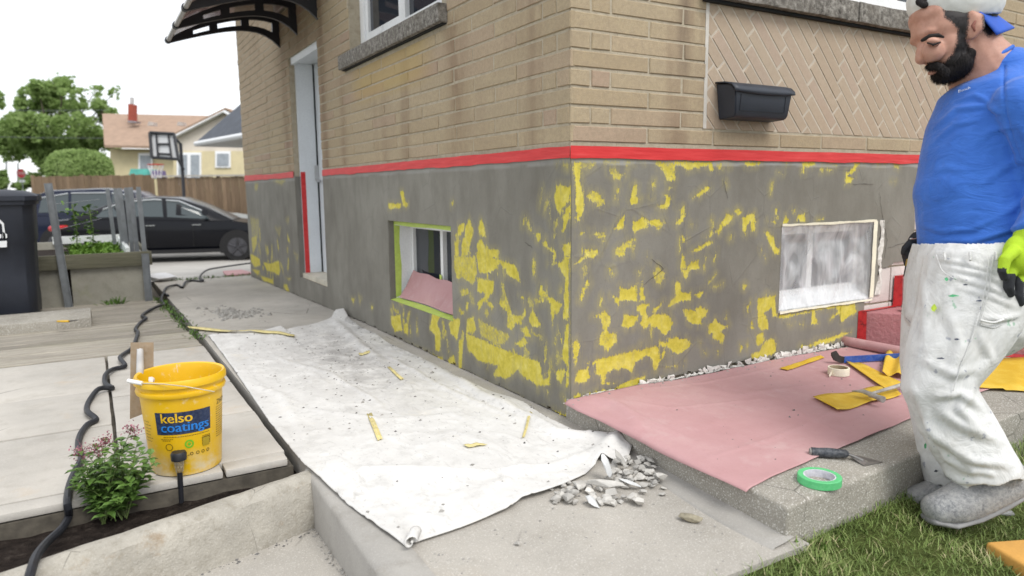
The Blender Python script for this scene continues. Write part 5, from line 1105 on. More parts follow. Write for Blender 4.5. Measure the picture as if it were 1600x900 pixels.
for (u, v, fw_) in tops:
    tp_ = Vector(atD(u, v, dH+r5.uniform(-.09, .10))); b0 = hc+Vector((r5.uniform(-.04, .04), r5.uniform(-.04, .04), 0)); pts = [b0.lerp(tp_, t)+Vector((0, 0, .02*math.sin(t*3.1))) for t in np.linspace(0, 1, 7)]; stm.tube(pts, [.0018, .0017, .0016, .0015, .0013, .001, .0008], 5)
    nn = 9
    for k in range(2, nn+1):
        t = k/nn; p = b0.lerp(tp_, t)+Vector((0, 0, .02*math.sin(t*3.1))); an = k*1.57+r5.uniform(-.3, .3)
        for sg in (0, math.pi):
            dv = Vector((math.cos(an+sg), math.sin(an+sg), r5.uniform(-.1, .5))); leaf(lv, p, dv, Vector((0, 0, 1)), r5.uniform(.036, .058)*(1.1-.45*t), r5.uniform(.009, .0155)*(1.1-.3*t))
    if fw_:
        for _ in range(110):
            p = tp_+Vector((r5.gauss(0, .011), r5.gauss(0, .011), r5.gauss(-.004, .013))); leaf(fl_, p, Vector((r5.gauss(0, 1), r5.gauss(0, 1), r5.gauss(.4, 1))), Vector((0, .3, 1)), .008, .003)
for nm, m_, mt in (('leaves', lv, M_leaf), ('stems', stm, M_stem), ('flower_heads', fl_, M_flower)):
    o = m_.build(nm, mt, herb, False, False); o['kind'] = 'stuff'
def weed(name, c, n, ln, label, mat=None, group=None, seed=1, spread=.04, wd=.006):
    r6 = random.Random(seed); mb = MB()
    for _ in range(n):
        b0 = Vector(c)+Vector((r6.gauss(0, spread*.5), r6.gauss(0, spread*.5), 0)); leaf(mb, b0, Vector((r6.gauss(0, .7), r6.gauss(0, .7), r6.uniform(.3, 1.2))), Vector((.1, .2, 1)), ln*r6.uniform(.5, 1.1), wd*r6.uniform(.6, 1.2))
    return solo(name, mb, mat or M_leaf, label, 'plant', group)
for i in range(26):
    t = i/25; y = 2.6+2.4*t; weed('joint_weed', (-1.072-.027*(y-2.6)+r5.uniform(-.015, .015), y, float(gz(0, y))-.005), r5.randint(9, 15), .045, 'low green weed tuft in the joint between planks and path', None, 'weeds along the plank joint', 500+i, .05, .005)
for i in range(14): weed('joint_weed', (-.9+.9*i/13+r5.uniform(-.02, .02), 6.78, -.092), 12, .05, 'thin green weed in the joint between path and driveway', None, 'weeds along the driveway joint', 540+i, .08, .006)
c = onZ(180, 475, -.05); weed('wall_weed', c, 60, .07, 'green weed at the foot of the concrete planter', None, None, 77, .09, .008)
for (u, v, lb) in ((1235, 865, 'bright dandelion leaves where lawn meets the path corner'), (1275, 850, 'broad green weed leaves in the lawn by the slab'), (1225, 885, 'leafy weed at the bottom edge of the lawn')): weed('lawn_weed', onZ(u, v, -.10), 16, .06, lb, simple('weed_leaf', (.10, .20, .03), .5, .2), None, u, .05, .010)
# ---- coiled black hose
hp = [(398, 413), (372, 415), (345, 419), (326, 424), (316, 429), (312, 436), (318, 441), (313, 441), (300, 440), (290, 444), (285, 451), (277, 447), (262, 452), (256, 459), (263, 464), (256, 463), (252, 470), (256, 478), (250, 482), (232, 488), (222, 496), (229, 502), (219, 507), (212, 517), (216, 526), (207, 546), (194, 556), (188, 566), (196, 575), (178, 580), (166, 592), (165, 603), (176, 610), (156, 615), (141, 628), (136, 642), (140, 654), (151, 660), (137, 668), (126, 684), (123, 702), (128, 720), (120, 738), (112, 756), (107, 776), (106, 795), (108, 812), (97, 832), (76, 852), (58, 875), (48, 905), (40, 935)]
pts = []; HZ = {776: .0, 795: -.004, 812: -.05, 832: -.055, 852: -.035, 875: .012, 905: .012, 935: -.02}
for i, (u, v) in enumerate(hp):
    p = on_path(u, v) if v < 760 else onZ(u, v, HZ.get(v, .0))
    pts.append(Vector((p[0], p[1], p[2]+.012+(.012 if i % 3 == 0 and v < 670 else 0))))
def smooth_path(P, k=4):
    out = []
    for i in range(len(P)-1):
        p0, p1, p2, p3 = P[max(i-1, 0)], P[i], P[i+1], P[min(i+2, len(P)-1)]
        for t in np.linspace(0, 1, k, endpoint=False):
            out.append(.5*((2*p1)+(p2-p0)*t+(2*p0-5*p1+4*p2-p3)*t*t+(3*p1-p0-3*p2+p3)*t**3))
    return out+[P[-1]]
solo('hose', MB().tube(smooth_path(pts), .0115, 9), simple('black_hose', (.018, .019, .024), .5, .25, 14, 60, .15), 'black coiled hose snaking across the pavers from the driveway', 'hose', None, True)
# ---- concrete block step with a utility knife
c = [onZ(u, v, .06) for u, v in ((-70, 508), (146, 495), (146, 512), (-80, 531))]; bs = slab_prism([(-3.0, 3.55), (-1.665, 3.60), (-1.665, 4.12), (-3.0, 4.08)], lambda x, y: .045, -.07, .008, 2, 4, .003, 210); solo('concrete_slab', bs, M_slab, 'loose flat concrete slab lying on the planks before the black bin', 'slab', None, True)
k0 = Vector(onZ(90, 502, .058)); k1 = Vector(onZ(108, 502, .058)); k2 = Vector(onZ(122, 500, .055)); kn = thing('utility_knife', 'yellow handled utility knife lying on the loose concrete slab', 'knife', k0); MB().tube([k0, k0.lerp(k1, .5), k1], [.011, .014, .012], 8, True, .6).build('handle', simple('yellow_handle', (.65, .40, .03), .5), kn, True); MB().tube([k1, k2], [.010, .006], 6, True, .4).build('blade', M_iron, kn, True)
# ---- wheeled bin
q = simple('bin_plastic', (.022, .026, .038), .55, .2, 5, 130, .12, 0, .4); bn = thing('wheeled_bin', 'dark navy wheeled garbage bin with white print by the planter', 'bin', (-2.29, 4.45, -.04))
def tap(z, zb, zt_, w0, w1): t = (z-zb)/(zt_-zb); return w0+(w1-w0)*t
zb, zt2 = -.04, .88; bx = MB(); cxb, cyb = -2.272, 4.47
rows = []
for z, ex in ((zb+.02, -.012), (zb+.05, 0), (.30, 0), (.56, 0), (.575, .010), (.80, .010), (zt2-.03, .012), (zt2-.028, .03), (zt2, .03)):
    wx, wy = tap(z, zb, zt2, .255, .285)+ex, tap(z, zb, zt2, .26, .34)+ex; rw = []
    for k in range(28):
        a = 2*math.pi*k/28; ca, sa = math.cos(a), math.sin(a); rr = (abs(ca)**7+abs(sa)**7)**(-1/7); rw.append((cxb+wx*ca*rr, cyb+wy*sa*rr, z))
    rw.append(rw[0]); rows.append(rw)
m = MB().grid(np.array(rows)); m.f.append(tuple(range(28))[::-1]); m.build('bin_body', q, bn, True)
rows = []
for z, ex in ((zt2+.002, .042), (zt2+.035, .042), (zt2+.045, .03), (zt2+.075, -.05), (zt2+.085, -.16)):
    rw = []
    for k in range(28):
        a = 2*math.pi*k/28; ca, sa = math.cos(a), math.sin(a); rr = (abs(ca)**7+abs(sa)**7)**(-1/7); rw.append((cxb+(.285+ex)*ca*rr, cyb+(.34+ex)*sa*rr, z))
    rw.append(rw[0]); rows.append(rw)
m = MB().grid(np.array(rows)); m.f.append(tuple(4*29+k for k in range(28))); m.build('lid', q, bn, True)
MB().bbox(cxb+.29, cxb+.335, cyb-.12, cyb+.18, zt2-.005, zt2+.05, .012).build('lid_rim_grip', q, bn, True)
for sx in (-.22, .22): MB().tube([(cxb+sx-.03, cyb+.31, .08), (cxb+sx+.03, cyb+.31, .08)], .11, 20).build('wheel', M_blk, bn, True)
M_wp = simple('white_print', (.72, .74, .76), .5, .15, 30); fy = cyb-.332; pL = [onY(u, v, fy-.0) for u, v in ((-40, 388), (11, 386), (11, 376), (-40, 378))]; MB().add([p-np.array([0, .012, 0]) for p in pL], [(0, 1, 2, 3)]).build('print_bar', M_wp, bn)
arch = [(-40, 372), (-40, 352), (-30, 343), (0, 343), (6, 349), (9, 372)]; inn = [(-36, 372), (-36, 354), (-29, 347), (-2, 347), (3, 351), (5, 372)]
MB().add([onY(u, v, fy-.012) for u, v in arch+inn], [(i, i+1, 7+i, 6+i) for i in range(5)]).build('print_emblem', M_wp, bn)
MB().add([onY(u, v, fy-.012) for u, v in ((-2, 366), (2, 366), (2, 372), (-2, 372), (4, 362), (11, 366), (11, 372), (4, 372))], [(0, 1, 2, 3), (4, 5, 6, 7)]).build('print_emblem', M_wp, bn)
# ---- raised planter with fence posts
M_pl = concrete('planter_concrete', (.27, .26, .22), .3, 1.0, 1.5, .4, (.20, .21, .10)); M_beam = wood('old_beam', (.13, .125, .09)); M_post = simple('galvanised_post', (.22, .235, .25), .45, .2, 12, 80, .12, .6); M_wht = simple('white_board', (.62, .65, .64), .6, .15)
X0, X1, Y0, Y1, Z0_ = -2.9, -1.19, 5.02, 7.4, -.12; ZT = .40
pl = thing('raised_planter', 'concrete raised planter box with timber beam and grey metal posts', 'planter', ((X0+X1)/2, (Y0+Y1)/2, Z0_))
MB().box(X0, -1.86, Y0, Y0+.08, Z0_, ZT-.06).build('wall_panel', M_pl, pl); MB().box(-1.80, X1, Y0, Y0+.08, Z0_, ZT-.06).build('wall_panel', M_pl, pl)
MB().box(X1-.08, X1-.001, Y0+.081, Y1, Z0_, ZT-.06).build('wall_panel', M_pl, pl); MB().box(X0, X1-.081, Y1-.08, Y1, Z0_, ZT-.02).build('wall_panel', M_pl, pl)
MB().bbox(X0, X1+.035, Y0-.045, Y0-.002, ZT-.125, ZT-.0, .006).build('front_beam', M_beam, pl, True); MB().bbox(X1+.0, X1+.035, Y0+.0, Y1, ZT-.10, ZT-.02, .005).build('side_beam', M_beam, pl, True)
MB().box(X0, X1-.082, Y0+.082, Y1-.09, .1, ZT-.10).build('soil', M_soil, pl)
MB().box(-2.0, X1-.10, Y1-.12, Y1-.085, ZT-.04, ZT+.045).build('back_board', M_wht, pl); MB().box(X1-.16, X1-.125, Y0+.25, Y1-.12, ZT-.09, ZT+.02).build('side_board', M_wht, pl)
def post(x, y, z0, z1, lean=0.0, w_=.03): # U channel
    m = MB(); M = Matrix.Translation((x, y, z0)) @ Matrix.Rotation(lean, 4, 'Y')
    m.box(-w_, w_, -.004, .004, 0, z1-z0, M).box(-w_, -w_+.006, -.03, -.0045, 0, z1-z0, M).box(w_-.006, w_, -.03, -.0045, 0, z1-z0, M); return m.build('post', M_post, pl)
post(-1.83, Y0-.05, -.11, 1.02, -.06); post(X1-.02, Y0-.05, -.11, ZT-.02, -.0)
for i, (u, ub) in enumerate(((216, 226), (204, 214), (197, 206), (187, 198), (180, 191), (168, 178))):
    y = Y0+.10+i*.28; t0 = onY(u, 292+i*.6, y); b0 = onY(ub, 392-i*5, y); m = MB(); dx_ = .019
    m.box(-dx_, dx_, -.012, .012, 0, 1, Matrix(((1, 0, t0[0]-b0[0], b0[0]), (0, 1, 0, y), (0, 0, t0[2]-b0[2]+.1, b0[2]-.1), (0, 0, 0, 1)))); m.build('post', M_post, pl)
for z in (.62, .84): MB().tube([(-1.83-.04, Y0-.03, z), (-1.5, Y1-.15, z+.02)], .0025, 5).build('wire', M_post, pl)
q = N('lettuce'); a = q.noise(30, 3); c = q.ramp(a, [(.3, (.07, .14, .018)), (.6, (.14, .26, .035)), (.8, (.20, .33, .07))]); q.set(c, .55, 0, .3); M_let = q.m
r7 = random.Random(31); lv = MB()
for _ in range(1500):
    p = Vector((r7.uniform(-1.80, X1-.2), r7.uniform(Y0+.15, Y1-.4), ZT-.09)); leaf(lv, p, Vector((r7.gauss(0, .8), r7.gauss(0, .8), r7.uniform(.4, 1.2))), Vector((.1, .1, 1)), r7.uniform(.05, .11), r7.uniform(.012, .025))
tag(lv.build('salad_greens', M_let, None, False, False), 'low bright salad greens filling the raised planter', 'plants', kind='stuff')
for i, (u, v) in enumerate(((118, 365), (143, 360))):
    b0 = Vector(onY(u, v+12, 6.2)); b0.z = ZT-.08; tl = thing('bean_plant', ('left' if i == 0 else 'right')+' of two thin climbing plants in the planter', 'plant', b0); s_ = MB(); s_.tube([b0, b0+Vector((.02, 0, .22)), b0+Vector((.0, 0, .50))], .006, 6); s_.build('stem', M_stem, tl); lf_ = MB()
    for k in range(70): leaf(lf_, b0+Vector((r7.gauss(0, .03), r7.gauss(0, .03), r7.uniform(.05, .5))), Vector((r7.gauss(0, 1), r7.gauss(0, 1), r7.uniform(-.2, .6))), Vector((0, .2, 1)), .06, .018)
    o = lf_.build('leaves', M_let, tl, False, False); o['kind'] = 'stuff'
# ================================================================ street side: cars, fence, houses, trees
def drivez(y): return -.088-.066*(y-6.8) if y < 14 else -.563-.004*(y-14)
M_tyre = simple('tyre', (.014, .014, .015), .8, .2); M_rim = simple('wheel_rim', (.10, .10, .11), .35, .2, 9, 60, .05, .8); M_carglass = N('car_glass').set((.05, .065, .07), .05, 0, .6).m; M_chrome = simple('chrome', (.7, .72, .74), .18, .05, 9, 60, 0, 1.0)
def carpaint(nm, c): q = N(nm); q.set(c, .2, 0, .22, **{'Coat Weight': .12, 'Coat Roughness': .03}); return q.m
M_cblack, M_cnavy, M_cwhite = carpaint('black_paint', (.003, .0035, .006)), carpaint('navy_paint', (.012, .016, .035)), carpaint('white_paint', (.62, .66, .66))
def car(name, label, O, head, L, body_prof, roof_prof, paint, W=1.78, wheels=(.82, 3.5), wr=.33, winx=None, lights=True, trim=True):
    """side profiles in metres: x from the tail, z from the ground; head = unit vector to the front; O = ground point under the tail on the near side"""
    t = thing(name, label, 'car', O); h = Vector(head); s = Vector((-h.y, h.x, 0)); s = s if (s @ Vector((CAM[0]-O[0], CAM[1]-O[1], 0))) < 0 else -s   # s points away from camera
    Pt = lambda x, y, z: Vector(O)+h*x+s*y+Vector((0, 0, z))
    def loft(prof_lo, prof_hi, ins, nm, mat, ys):
        rows = []
        for y, f in ys:
            rows.append([Pt(x, y, zl+(zh-zl)*1) for (x, zl), (_, zh) in zip(prof_lo, prof_hi)])
        return rows
    n = len(body_prof); m = MB(); secs = [(0.05, .90), (0.0, 1.0)]
    # lower body: belt profile with rounded sides
    for y0, sc in ((0, 1), (W, 1)): pass
    low = [(x, .22 if .25 < x < L-.25 else .32) for x, z in body_prof]
    grid = []
    for (y, inset, dz) in ((.10, .03, 0), (.03, .01, -.02), (0, 0, -.16), (.01, 0, -.45), (.10, .02, -9)):
        grid.append([Pt(L*.5+(x-L*.5)*(1-inset*.6/L*2), y, (z+dz) if dz > -5 else l_[1]) if (z+dz) > l_[1] or dz < -5 else Pt(x, y, l_[1]) for (x, z), l_ in zip(body_prof, low)])
    for (y, inset, dz) in ((W-.10, .02, -9), (W-.01, 0, -.45), (W, 0, -.16), (W-.03, .01, -.02), (W-.10, .03, 0)):
        grid.append([Pt(L*.5+(x-L*.5)*(1-inset*.6/L*2), y, (z+dz) if dz > -5 else l_[1]) if (z+dz) > l_[1] or dz < -5 else Pt(x, y, l_[1]) for (x, z), l_ in zip(body_prof, low)])
    grid.append(grid[0]); m.grid(np.array([[tuple(p) for p in r] for r in grid])); k = len(grid[0]); m.f += [tuple(i*k for i in range(len(grid)-1)), tuple(i*k+k-1 for i in range(len(grid)-1))]
    m.build('body', paint, t, True)
    # cabin
    cg = []
    belt = [(x, np.interp(x, [p[0] for p in body_prof], [p[1] for p in body_prof])-.01) for x, z in roof_prof]; tum = .20
    for y, f in ((.03, 0), (.06, .25), (tum*.75, .8), (tum, .96), (tum+.12, 1.0), (W/2, 1.02), (W-tum-.12, 1.0), (W-tum, .96), (W-tum*.75, .8), (W-.06, .25), (W-.03, 0)): cg.append([tuple(Pt(x, y, b[1]+(z-b[1])*f)) for (x, z), b in zip(roof_prof, belt)])
    MB().grid(np.array(cg)).build('cabin', paint, t, True)
    # side windows follow the tumblehome
    for wi in winx:
        poly = []
        for (x, fz) in wi:
            b = float(np.interp(x, [p[0] for p in belt], [p[1] for p in belt])); r = float(np.interp(x, [p[0] for p in roof_prof], [p[1] for p in roof_prof])); f = .06+fz*.80; y = np.interp(f, [0, .25, .8, .96], [.03, .06, tum*.75, tum])-.012; poly.append(Pt(x, y, b+(r-b)*f))
        o = MB().prism(poly, tuple(s*.008)).build('window', M_carglass, t)
        if trim:
            top_ = [p for p, (x, fz) in zip(poly, wi) if fz > .5]
            if len(top_) > 1: MB().tube([p-s*.01+Vector((0, 0, .015)) for p in top_], .016, 6).build('window_trim', M_chrome, t, True)
    for x in wheels:
        for y in (.0, W-.2):
            c0, c1 = Pt(x, y-.005, wr), Pt(x, y+.2, wr); w_ = MB().tube([c0, c0+s*.03, c1-s*.03, c1], [wr*.93, wr, wr, wr*.93], 28).build('wheel', M_tyre, t, True)
            MB().tube([c0-s*.006, c0+s*.02], [wr*.62, wr*.66], 24).build('rim', M_rim, w_, True)
            for k_ in range(5):
                a = 2*math.pi*k_/5+.3; e = h*math.cos(a)+Vector((0, 0, 1))*math.sin(a); MB().tube([c0-s*.010+e*.03, c0-s*.010+e*wr*.6], [.03, .022], 6).build('spoke', M_rim, w_, True)
            m2 = MB(); pa = [Pt(x+wr*1.14*math.cos(a), y-.0 if y == 0 else y+.2, wr+wr*1.14*math.sin(a)) for a in np.linspace(-.35, math.pi+.35, 18)]; m2.prism(pa, tuple(s*(.004 if y == 0 else -.004)-s*(.006 if y == 0 else -.006))); m2.build('wheel_arch', M_tyre, t)
    M_tl = simple('tail_light', (.45, .012, .015), .25); 
    MB().tube([Pt(.02, .02, .80*max(p[1] for p in body_prof)), Pt(.05, -.012, .80*max(p[1] for p in body_prof)), Pt(.34, -.012, .84*max(p[1] for p in body_prof))], [.06, .065, .02], 8).build('tail_light', M_tl, t, True)
    MB().tube([Pt(L-.45, -.006, .66), Pt(L-.12, .02, .62), Pt(L-.03, .14, .60)], [.02, .06, .05], 8).build('headlight', simple('headlight_glass', (.6, .62, .62), .15), t, True)
    xm = wi_x = winx[-1][-1][0] if winx else L*.6
    MB().tube([Pt(xm-.05, -.03, belt[0][1]+.06), Pt(xm-.05, -.14, belt[0][1]+.10)], [.04, .07], 8).build('mirror', paint, t, True)
    for hx in (L*.42, L*.62): MB().tube([Pt(hx-.1, -.02, .70*max(p[1] for p in body_prof)+.12), Pt(hx+.08, -.02, .70*max(p[1] for p in body_prof)+.12)], .014, 6).build('door_handle', M_chrome, t, True)
    for sx in (L*.40, L*.60): MB().tube([Pt(sx, -.003, .35), Pt(sx, -.003, .80)], .006, 4).build('door_seam', M_tyre, t)
    MB().prism([Pt(.35, .002, .22), Pt(L-.4, .002, .22), Pt(L-.4, .002, .30), Pt(.35, .002, .30)], tuple(-s*.012)).build('sill', M_tyre, t)
    return t
def place(u0, v0, dep): return atD(u0, v0, dep)
# sedan
tail = atD(82, 402, 14.6); nose = atD(442, 394, 15.7); tail[2] = nose[2] = -.585; hd = np.array(nose)-np.array(tail); L_ = float(np.hypot(hd[0], hd[1])); hd = hd/L_; hd[2] = 0
sc = L_/4.6
car('sedan', 'black sedan parked across the driveway nearest the house', tail, hd, L_, [(0, .62*sc), (.05, .98*sc), (.5*sc, 1.02*sc), (1.2*sc, .99*sc), (2.0*sc, .96*sc), (3.2*sc, .92*sc), (3.5*sc, .92*sc), (4.2*sc, .80*sc), (4.5*sc, .68*sc), (4.6*sc, .52*sc)], [(.35*sc, 1.0*sc), (.9*sc, 1.24*sc), (1.4*sc, 1.40*sc), (2.0*sc, 1.455*sc), (2.5*sc, 1.42*sc), (3.0*sc, 1.22*sc), (3.55*sc, .92*sc)], M_cblack, 1.8,
    (.85*sc, 3.65*sc), .33*sc, [[(.85*sc, .1), (1.0*sc, .75), (1.35*sc, .95), (1.45*sc, .12)], [(1.52*sc, .12), (1.50*sc, .96), (2.0*sc, .98), (2.15*sc, .97), (2.18*sc, .10)], [(2.26*sc, .10), (2.24*sc, .97), (2.5*sc, .95), (2.95*sc, .72), (3.1*sc, .10)]])
# suv behind
tail = atD(28, 396, 17.6); nose = atD(338, 388, 18.6); tail[2] = nose[2] = -.66; hd = np.array(nose)-np.array(tail); L_ = float(np.hypot(hd[0], hd[1])); hd = hd/L_; hd[2] = 0; sc = L_/4.8
car('suv', 'dark navy sport utility vehicle with chrome window trim behind the black sedan', tail, hd, L_, [(0, .7*sc), (.05, 1.08*sc), (1.0*sc, 1.10*sc), (2.4*sc, 1.08*sc), (3.6*sc, 1.08*sc), (4.5*sc, .98*sc), (4.75*sc, .75*sc), (4.8*sc, .5*sc)], [(.12*sc, 1.08*sc), (.35*sc, 1.60*sc), (.8*sc, 1.74*sc), (2.0*sc, 1.78*sc), (2.8*sc, 1.68*sc), (3.2*sc, 1.45*sc), (3.75*sc, 1.08*sc)], M_cnavy, 1.9, (.95*sc, 3.85*sc), .37*sc,
    [[(.55*sc, .1), (.62*sc, .85), (1.25*sc, .95), (1.25*sc, .1)], [(1.32*sc, .1), (1.32*sc, .96), (2.2*sc, .97), (2.2*sc, .1)], [(2.28*sc, .1), (2.28*sc, .97), (2.75*sc, .93), (3.35*sc, .12)]])
# white car further back
tail = atD(185, 384, 21.5); nose = atD(374, 380, 21.0); tail[2] = nose[2] = -.69; hd = np.array(nose)-np.array(tail); L_ = float(np.hypot(hd[0], hd[1])); hd = hd/L_; hd[2] = 0; sc = L_/4.5
car('hatchback', 'white car with its bonnet showing behind the dark vehicles', tail, hd, L_, [(0, .62*sc), (.05, 1.0*sc), (1.2*sc, 1.03*sc), (3.0*sc, 1.04*sc), (3.4*sc, 1.10*sc), (4.1*sc, 1.00*sc), (4.42*sc, .85*sc), (4.5*sc, .6*sc)], [(.15*sc, 1.0*sc), (.6*sc, 1.4*sc), (1.4*sc, 1.5*sc), (2.3*sc, 1.42*sc), (3.3*sc, 1.08*sc)], M_cwhite, 1.8, (.8*sc, 3.6*sc), .33*sc, [[(1.0*sc, .1), (1.0*sc, .9), (1.6*sc, .96), (1.6*sc, .1)], [(1.7*sc, .1), (1.7*sc, .96), (2.2*sc, .92), (2.7*sc, .12)]])
# ---- board fence
M_board = wood('fence_board', (.25, .175, .115), .85, (14, 14, .6)); M_cap = simple('fence_cap', (.45, .42, .38), .8)
fa, fb = np.array(atD(48, 275, 26.0)), np.array(atD(245, 274, 25.0)); fc = np.array(atD(246, 277, 23.5)); fd = np.array(atD(430, 276, 23.0))
def fence(A_, B_, zt_, zb_, bw_, label, cap):
    t = thing('board_fence', label, 'fence', (A_[0], A_[1], zb_)); d = Vector((B_[0]-A_[0], B_[1]-A_[1], 0)); Ln = d.length; d.normalize(); nrm_ = Vector((-d.y, d.x, 0)); n = int(Ln/bw_); r8 = random.Random(int(Ln*100))
    b0 = MB().box(0, bw_*.93, -.011, .011, 0, 1); base = None
    for i in range(n):
        x = i*bw_; m = MB(); zz_ = zt_+r8.uniform(-.02, .02); M = Matrix(((d.x, nrm_.x, 0, A_[0]+d.x*x), (d.y, nrm_.y, 0, A_[1]+d.y*x), (0, 0, zz_-zb_, zb_), (0, 0, 0, 1))); m.box(0, bw_*.93, -.011+.01*(i % 2), .011+.01*(i % 2), 0, 1, M); m.build('board', M_board, t)
    for k in range(0, n, 14):
        p = Vector((A_[0], A_[1], zb_))+d*(k*bw_); m = MB(); m.box(-.05, .05, .03, .12, 0, zt_-zb_+.05, Matrix(((d.x, nrm_.x, 0, p.x), (d.y, nrm_.y, 0, p.y), (0, 0, 1, p.z), (0, 0, 0, 1)))); m.build('post', M_board, t)
    if cap: m = MB(); m.box(0, Ln, -.06, .06, 0, .05, Matrix(((d.x, nrm_.x, 0, A_[0]), (d.y, nrm_.y, 0, A_[1]), (0, 0, 1, zt_+.022), (0, 0, 0, 1)))); m.build('cap_rail', M_cap, t)
    return t
fence(fa, fb, float(fa[2]+fb[2])/2, -.95, .15, 'weathered brown board fence behind the vehicles under the hedge', False); fence(fc, fd, float(fc[2]+fd[2])/2, -.95, .15, 'newer brown board fence with a pale cap rail by the house edge', True)
# ---- yellow house with brown roof
def mk(px, dep): return [Vector(atD(u, v, dep)) for u, v in px]
M_yel = simple('yellow_siding', (.62, .54, .34), .8, .08, 3, 60, .1); M_rbrown = simple('brown_shingles', (.35, .245, .18), .9, .15, 4, 40, .4); M_rdark = simple('slate_shingles', (.085, .095, .115), .9, .25, 4, 40, .4); M_cream2 = simple('cream_stucco', (.64, .58, .50), .85, .06, 3, 50, .2); M_chim = simple('chimney_brick', (.30, .07, .045), .9, .2, 6, 60, .3)
HD = 34.0; bk = Vector((AF[0], AF[1], 0)).normalized()
yh = thing('yellow_house', 'yellow house with a light brown roof and red chimney beyond the fence', 'house', atD(290, 330, HD))
w0 = mk([(172, 232), (395, 236), (395, 360), (172, 352)], HD); MB().prism(w0, bk*7).build('wall', M_yel, yh)
rr_ = mk([(160, 181), (335, 187), (400, 236), (167, 231)], HD-.5); rb = mk([(160, 181), (335, 187)], HD+3.2)
roof = MB().prism([rb[0], rb[1]+Vector((AX[0], AX[1], 0))*2.5, rr_[2]-bk*.2, rr_[3]-bk*.2], (0, 0, .12)).build('roof', M_rbrown, yh)
ch = mk([(200, 188), (208, 188.5), (208, 163), (200, 162)], HD+1.6); c_ = MB().prism(ch, bk*.4).build('chimney', M_chim, roof); ch = mk([(203, 162), (206.5, 162), (206.5, 152), (203, 152)], HD+1.7); MB().prism(ch, bk*.2).build('chimney_pipe', M_alu, roof)
ch = mk([(200.5, 188), (214, 189.5), (213, 192), (199, 191)], HD+1.2); MB().prism(ch, bk*.4).build('chimney_flashing', simple('lead', (.25, .23, .25), .7), roof)
for u in (235, 281): MB().prism(mk([(u-5, 196), (u+4.5, 196.5), (u+4.5, 191), (u-3, 190)], HD-.15), bk*.4).build('roof_vent', simple('vent_grey', (.45, .40, .37), .7), roof)
for (u0, v0, u1, v1, mt, lb) in ((200, 264, 232, 273, simple('teal_tarp', (.10, .42, .36), .6), 'teal tarp just above the fence line before the yellow house'), (234, 266, 246, 272, simple('purple_tarp', (.13, .10, .22), .6), 'purple cover beside the teal tarp above the fence')):
    solo('tarp', MB().prism(mk([(u0, v1+6), (u0+4, v0), (u1-3, v0), (u1, v1+6)], 27.5), bk*.8), mt, lb, 'tarp')
# gabled neighbour
gh = thing('gabled_house', 'cream gabled house with a white barge board beside the yellow house', 'house', atD(350, 330, 31)); g_ = mk([(272, 300), (272, 216), (352, 177), (430, 218), (430, 300)], 31); MB().prism(g_, bk*5).build('wall', M_cream2, gh)
MB().prism(mk([(268, 219), (352, 176), (434, 220), (434, 214), (352, 171.5), (268, 214)], 30.9), -bk*.3).build('barge_board', M_white, gh)
ga = mk([(268, 213), (352, 171)], 30.6); gb = mk([(352, 171), (434, 213)], 30.6); MB().prism([ga[0], ga[1], ga[1]+bk*5, ga[0]+bk*5], (0, 0, .08)).prism([gb[0], gb[1], gb[1]+bk*5, gb[0]+bk*5], (0, 0, .08)).build('roof', M_rbrown, gh)
MB().prism(mk([(271, 236), (431, 236), (431, 300), (271, 300)], 30.95), bk*.1).build('lower_siding', M_yel, gh)
for (u0, v0, u1, v1, d_w) in ((216, 239, 238, 276, HD), (276, 238, 314, 290, 31), (336, 236, 360, 262, 31)):
    f = MB().prism(mk([(u0, v0), (u1, v0), (u1, v1), (u0, v1)], d_w-.12), bk*.1).build('window', M_white, yh if d_w == HD else gh)
    n_ = 2 if u1-u0 > 30 else 1
    for k in range(n_):
        a = u0+3+k*(u1-u0)/n_; b = u0+(k+1)*(u1-u0)/n_-3; MB().prism(mk([(a, v0+4), (b, v0+4), (b, v1-3), (a, v1-3)], d_w-.15), bk*.02).build('pane', simple('far_glass', (.30, .33, .36), .1), f)
# slate roofed garage at the house edge
gg = thing('garage', 'low garage with dark slate hip roof and white gutter at the house edge', 'garage', atD(380, 300, 20)); 
e0, e1_ = mk([(306, 224), (420, 192)], 20)[0], mk([(306, 224), (420, 192)], 22)[1]; A_ = atD(306, 222, 19.5); B_ = atD(420, 186, 15.5); B_[2] = A_[2]; dd_ = Vector((B_[0]-A_[0], B_[1]-A_[1], 0)).normalized(); nn_ = Vector((-dd_.y, dd_.x, 0)); nn_ = nn_ if nn_ @ bk > 0 else -nn_
A_ = Vector(A_); Bv = A_+dd_*6; rz_ = Vector((0, 0, 2.6)); MB().add([A_, Bv, Bv+nn_*5, A_+nn_*5, A_+dd_*2.4+nn_*2.5+rz_, Bv+nn_*2.5+rz_], [(0, 1, 5, 4), (0, 4, 3), (3, 4, 5, 2), (1, 2, 5), (0, 3, 2, 1)]).build('roof', M_rdark, gg)
MB().tube([A_-Vector((0, 0, .05)), Bv-Vector((0, 0, .05))], .07, 8).tube([A_-Vector((0, 0, .05)), A_+nn_*5-Vector((0, 0, .05))], .07, 8).build('gutter', M_white, gg, True)
ws = A_+dd_*3.2+nn_*.5; MB().prism([ws+Vector((0, 0, -.12)), ws+dd_*5+Vector((0, 0, -.12)), ws+dd_*5+nn_*4+Vector((0, 0, -.12)), ws+nn_*4+Vector((0, 0, -.12))], (0, 0, -2.8)).build('wall', M_cream2, gg)
MB().prism([A_+Vector((0, 0, -.08)), Bv+Vector((0, 0, -.08)), Bv+nn_*5+Vector((0, 0, -.08)), A_+nn_*5+Vector((0, 0, -.08))], (0, 0, -.04)).build('soffit', M_soffit, gg)
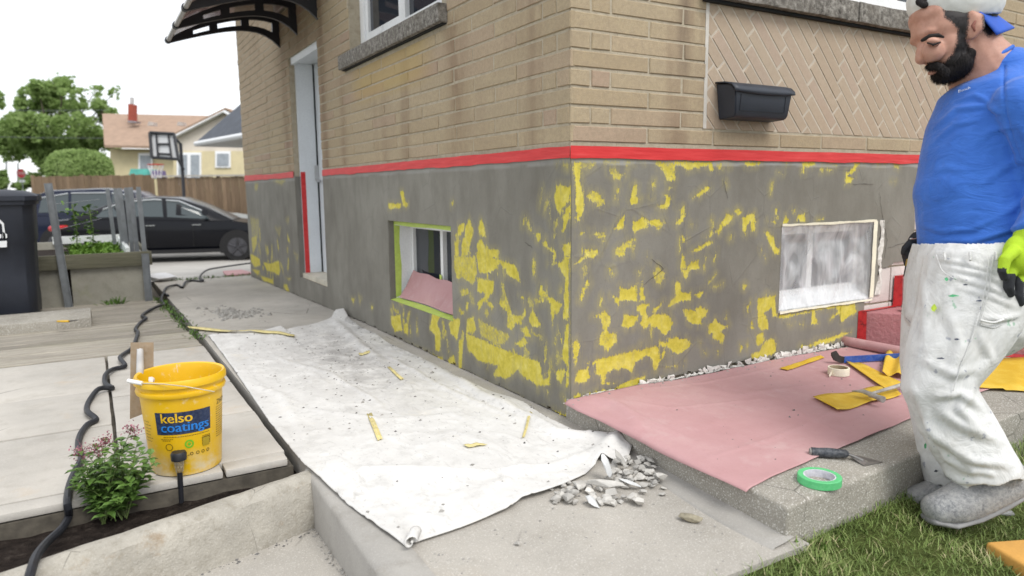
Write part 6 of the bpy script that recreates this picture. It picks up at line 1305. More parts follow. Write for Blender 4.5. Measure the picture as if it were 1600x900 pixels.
# ---- basketball hoop
bh = thing('basketball_hoop', 'portable basketball hoop on a black pole behind the sedan', 'basketball hoop', atD(291, 372, 22)); M_clear = simple('hazy_acrylic', (.62, .63, .64), .2, .05)
fr = [(234, 207), (272, 209), (279, 249), (237, 246)]
def bar_px(a, b, w_, dep=21.4, mat=M_blk, nm='frame_bar', par=bh): return MB().tube([Vector(atD(*a, dep)), Vector(atD(*b, dep))], w_, 6).build(nm, mat, par)
board = MB().prism(mk(fr, 21.45), bk*.03).build('backboard', M_clear, bh)
for a, b in ((0, 1), (1, 2), (2, 3), (3, 0)): bar_px(fr[a], fr[b], .045)
for a, b in (((244, 210), (247, 247)), ((263, 210), (268, 247)), ((245, 225), (265, 225)), ((247, 240), (267, 241))): bar_px(a, b, .028)
MB().tube([Vector(atD(282, 224, 21.9)), Vector(atD(286, 280, 21.95)), Vector(atD(291, 372, 22))], .05, 8).build('pole', M_blk, bh, True); MB().tube([Vector(atD(276, 245, 21.6)), Vector(atD(287, 265, 21.9))], .04, 6).tube([Vector(atD(270, 212, 21.6)), Vector(atD(283, 226, 21.9))], .04, 6).build('arm', M_blk, bh, True)
rc = Vector(atD(243, 258, 21.1)); MB().lathe([(.22, 0), (.235, .015), (.22, .03), (.205, .015)], rc, 24, None, True).build('rim', simple('rim_red', (.5, .05, .03), .5), bh, True); nt_ = MB()
for k in range(12):
    a = 2*math.pi*k/12; nt_.tube([rc+Vector((.22*math.cos(a), .22*math.sin(a), 0)), rc+Vector((.12*math.cos(a+.4), .12*math.sin(a+.4), -.38))], .008, 4)
nt_.build('net', simple('net_white', (.75, .72, .72), .8), bh)
# ---- stop sign and poles
ss = thing('stop_sign', 'red octagonal stop sign at the street corner far left', 'sign', atD(36, 300, 48)); cS = Vector(atD(33, 271, 48)); rS = 7*48/FPX; X_ = Vector((AX[0], AX[1], 0)).normalized(); U_ = Vector((0, 0, 1))
oct_ = [cS+X_*rS*math.cos(a)+U_*rS*math.sin(a) for a in np.arange(8)*math.pi/4+math.pi/8]; MB().prism([cS+(p-cS)*1.1 for p in oct_], bk*.02).build('sign_rim', M_wp, ss); MB().prism([p-bk*.02 for p in oct_], bk*.015).build('sign_plate', simple('sign_red', (.50, .02, .03), .5), ss)
V, F_ = text_geo('STOP', .26); MB().add([cS-bk*.03+X_*(x-.33)+U_*(y-.09) for x, y, *_ in V], F_).build('lettering', M_wp, ss); MB().tube([cS-U_*rS*.8+bk*.03, cS-U_*4.5+bk*.03], .035, 6).build('post', M_post, ss)
MB().prism([cS-U_*(rS+.12)-X_*.2, cS-U_*(rS+.12)+X_*.2, cS-U_*(rS+.3)+X_*.2, cS-U_*(rS+.3)-X_*.2], bk*.02).build('sub_plate', M_wp, ss)
for (u, v0, v1, dep, lb) in ((10, 252, 290, 60, 'leftmost thin grey street pole beyond the parked cars'), (28, 255, 290, 62, 'thin grey street pole just left of the stop sign')): solo('street_pole', MB().tube([Vector(atD(u, v1+15, dep)), Vector(atD(u, v0, dep))], [.09, .06], 8), M_post, lb, 'pole', None, True)
for i, (v0, v1, dep, lb) in enumerate(((213, 216, 40, 'lower overhead wire crossing before the big tree'), (171, 172, 42, 'upper overhead wire crossing before the big tree'))): solo('overhead_wire', MB().tube([Vector(atD(-60, v0, dep)), Vector(atD(60, v0+2, dep)), Vector(atD(170, v1, dep))], .012, 5), M_post, lb, 'wire')
# ---- trees: limbs plus thousands of small leaf faces gathered in clumps
q = N('tree_leaf'); a = q.noise(1.1, 3); b = q.noise(9, 2); c = q.ramp(a, [(.3, (.22, .32, .10)), (.55, (.33, .45, .16)), (.8, (.42, .53, .24))]); c = q.mix(q.val(b, .4, .7, 0, .4), c, (.15, .23, .07)); q.set(c, .6, 0, .2)
tl_ = q.n('ShaderNodeBsdfTranslucent'); q.l(c, tl_.inputs[0]); mx = q.n('ShaderNodeMixShader'); mx.inputs[0].default_value = .5; q.l(q.b.outputs[0], mx.inputs[1]); q.l(tl_.outputs[0], mx.inputs[2]); q.l(mx.outputs[0], q.out.inputs['Surface']); M_tleaf = q.m
M_bark = simple('bark', (.09, .07, .055), .95, .3, 12, 50, .6)
def leaf_cloud(cl, n, size, seed, shell=.55):
    r9 = np.random.RandomState(seed); tot = sum(c[3]**2 for c in cl); V, F_ = [], []
    for (x, y, z, r) in cl:
        k = int(n*r*r/tot); d = r9.normal(size=(k, 3)); d /= np.linalg.norm(d, axis=1)[:, None]; rad = r*(shell+(1-shell)*r9.rand(k))**.7*(.82+.30*vnoise(d[:, 0]*3+x, d[:, 1]*3+d[:, 2]*2+z, seed)); p = np.array([x, y, z])+d*rad[:, None]*np.array([1, 1, .82])
        a = r9.normal(size=(k, 3)); a /= np.linalg.norm(a, axis=1)[:, None]; b = np.cross(a, r9.normal(size=(k, 3))); b /= np.linalg.norm(b, axis=1)[:, None]; s = (size*(.5+r9.rand(k)))[:, None]
        o = len(V); q4 = np.stack([p-a*s, p+b*s*.55, p+a*s, p-b*s*.55], 1).reshape(-1, 3); V.extend(map(tuple, q4)); F_.extend([(o+4*i, o+4*i+1, o+4*i+2, o+4*i+3) for i in range(k)])
    m = MB(); m.v = V; m.f = F_; return m
def airy_cloud(cl, n, size, seed):
    r9 = np.random.RandomState(seed); w_ = np.array([c[3]**3 for c in cl]); w_ /= w_.sum(); k = r9.choice(len(cl), n*4, p=w_); C_ = np.array(cl); d = r9.normal(size=(n*4, 3)); d /= np.linalg.norm(d, axis=1)[:, None]; p = C_[k, :3]+d*(C_[k, 3]*r9.rand(n*4)**.45)[:, None]
    nz_ = .5*vnoise(p[:, 0]*.9+p[:, 1]*.35, p[:, 2]*.9+p[:, 1]*.5, seed)+.3*vnoise(p[:, 0]*2.1-p[:, 1]*.8, p[:, 2]*2.1, seed+3)+.2*vnoise(p[:, 1]*2.3+p[:, 0]*.6, p[:, 2]*2.6, seed+5); p = p[nz_ > .50][:n]; m_ = len(p)
    a = r9.normal(size=(m_, 3)); a[:, 2] *= .6; a /= np.linalg.norm(a, axis=1)[:, None]; b = np.cross(a, r9.normal(size=(m_, 3))); b /= np.linalg.norm(b, axis=1)[:, None]; s = (size*(.4+1.0*r9.rand(m_)))[:, None]
    q4 = np.stack([p-a*s, p+b*s*.5, p+a*s, p-b*s*.5], 1).reshape(-1, 3); m = MB(); m.v = [tuple(x) for x in q4]; m.f = [(4*i, 4*i+1, 4*i+2, 4*i+3) for i in range(m_)]; return m
def tree(name, label, dep, base_px, clumps, n, size, seed, trunk_r=.25, mat=None, group=None):
    """clumps: (u, v, radius px, depth shift m)"""
    b0 = Vector(atD(*base_px, dep)); b0.z = -1.0; t = thing(name, label, 'tree', b0, group); cl = [(*atD(u, v, dep+dz), r*dep/FPX) for u, v, r, dz in clumps]; m = MB(); hub = b0.lerp(Vector(cl[0][:3]), .45); m.tube([b0, b0.lerp(hub, .5), hub], [trunk_r, trunk_r*.8, trunk_r*.7], 10)
    for c in cl[::5 if len(cl) > 20 else 1]: e = Vector(c[:3]); m.tube([hub, hub.lerp(e, .5)+Vector((0, 0, .2)), e], [trunk_r*.4, trunk_r*.18, trunk_r*.04], 7)
    m.build('trunk', M_bark, t, True); o = airy_cloud(cl, n, size, seed).build('crown', mat or M_tleaf, t, False, False); return t
rt = random.Random(77); big = []
for u, v, r in ((95, 150, 34), (60, 165, 36), (130, 165, 30), (160, 185, 26), (40, 200, 34), (95, 195, 36), (140, 210, 30), (20, 225, 30), (70, 235, 32), (110, 240, 26), (175, 160, 12), (178, 145, 10), (150, 140, 15), (100, 130, 18), (60, 140, 18), (170, 200, 18), (5, 215, 16), (85, 265, 18), (55, 262, 18), (160, 225, 22)):
    big.append((u, v, r*.92, rt.uniform(-2.0, 2.0)))
    for _ in range(4): big.append((u+rt.uniform(-1, 1)*r*1.05, v+rt.uniform(-1, 1)*r*.95, r*rt.uniform(.22, .45), rt.uniform(-2.5, 2.5)))
tree('maple_tree', 'large loose crowned green tree rising beyond the street fence', 46, (75, 330), big, 24000, .15, 5, .35)
tree('street_tree', 'green tree partly cut off at the left edge', 55, (-25, 320), [(-20, 190, 26, 0), (-8, 160, 14, 1), (-30, 225, 26, 0), (0, 150, 8, 0)], 7000, .17, 6, .25)
tree('dark_tree', 'darker tree behind the big tree left of the yellow house', 52, (150, 320), [(140, 228, 26, 0), (165, 232, 20, 1), (120, 245, 20, 0), (155, 250, 18, 0)], 9000, .17, 7, .25)
for i, (u, v, r) in enumerate(((10, 285, 20), (45, 290, 16), (-20, 280, 26))): tree('roadside_bush', ('middle', 'right', 'left')[i]+' of the dark green roadside bushes below the stop sign', 58, (u, 320), [(u, v, r, 0), (u+r*.5, v-4, r*.6, 1), (u-r*.5, v+3, r*.6, -1)], 4200, .16, 20+i, .12)
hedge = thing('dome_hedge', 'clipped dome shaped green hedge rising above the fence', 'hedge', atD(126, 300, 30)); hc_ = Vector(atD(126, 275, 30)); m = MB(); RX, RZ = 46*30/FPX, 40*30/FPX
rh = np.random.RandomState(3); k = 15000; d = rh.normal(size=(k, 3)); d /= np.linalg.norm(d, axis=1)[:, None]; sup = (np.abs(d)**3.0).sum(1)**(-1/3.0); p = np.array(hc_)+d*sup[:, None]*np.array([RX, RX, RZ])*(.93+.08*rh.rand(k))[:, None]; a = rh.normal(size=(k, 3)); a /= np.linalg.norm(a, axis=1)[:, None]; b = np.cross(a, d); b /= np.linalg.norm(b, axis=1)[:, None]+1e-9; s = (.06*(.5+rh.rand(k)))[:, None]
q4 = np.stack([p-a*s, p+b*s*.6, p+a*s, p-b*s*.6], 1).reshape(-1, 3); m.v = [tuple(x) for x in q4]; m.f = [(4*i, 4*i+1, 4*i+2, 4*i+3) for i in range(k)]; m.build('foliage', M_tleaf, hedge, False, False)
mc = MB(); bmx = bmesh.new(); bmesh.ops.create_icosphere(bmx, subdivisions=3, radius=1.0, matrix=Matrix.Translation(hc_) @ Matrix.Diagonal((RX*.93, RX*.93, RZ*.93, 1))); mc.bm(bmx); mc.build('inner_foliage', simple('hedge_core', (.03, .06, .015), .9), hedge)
# ================================================================ the painter
D0 = 2.28; VD = Vector(AF)
def remeshed(mb, vox, it=8, fac=.5):
    me = bpy.data.meshes.new('t'); me.from_pydata(mb.v, [], mb.f); bm = bmesh.new(); bm.from_mesh(me); bmesh.ops.recalc_face_normals(bm, faces=bm.faces[:]); bm.to_mesh(me); bm.free()
    o = bpy.data.objects.new('t', me); COL.objects.link(o); m = o.modifiers.new('r', 'REMESH'); m.mode = 'VOXEL'; m.voxel_size = vox; s = o.modifiers.new('s', 'SMOOTH'); s.factor = fac; s.iterations = it
    dg = bpy.context.evaluated_depsgraph_get(); ev = o.evaluated_get(dg); t = ev.to_mesh(); n = len(t.vertices); V = np.empty(n*3); t.vertices.foreach_get('co', V); NN = np.empty(n*3); t.vertices.foreach_get('normal', NN); F_ = [tuple(p.vertices) for p in t.polygons]; ev.to_mesh_clear(); bpy.data.objects.remove(o); bpy.data.meshes.remove(me)
    return V.reshape(-1, 3), NN.reshape(-1, 3), F_
def raw(name, V, F_, mat, parent, smooth='all'):
    m = MB(); m.v = [tuple(p) for p in V]; m.f = F_; return m.build(name, mat, parent, smooth, False)
def pxridge(uu, vv, line, h, w_):
    L = np.array(line, float); d = np.full(len(uu), 1e9); fade = np.zeros(len(uu)); Q = np.stack([uu, vv], -1); sg = np.zeros(len(uu))
    for i in range(len(L)-1):
        e = L[i+1]-L[i]; t = np.clip(((Q-L[i]) @ e)/(e @ e), 0, 1); w0 = Q-L[i]-t[:, None]*e; dd_ = np.hypot(*w0.T); b_ = dd_ < d; d[b_] = dd_[b_]; fade[b_] = np.sin(np.pi*np.clip((i+t)/(len(L)-1), .02, .98))[b_]**.6; sg[b_] = np.sign(e[0]*w0[:, 1]-e[1]*w0[:, 0])[b_]
    return h*fade*(np.exp(-(d/w_)**2)-.55*np.exp(-((d-1.6*w_*1)/(w_*1.1))**2)*(sg > 0))
def hemfit(V, vv, lim, F_):
    '''keep faces with a vertex above the hem and pull the others up to it'''
    F2 = [f for f in F_ if any(vv[i] < lim[i] for i in f)]; k = ((V-CAM) @ AF)/FPX; over = np.clip(vv-lim, 0, None); V = V+np.outer(over*k, AU); return V, F2
def uvof(V):
    d = V-CAM; z = d @ AF; return 800+FPX*(d @ AX)/z, 450-FPX*(d @ AU)/z
def limb(mb, pts, n=16, ends=True):
    """pts: (u, v, depth shift m, half width px, half depth px); one tapered tube with rounded ends"""
    C_ = [Vector(atD(p[0], p[1], D0+p[2])) for p in pts]; k = D0/FPX; m = len(pts)
    ext = []
    t0 = (C_[1]-C_[0]).normalized(); t1 = (C_[-1]-C_[-2]).normalized()
    seq = []
    if ends:
        for f, s in ((.98, .2), (.75, .66), (.4, .92)): seq.append((C_[0]-t0*pts[0][3]*k*f*.8, pts[0][3]*s, pts[0][4]*s, t0))
    for i in range(m): t = (C_[min(i+1, m-1)]-C_[max(i-1, 0)]).normalized(); seq.append((C_[i], pts[i][3], pts[i][4], t))
    if ends:
        for f, s in ((.4, .92), (.75, .66), (.98, .2)): seq.append((C_[-1]+t1*pts[-1][3]*k*f*.8, pts[-1][3]*s, pts[-1][4]*s, t1))
    rows = []
    for c, r, rd, t in seq:
        side = VD.cross(t); side = side.normalized() if side.length > .05 else Vector(AX); b = t.cross(side).normalized()
        rows.append([tuple(c+side*(r*k*math.cos(a))+b*(rd*k*math.sin(a))) for a in np.linspace(0, 2*math.pi, n, endpoint=False)])
    o = len(mb.v); mb.v += [p for r in rows for p in r]; R_ = len(rows)
    mb.f += [(o+i*n+j, o+i*n+(j+1) % n, o+(i+1)*n+(j+1) % n, o+(i+1)*n+j) for i in range(R_-1) for j in range(n)]; mb.f += [tuple(o+j for j in range(n))[::-1], tuple(o+(R_-1)*n+j for j in range(n))]
def ell(mb, u, v, dd, ru, rv, rd, tilt=0.0):
    bm = bmesh.new(); bmesh.ops.create_uvsphere(bm, u_segments=24, v_segments=14, radius=1.0); c = Vector(atD(u, v, D0+dd)); k = D0/FPX; X_, U_, F_ = Vector(AX), Vector(AU), Vector(AF); ct, st_ = math.cos(tilt), math.sin(tilt); X2, U2 = X_*ct+U_*st_, U_*ct-X_*st_
    for q_ in bm.verts: q_.co = c+X2*(q_.co.x*ru*k)+U2*(q_.co.y*rv*k)+F_*(q_.co.z*rd*k)
    mb.bm(bm)
foot = np.array(onZ(1500, 812, -.15)); man = thing('person', 'painter in blue shirt, white trousers and backwards white cap, stepping left and looking down', 'person', foot)
# pose tables (photo pixels, metres of depth, pixel half widths)
TOR = [(1556, 118, 0, 50, 70), (1562, 145, 0, 78, 98), (1556, 200, 0, 93, 102), (1551, 250, 0, 102, 98), (1546, 300, 0, 105, 96), (1541, 350, 0, 98, 94), (1537, 396, 0, 89, 90)]
ARMN = [(1602, 158, -.19, 44, 40), (1632, 225, -.22, 38, 38), (1652, 285, -.23, 33, 33), (1632, 335, -.24, 28, 28), (1606, 378, -.25, 21, 21)]
ARMF = [(1545, 165, .20, 42, 40), (1556, 240, .26, 36, 36), (1545, 310, .28, 31, 31), (1490, 352, .26, 25, 25), (1452, 376, .24, 19, 19)]
LEGF = [(1505, 430, .10, 82, 74), (1480, 500, .10, 66, 64), (1466, 570, .09, 54, 54), (1466, 620, .08, 46, 48), (1474, 680, .06, 40, 42), (1487, 752, .05, 32, 34)]
LEGN = [(1532, 430, -.09, 82, 74), (1504, 510, -.11, 66, 62), (1478, 565, -.12, 55, 54), (1466, 606, -.12, 48, 50), (1486, 652, -.12, 49, 48), (1538, 728, -.12, 42, 44)]
def shr(L, f, m=0): return [(u, v, d, max(r*f-m, 4), max(rd*f-m, 4)) for u, v, d, r, rd in L]
HY = -.03
def fingers(mb, px, py, dd, dirs, r=8.0):
    for (pts, rr_) in dirs: limb(mb, [(px+a, py+b, dd+c, r*rr_*(1-.12*i), r*rr_*(1-.12*i)) for i, (a, b, c) in enumerate(pts)], 8)
FN = [([(-10, 18, .0), (-17, 34, -.004), (-18, 52, -.002), (-15, 62, .006)], 1.0), ([(-2, 22, .014), (-4, 44, .012), (-3, 64, .014), (0, 76, .02)], 1.05), ([(8, 22, .024), (9, 44, .024), (11, 62, .026), (13, 72, .03)], 1.0), ([(17, 18, .034), (20, 36, .036), (23, 50, .038), (24, 58, .04)], .88), ([(-10, -6, -.022), (-24, 8, -.034), (-27, 26, -.036), (-24, 36, -.03)], 1.05)]
FF = [([(-8, 4, -.02), (-18, 12, -.026), (-16, 24, -.016), (-6, 26, -.008)], 1.0), ([(-10, 6, -.006), (-21, 16, -.010), (-18, 29, -.002), (-8, 30, .004)], 1.0), ([(-9, 8, .008), (-20, 20, .006), (-16, 33, .012), (-7, 33, .014)], 1.0), ([(-7, 10, .02), (-17, 24, .02), (-13, 35, .024), (-6, 34, .024)], .88), ([(-2, -6, -.026), (-14, -4, -.034), (-22, 4, -.03), (-24, 12, -.022)], 1.0)]
HN, HF = (1594, 398, -.25), (1436, 384, .24)
# ---- body: one skin surface from head to feet
b = MB(); limb(b, shr(TOR, .86)); limb(b, shr(ARMN, .82)); limb(b, shr(ARMF, .82)); limb(b, shr(LEGF, .72)); limb(b, shr(LEGN, .72))
limb(b, [(1510, 40, HY, 34, 33), (1523, 80, HY+.005, 39, 40), (1546, 125, 0, 55, 62)])
ell(b, 1495, 8, HY, 64, 52, 44); ell(b, 1478, 42, HY, 50, 46, 42); ell(b, 1476, 70, HY, 34, 40, 37); ell(b, 1482, 96, HY, 28, 26, 32)
ell(b, 1442, 58, HY, 13, 9, 30, -.2); ell(b, 1450, 28, HY, 24, 24, 36); ell(b, 1458, 80, HY-.045, 17, 17, 14); ell(b, 1458, 80, HY+.045, 17, 17, 14)
limb(b, [(1443, 64, HY, 6, 8), (1440, 78, HY, 8, 9), (1443, 91, HY, 12, 13)], 12); ell(b, 1456, 93, HY-.018, 7, 6, 6); ell(b, 1456, 93, HY+.018, 7, 6, 6)
ell(b, 1461, 110, HY, 9, 5, 16, .5)
for s in (-1, 1): limb(b, [(1518, 58, HY+s*.083, 5, 6), (1529, 42, HY+s*.092, 10, 7), (1527, 28, HY+s*.092, 11, 7), (1517, 22, HY+s*.086, 6, 6)], 10); ell(b, 1519, 42, HY+s*.082, 10, 20, 6)
for H, FG in ((HN, FN), (HF, FF)):
    ell(b, H[0], H[1], H[2], 17, 22, 12); fingers(b, H[0], H[1]-2, H[2], FG, 6.2)
limb(b, [(1487, 745, .045, 18, 18), (1470, 772, .045, 12, 16), (1440, 779, .045, 8, 14)]); limb(b, [(1540, 728, -.12, 16, 16), (1530, 768, -.12, 16, 16), (1475, 796, -.12, 10, 16)])
V, NN, F_ = remeshed(b, .0052, 5)
uu, vv = uvof(V); dep_ = (V-CAM) @ AF; HAIR = [[(1473, 14), (1514, 14), (1514, 40), (1510, 62), (1520, 80), (1516, 108), (1500, 124), (1476, 136), (1464, 128), (1464, 116), (1472, 112), (1470, 106), (1452, 104), (1449, 98), (1462, 96), (1476, 97), (1488, 84), (1495, 66), (1496, 46), (1486, 34), (1476, 28)], [(1534, 10), (1562, 10), (1560, 46), (1545, 58), (1536, 50)]]
hm_ = np.full(len(V), -20.0)
for pg in HAIR: hm_ = np.maximum(hm_, sdf_poly(np.stack([uu, vv], -1), np.array(pg, float)))
q = N('skin'); a = q.noise(35, 4, .6); f1 = q.noise(240, 2); c = q.ramp(a, [(.3, (.42, .215, .155)), (.55, (.50, .275, .205)), (.8, (.55, .31, .235))]); c = q.mix(q.val(f1, .55, .8, 0, .3), c, (.36, .16, .12))
hz_ = q.noise(420, 3, .7, stretch=(1, 1, .5)); hr_ = q.val(q.math('ADD', q.attr('hair'), q.math('MULTIPLY', q.math('SUBTRACT', hz_, .5), .9)), .42, .62); c = q.mix(hr_, c, (.020, .016, .016))
q.set(c, .5, 0, .4, **{'Subsurface Weight': .12, 'Subsurface Radius': (.012, .005, .003), 'Subsurface Scale': .6}); q.bump(f1, .12, .001); M_skin = q.m
bo = raw('body', V, F_, M_skin, man); a_ = bo.data.attributes.new('hair', 'FLOAT', 'POINT'); a_.data.foreach_set('value', np.clip(hm_/9*.5+.5, 0, 1).astype(np.float32)); SKV, SKN, SKH = V, NN, hm_
# ---- eye, brow and ear detail
dk = simple('brow_hair', (.018, .014, .013), .8, .3, 200, 400, .5); e = MB(); limb(e, [(1441, 63, HY-.052, 2.5, 3), (1452, 57, HY-.076, 3.6, 3), (1466, 55, HY-.086, 3.2, 3), (1474, 58, HY-.088, 1.6, 2)], 8); raw('eyebrow', np.array(e.v), e.f, dk, man)
e = MB(); limb(e, [(1438, 65, HY+.045, 2.2, 3), (1432, 66, HY+.06, 3, 3), (1430, 69, HY+.07, 1.8, 2)], 8); raw('eyebrow', np.array(e.v), e.f, dk, man)
e = MB(); ell(e, 1459, 65, HY-.078, 10.5, 6.2, 7, -.12); raw('eyelid', np.array(e.v), e.f, M_skin, man); e = MB(); limb(e, [(1449, 67, HY-.083, 1.0, 1.4), (1458, 70, HY-.094, 1.7, 1.6), (1469, 66, HY-.091, 1.0, 1.2)], 6); raw('eyelashes', np.array(e.v), e.f, dk, man)
e = MB(); limb(e, [(1523, 48, HY-.098, 1.4, 1.5), (1520, 40, HY-.10, 3.0, 2.0), (1524, 33, HY-.10, 1.6, 1.6)], 8); raw('ear_hollow', np.array(e.v), e.f, simple('ear_shade', (.25, .09, .065), .6), man)
# ---- beard and hair: a dark soft mass plus short strands
b = MB(); ell(b, 1489, 104, HY, 24, 21, 35); ell(b, 1478, 113, HY, 18, 15, 27); ell(b, 1500, 92, HY, 12, 14, 34)
limb(b, [(1453, 102, HY+.0, 3.5, 8), (1457, 102, HY-.03, 5, 8), (1468, 105, HY-.050, 6, 8), (1478, 114, HY-.050, 7, 8)], 10); limb(b, [(1453, 102, HY+.0, 3.5, 8), (1457, 102, HY+.03, 5, 8), (1468, 105, HY+.050, 6, 8), (1478, 114, HY+.050, 7, 8)], 10)
V, NN, F_ = remeshed(b, .004, 9); uu, vv = uvof(V); V = V+NN*((fbm(uu*.35, vv*.22, 31)-.5)*.004)[:, None]
q = N('beard_hair'); a = q.noise(260, 3, .6, stretch=(1, 1, .4)); c = q.ramp(a, [(.3, (.006, .005, .006)), (.62, (.022, .019, .019)), (.85, (.10, .09, .09))]); q.set(c, .75, 0, .25); q.bump(a, .9, .004); M_beard = q.m
raw('beard', V, F_, M_beard, man); BV, BN = V, NN
sk_ = np.where(SKH > -.5)[0]; BV = np.concatenate([BV, SKV[sk_]]); BN = np.concatenate([BN, SKN[sk_]]); bu_, bvv = uvof(BV); wgt = np.where(bvv < 45, .8, 1.0); wgt[(bvv < 24)] = 0; wgt /= wgt.sum()
rb_ = np.random.RandomState(5); idx = rb_.choice(len(BV), 11000, p=wgt); st_ = MB(); dn = -np.array(AU)*.9-np.array(AX)*.15
for i in idx:
    p = BV[i]; d = BN[i]*.30+dn*.9+rb_.normal(size=3)*.22; d /= np.linalg.norm(d); s = np.cross(d, BN[i]); s /= np.linalg.norm(s)+1e-9; ln = (.007+.006*rb_.rand())*(.55 if bvv[i] < 70 else 1.0); o = len(st_.v); st_.v += [tuple(p-s*.0006), tuple(p+s*.0006), tuple(p+d*ln)]; st_.f.append((o, o+1, o+2))
o = st_.build('beard_strands', M_beard, man, False, False); o['kind'] = 'stuff'
# ---- cap, worn backwards
b = MB(); ell(b, 1493, 0, HY, 69, 56, 54, -.06); V, NN, F_ = remeshed(b, .0045, 3); uu, vv = uvof(V); lim = lambda u: 23-(u-1428)*.06 if u < 1470 else 20
V, F2 = hemfit(V, vv, np.where(uu < 1470, 24-(uu-1428)*.09, 20.0), F_); F2 = [f for f in F2 if not all(1431 < uu[i] < 1450 and -9 < vv[i] < 9 for i in f)]
q = N('cap_cloth'); a = q.noise(20, 4); f1 = q.noise(500, 2); c = q.mix(q.val(a, .4, .7), (.66, .66, .63), (.76, .76, .74)); q.set(c, .85, 0, .2); q.bump(q.math('ADD', a, f1), .3, .002); cap = solidify(raw('cap', V, F2, q.m, man), .003, 1)
b = MB(); limb(b, [(1440, 3, HY-.04, 9, 6), (1444, 8, HY-.05, 6, 5)], 10); raw('hair_tuft', np.array(b.v), b.f, M_beard, man)
# brim at the back of the head: a curved blue visor
rows = []
for i, t in enumerate(np.linspace(0, 1, 9)):
    row = []
    for j, s in enumerate(np.linspace(-1, 1, 17)):
        q2 = s*s; u = (1545+41*t)*(1-q2)+(1530+29*t)*q2; v = (13+30*t)*(1-q2)+(19+35*t)*q2; row.append(tuple(atD(u, v, D0+HY+s*.098*(1-.10*t))))
    rows.append(row)
M_bill = simple('blue_bill', (.025, .10, .50), .7, .1, 12, 200, .1); solidify(MB().grid(np.array(rows)).build('cap_bill', M_bill, man, 'all'), .004, -1)
# ---- shirt
b = MB(); limb(b, TOR, 28); limb(b, ARMN[:4]+[(1615, 362, -.248, 25, 25)], 16); limb(b, ARMF[:4]+[(1472, 365, .25, 23, 23)], 16); ell(b, 1592, 138, -.08, 42, 34, 60); ell(b, 1545, 138, .10, 42, 34, 60)
ell(b, 1508, 300, 0, 70, 66, 78); V, NN, F_ = remeshed(b, .0055, 14)
uu, vv = uvof(V); h = (fbm(uu*.012, vv*.012, 207, 2)-.5)*.012
for ln, hh_, w_ in (([(1462, 200), (1495, 172), (1540, 166), (1572, 178)], .006, 4), ([(1450, 232), (1492, 196), (1540, 186)], .004, 3.5), ([(1500, 158), (1525, 150), (1545, 160), (1566, 182)], .005, 3.5), ([(1520, 228), (1550, 205), (1590, 198)], .004, 5), ([(1530, 290), (1570, 262), (1610, 240)], .005, 6), ([(1436, 350), (1470, 362), (1520, 358), (1560, 340)], .005, 4), ([(1470, 376), (1520, 378), (1590, 356), (1640, 330)], .006, 4), ([(1445, 383), (1500, 386), (1550, 382)], .004, 3), ([(1560, 340), (1600, 315), (1640, 285)], .006, 6), ([(1575, 200), (1590, 240), (1600, 300)], .006, 6), ([(1590, 190), (1612, 230), (1640, 260)], .005, 5), ([(1455, 270), (1480, 262), (1510, 268)], .003, 5)):
    h = h+pxridge(uu, vv, ln, hh_, w_)
V = V+NN*h[:, None]
sm = np.exp(-(((uu-(1566+(vv-120)*.13+((vv-160)/60)**2*6))/2.2)**2))*(vv > 100)*(vv < 250)*(((V-CAM) @ AF) < D0); V = V-NN*(sm*.006)[:, None]
V, F_ = hemfit(V, vv, 391+2.5*np.sin(uu*.05), F_); nk_ = lambda u: 124-(u-1498)*.62; V0 = V; cut = lambda f: not all((uu[i] < 1588 and vv[i] < nk_(uu[i])) for i in f)
q = N('blue_shirt'); a = q.noise(14, 4); f1 = q.noise(600, 2); c = q.ramp(a, [(.3, (.036, .145, .55)), (.7, (.048, .175, .63))]); wr_ = q.noise(9, 4, .55, stretch=(1, 1, 2.6), dist=1.4); wv_ = q.noise(900, 1); c = q.mix(q.val(wr_, .4, .7, 0, .25), c, (.022, .09, .40)); q.set(c, .72, 0, .25, **{'Sheen Weight': .2}); q.bump(f1, .25, .001, q.bump(wr_, .55, .012)); M_shirt = q.m
shirt = solidify(raw('shirt', V, [f for f in F_ if cut(f)], M_shirt, man), .003, 1)
# collar
me = shirt.data; SV = np.empty(len(me.vertices)*3); me.vertices.foreach_get('co', SV); SV = SV.reshape(-1, 3)+np.array(wpos(man)); su, sv = uvof(SV); sd_ = (SV-CAM) @ AF; us_f = np.zeros(len(SV), bool); us_f[np.unique(np.array([i for p in me.polygons for i in p.vertices]))] = True
cp = []
for u in np.linspace(1499, 1586, 18):
    m_ = np.where(us_f & (np.abs(su-u) < 5) & (np.abs(sv-nk_(u)) < 7))[0]
    if len(m_): cp.append(Vector(atD(u, nk_(u)+1, float(sd_[m_].min())-.001)))
if len(cp) > 4:
    cq = [sum((cp[min(max(i+k, 0), len(cp)-1)] for k in (-2, -1, 0, 1, 2)), Vector((0, 0, 0)))/5 for i in range(len(cp))]; MB().tube(smooth_path(cq, 4), .0060, 8).build('collar', M_shirt, man, 'all')
# script mark on the chest
V, F_ = text_geo('Bench', .021); k_ = D0/FPX; pts = []
for x, y, *_ in V:
    u, v = 1497+x/.0515*19, 145-x/.0515*6.5-y/k_*.62; pts.append((u, v))
tree_ = None
def surf_depth(u, v, obj_V=None): return None
def near_depth(u, v):
    m = np.where((np.abs(su-u) < 6) & (np.abs(sv-v) < 6))[0]
    return float(sd_[m].min()) if len(m) else D0-.2
dd0 = [near_depth(u, v) for u, v in pts]; MB().add([tuple(atD(u, v, d-.006)) for (u, v), d in zip(pts, dd0)], F_).build('chest_mark', M_wp, man, False, False)
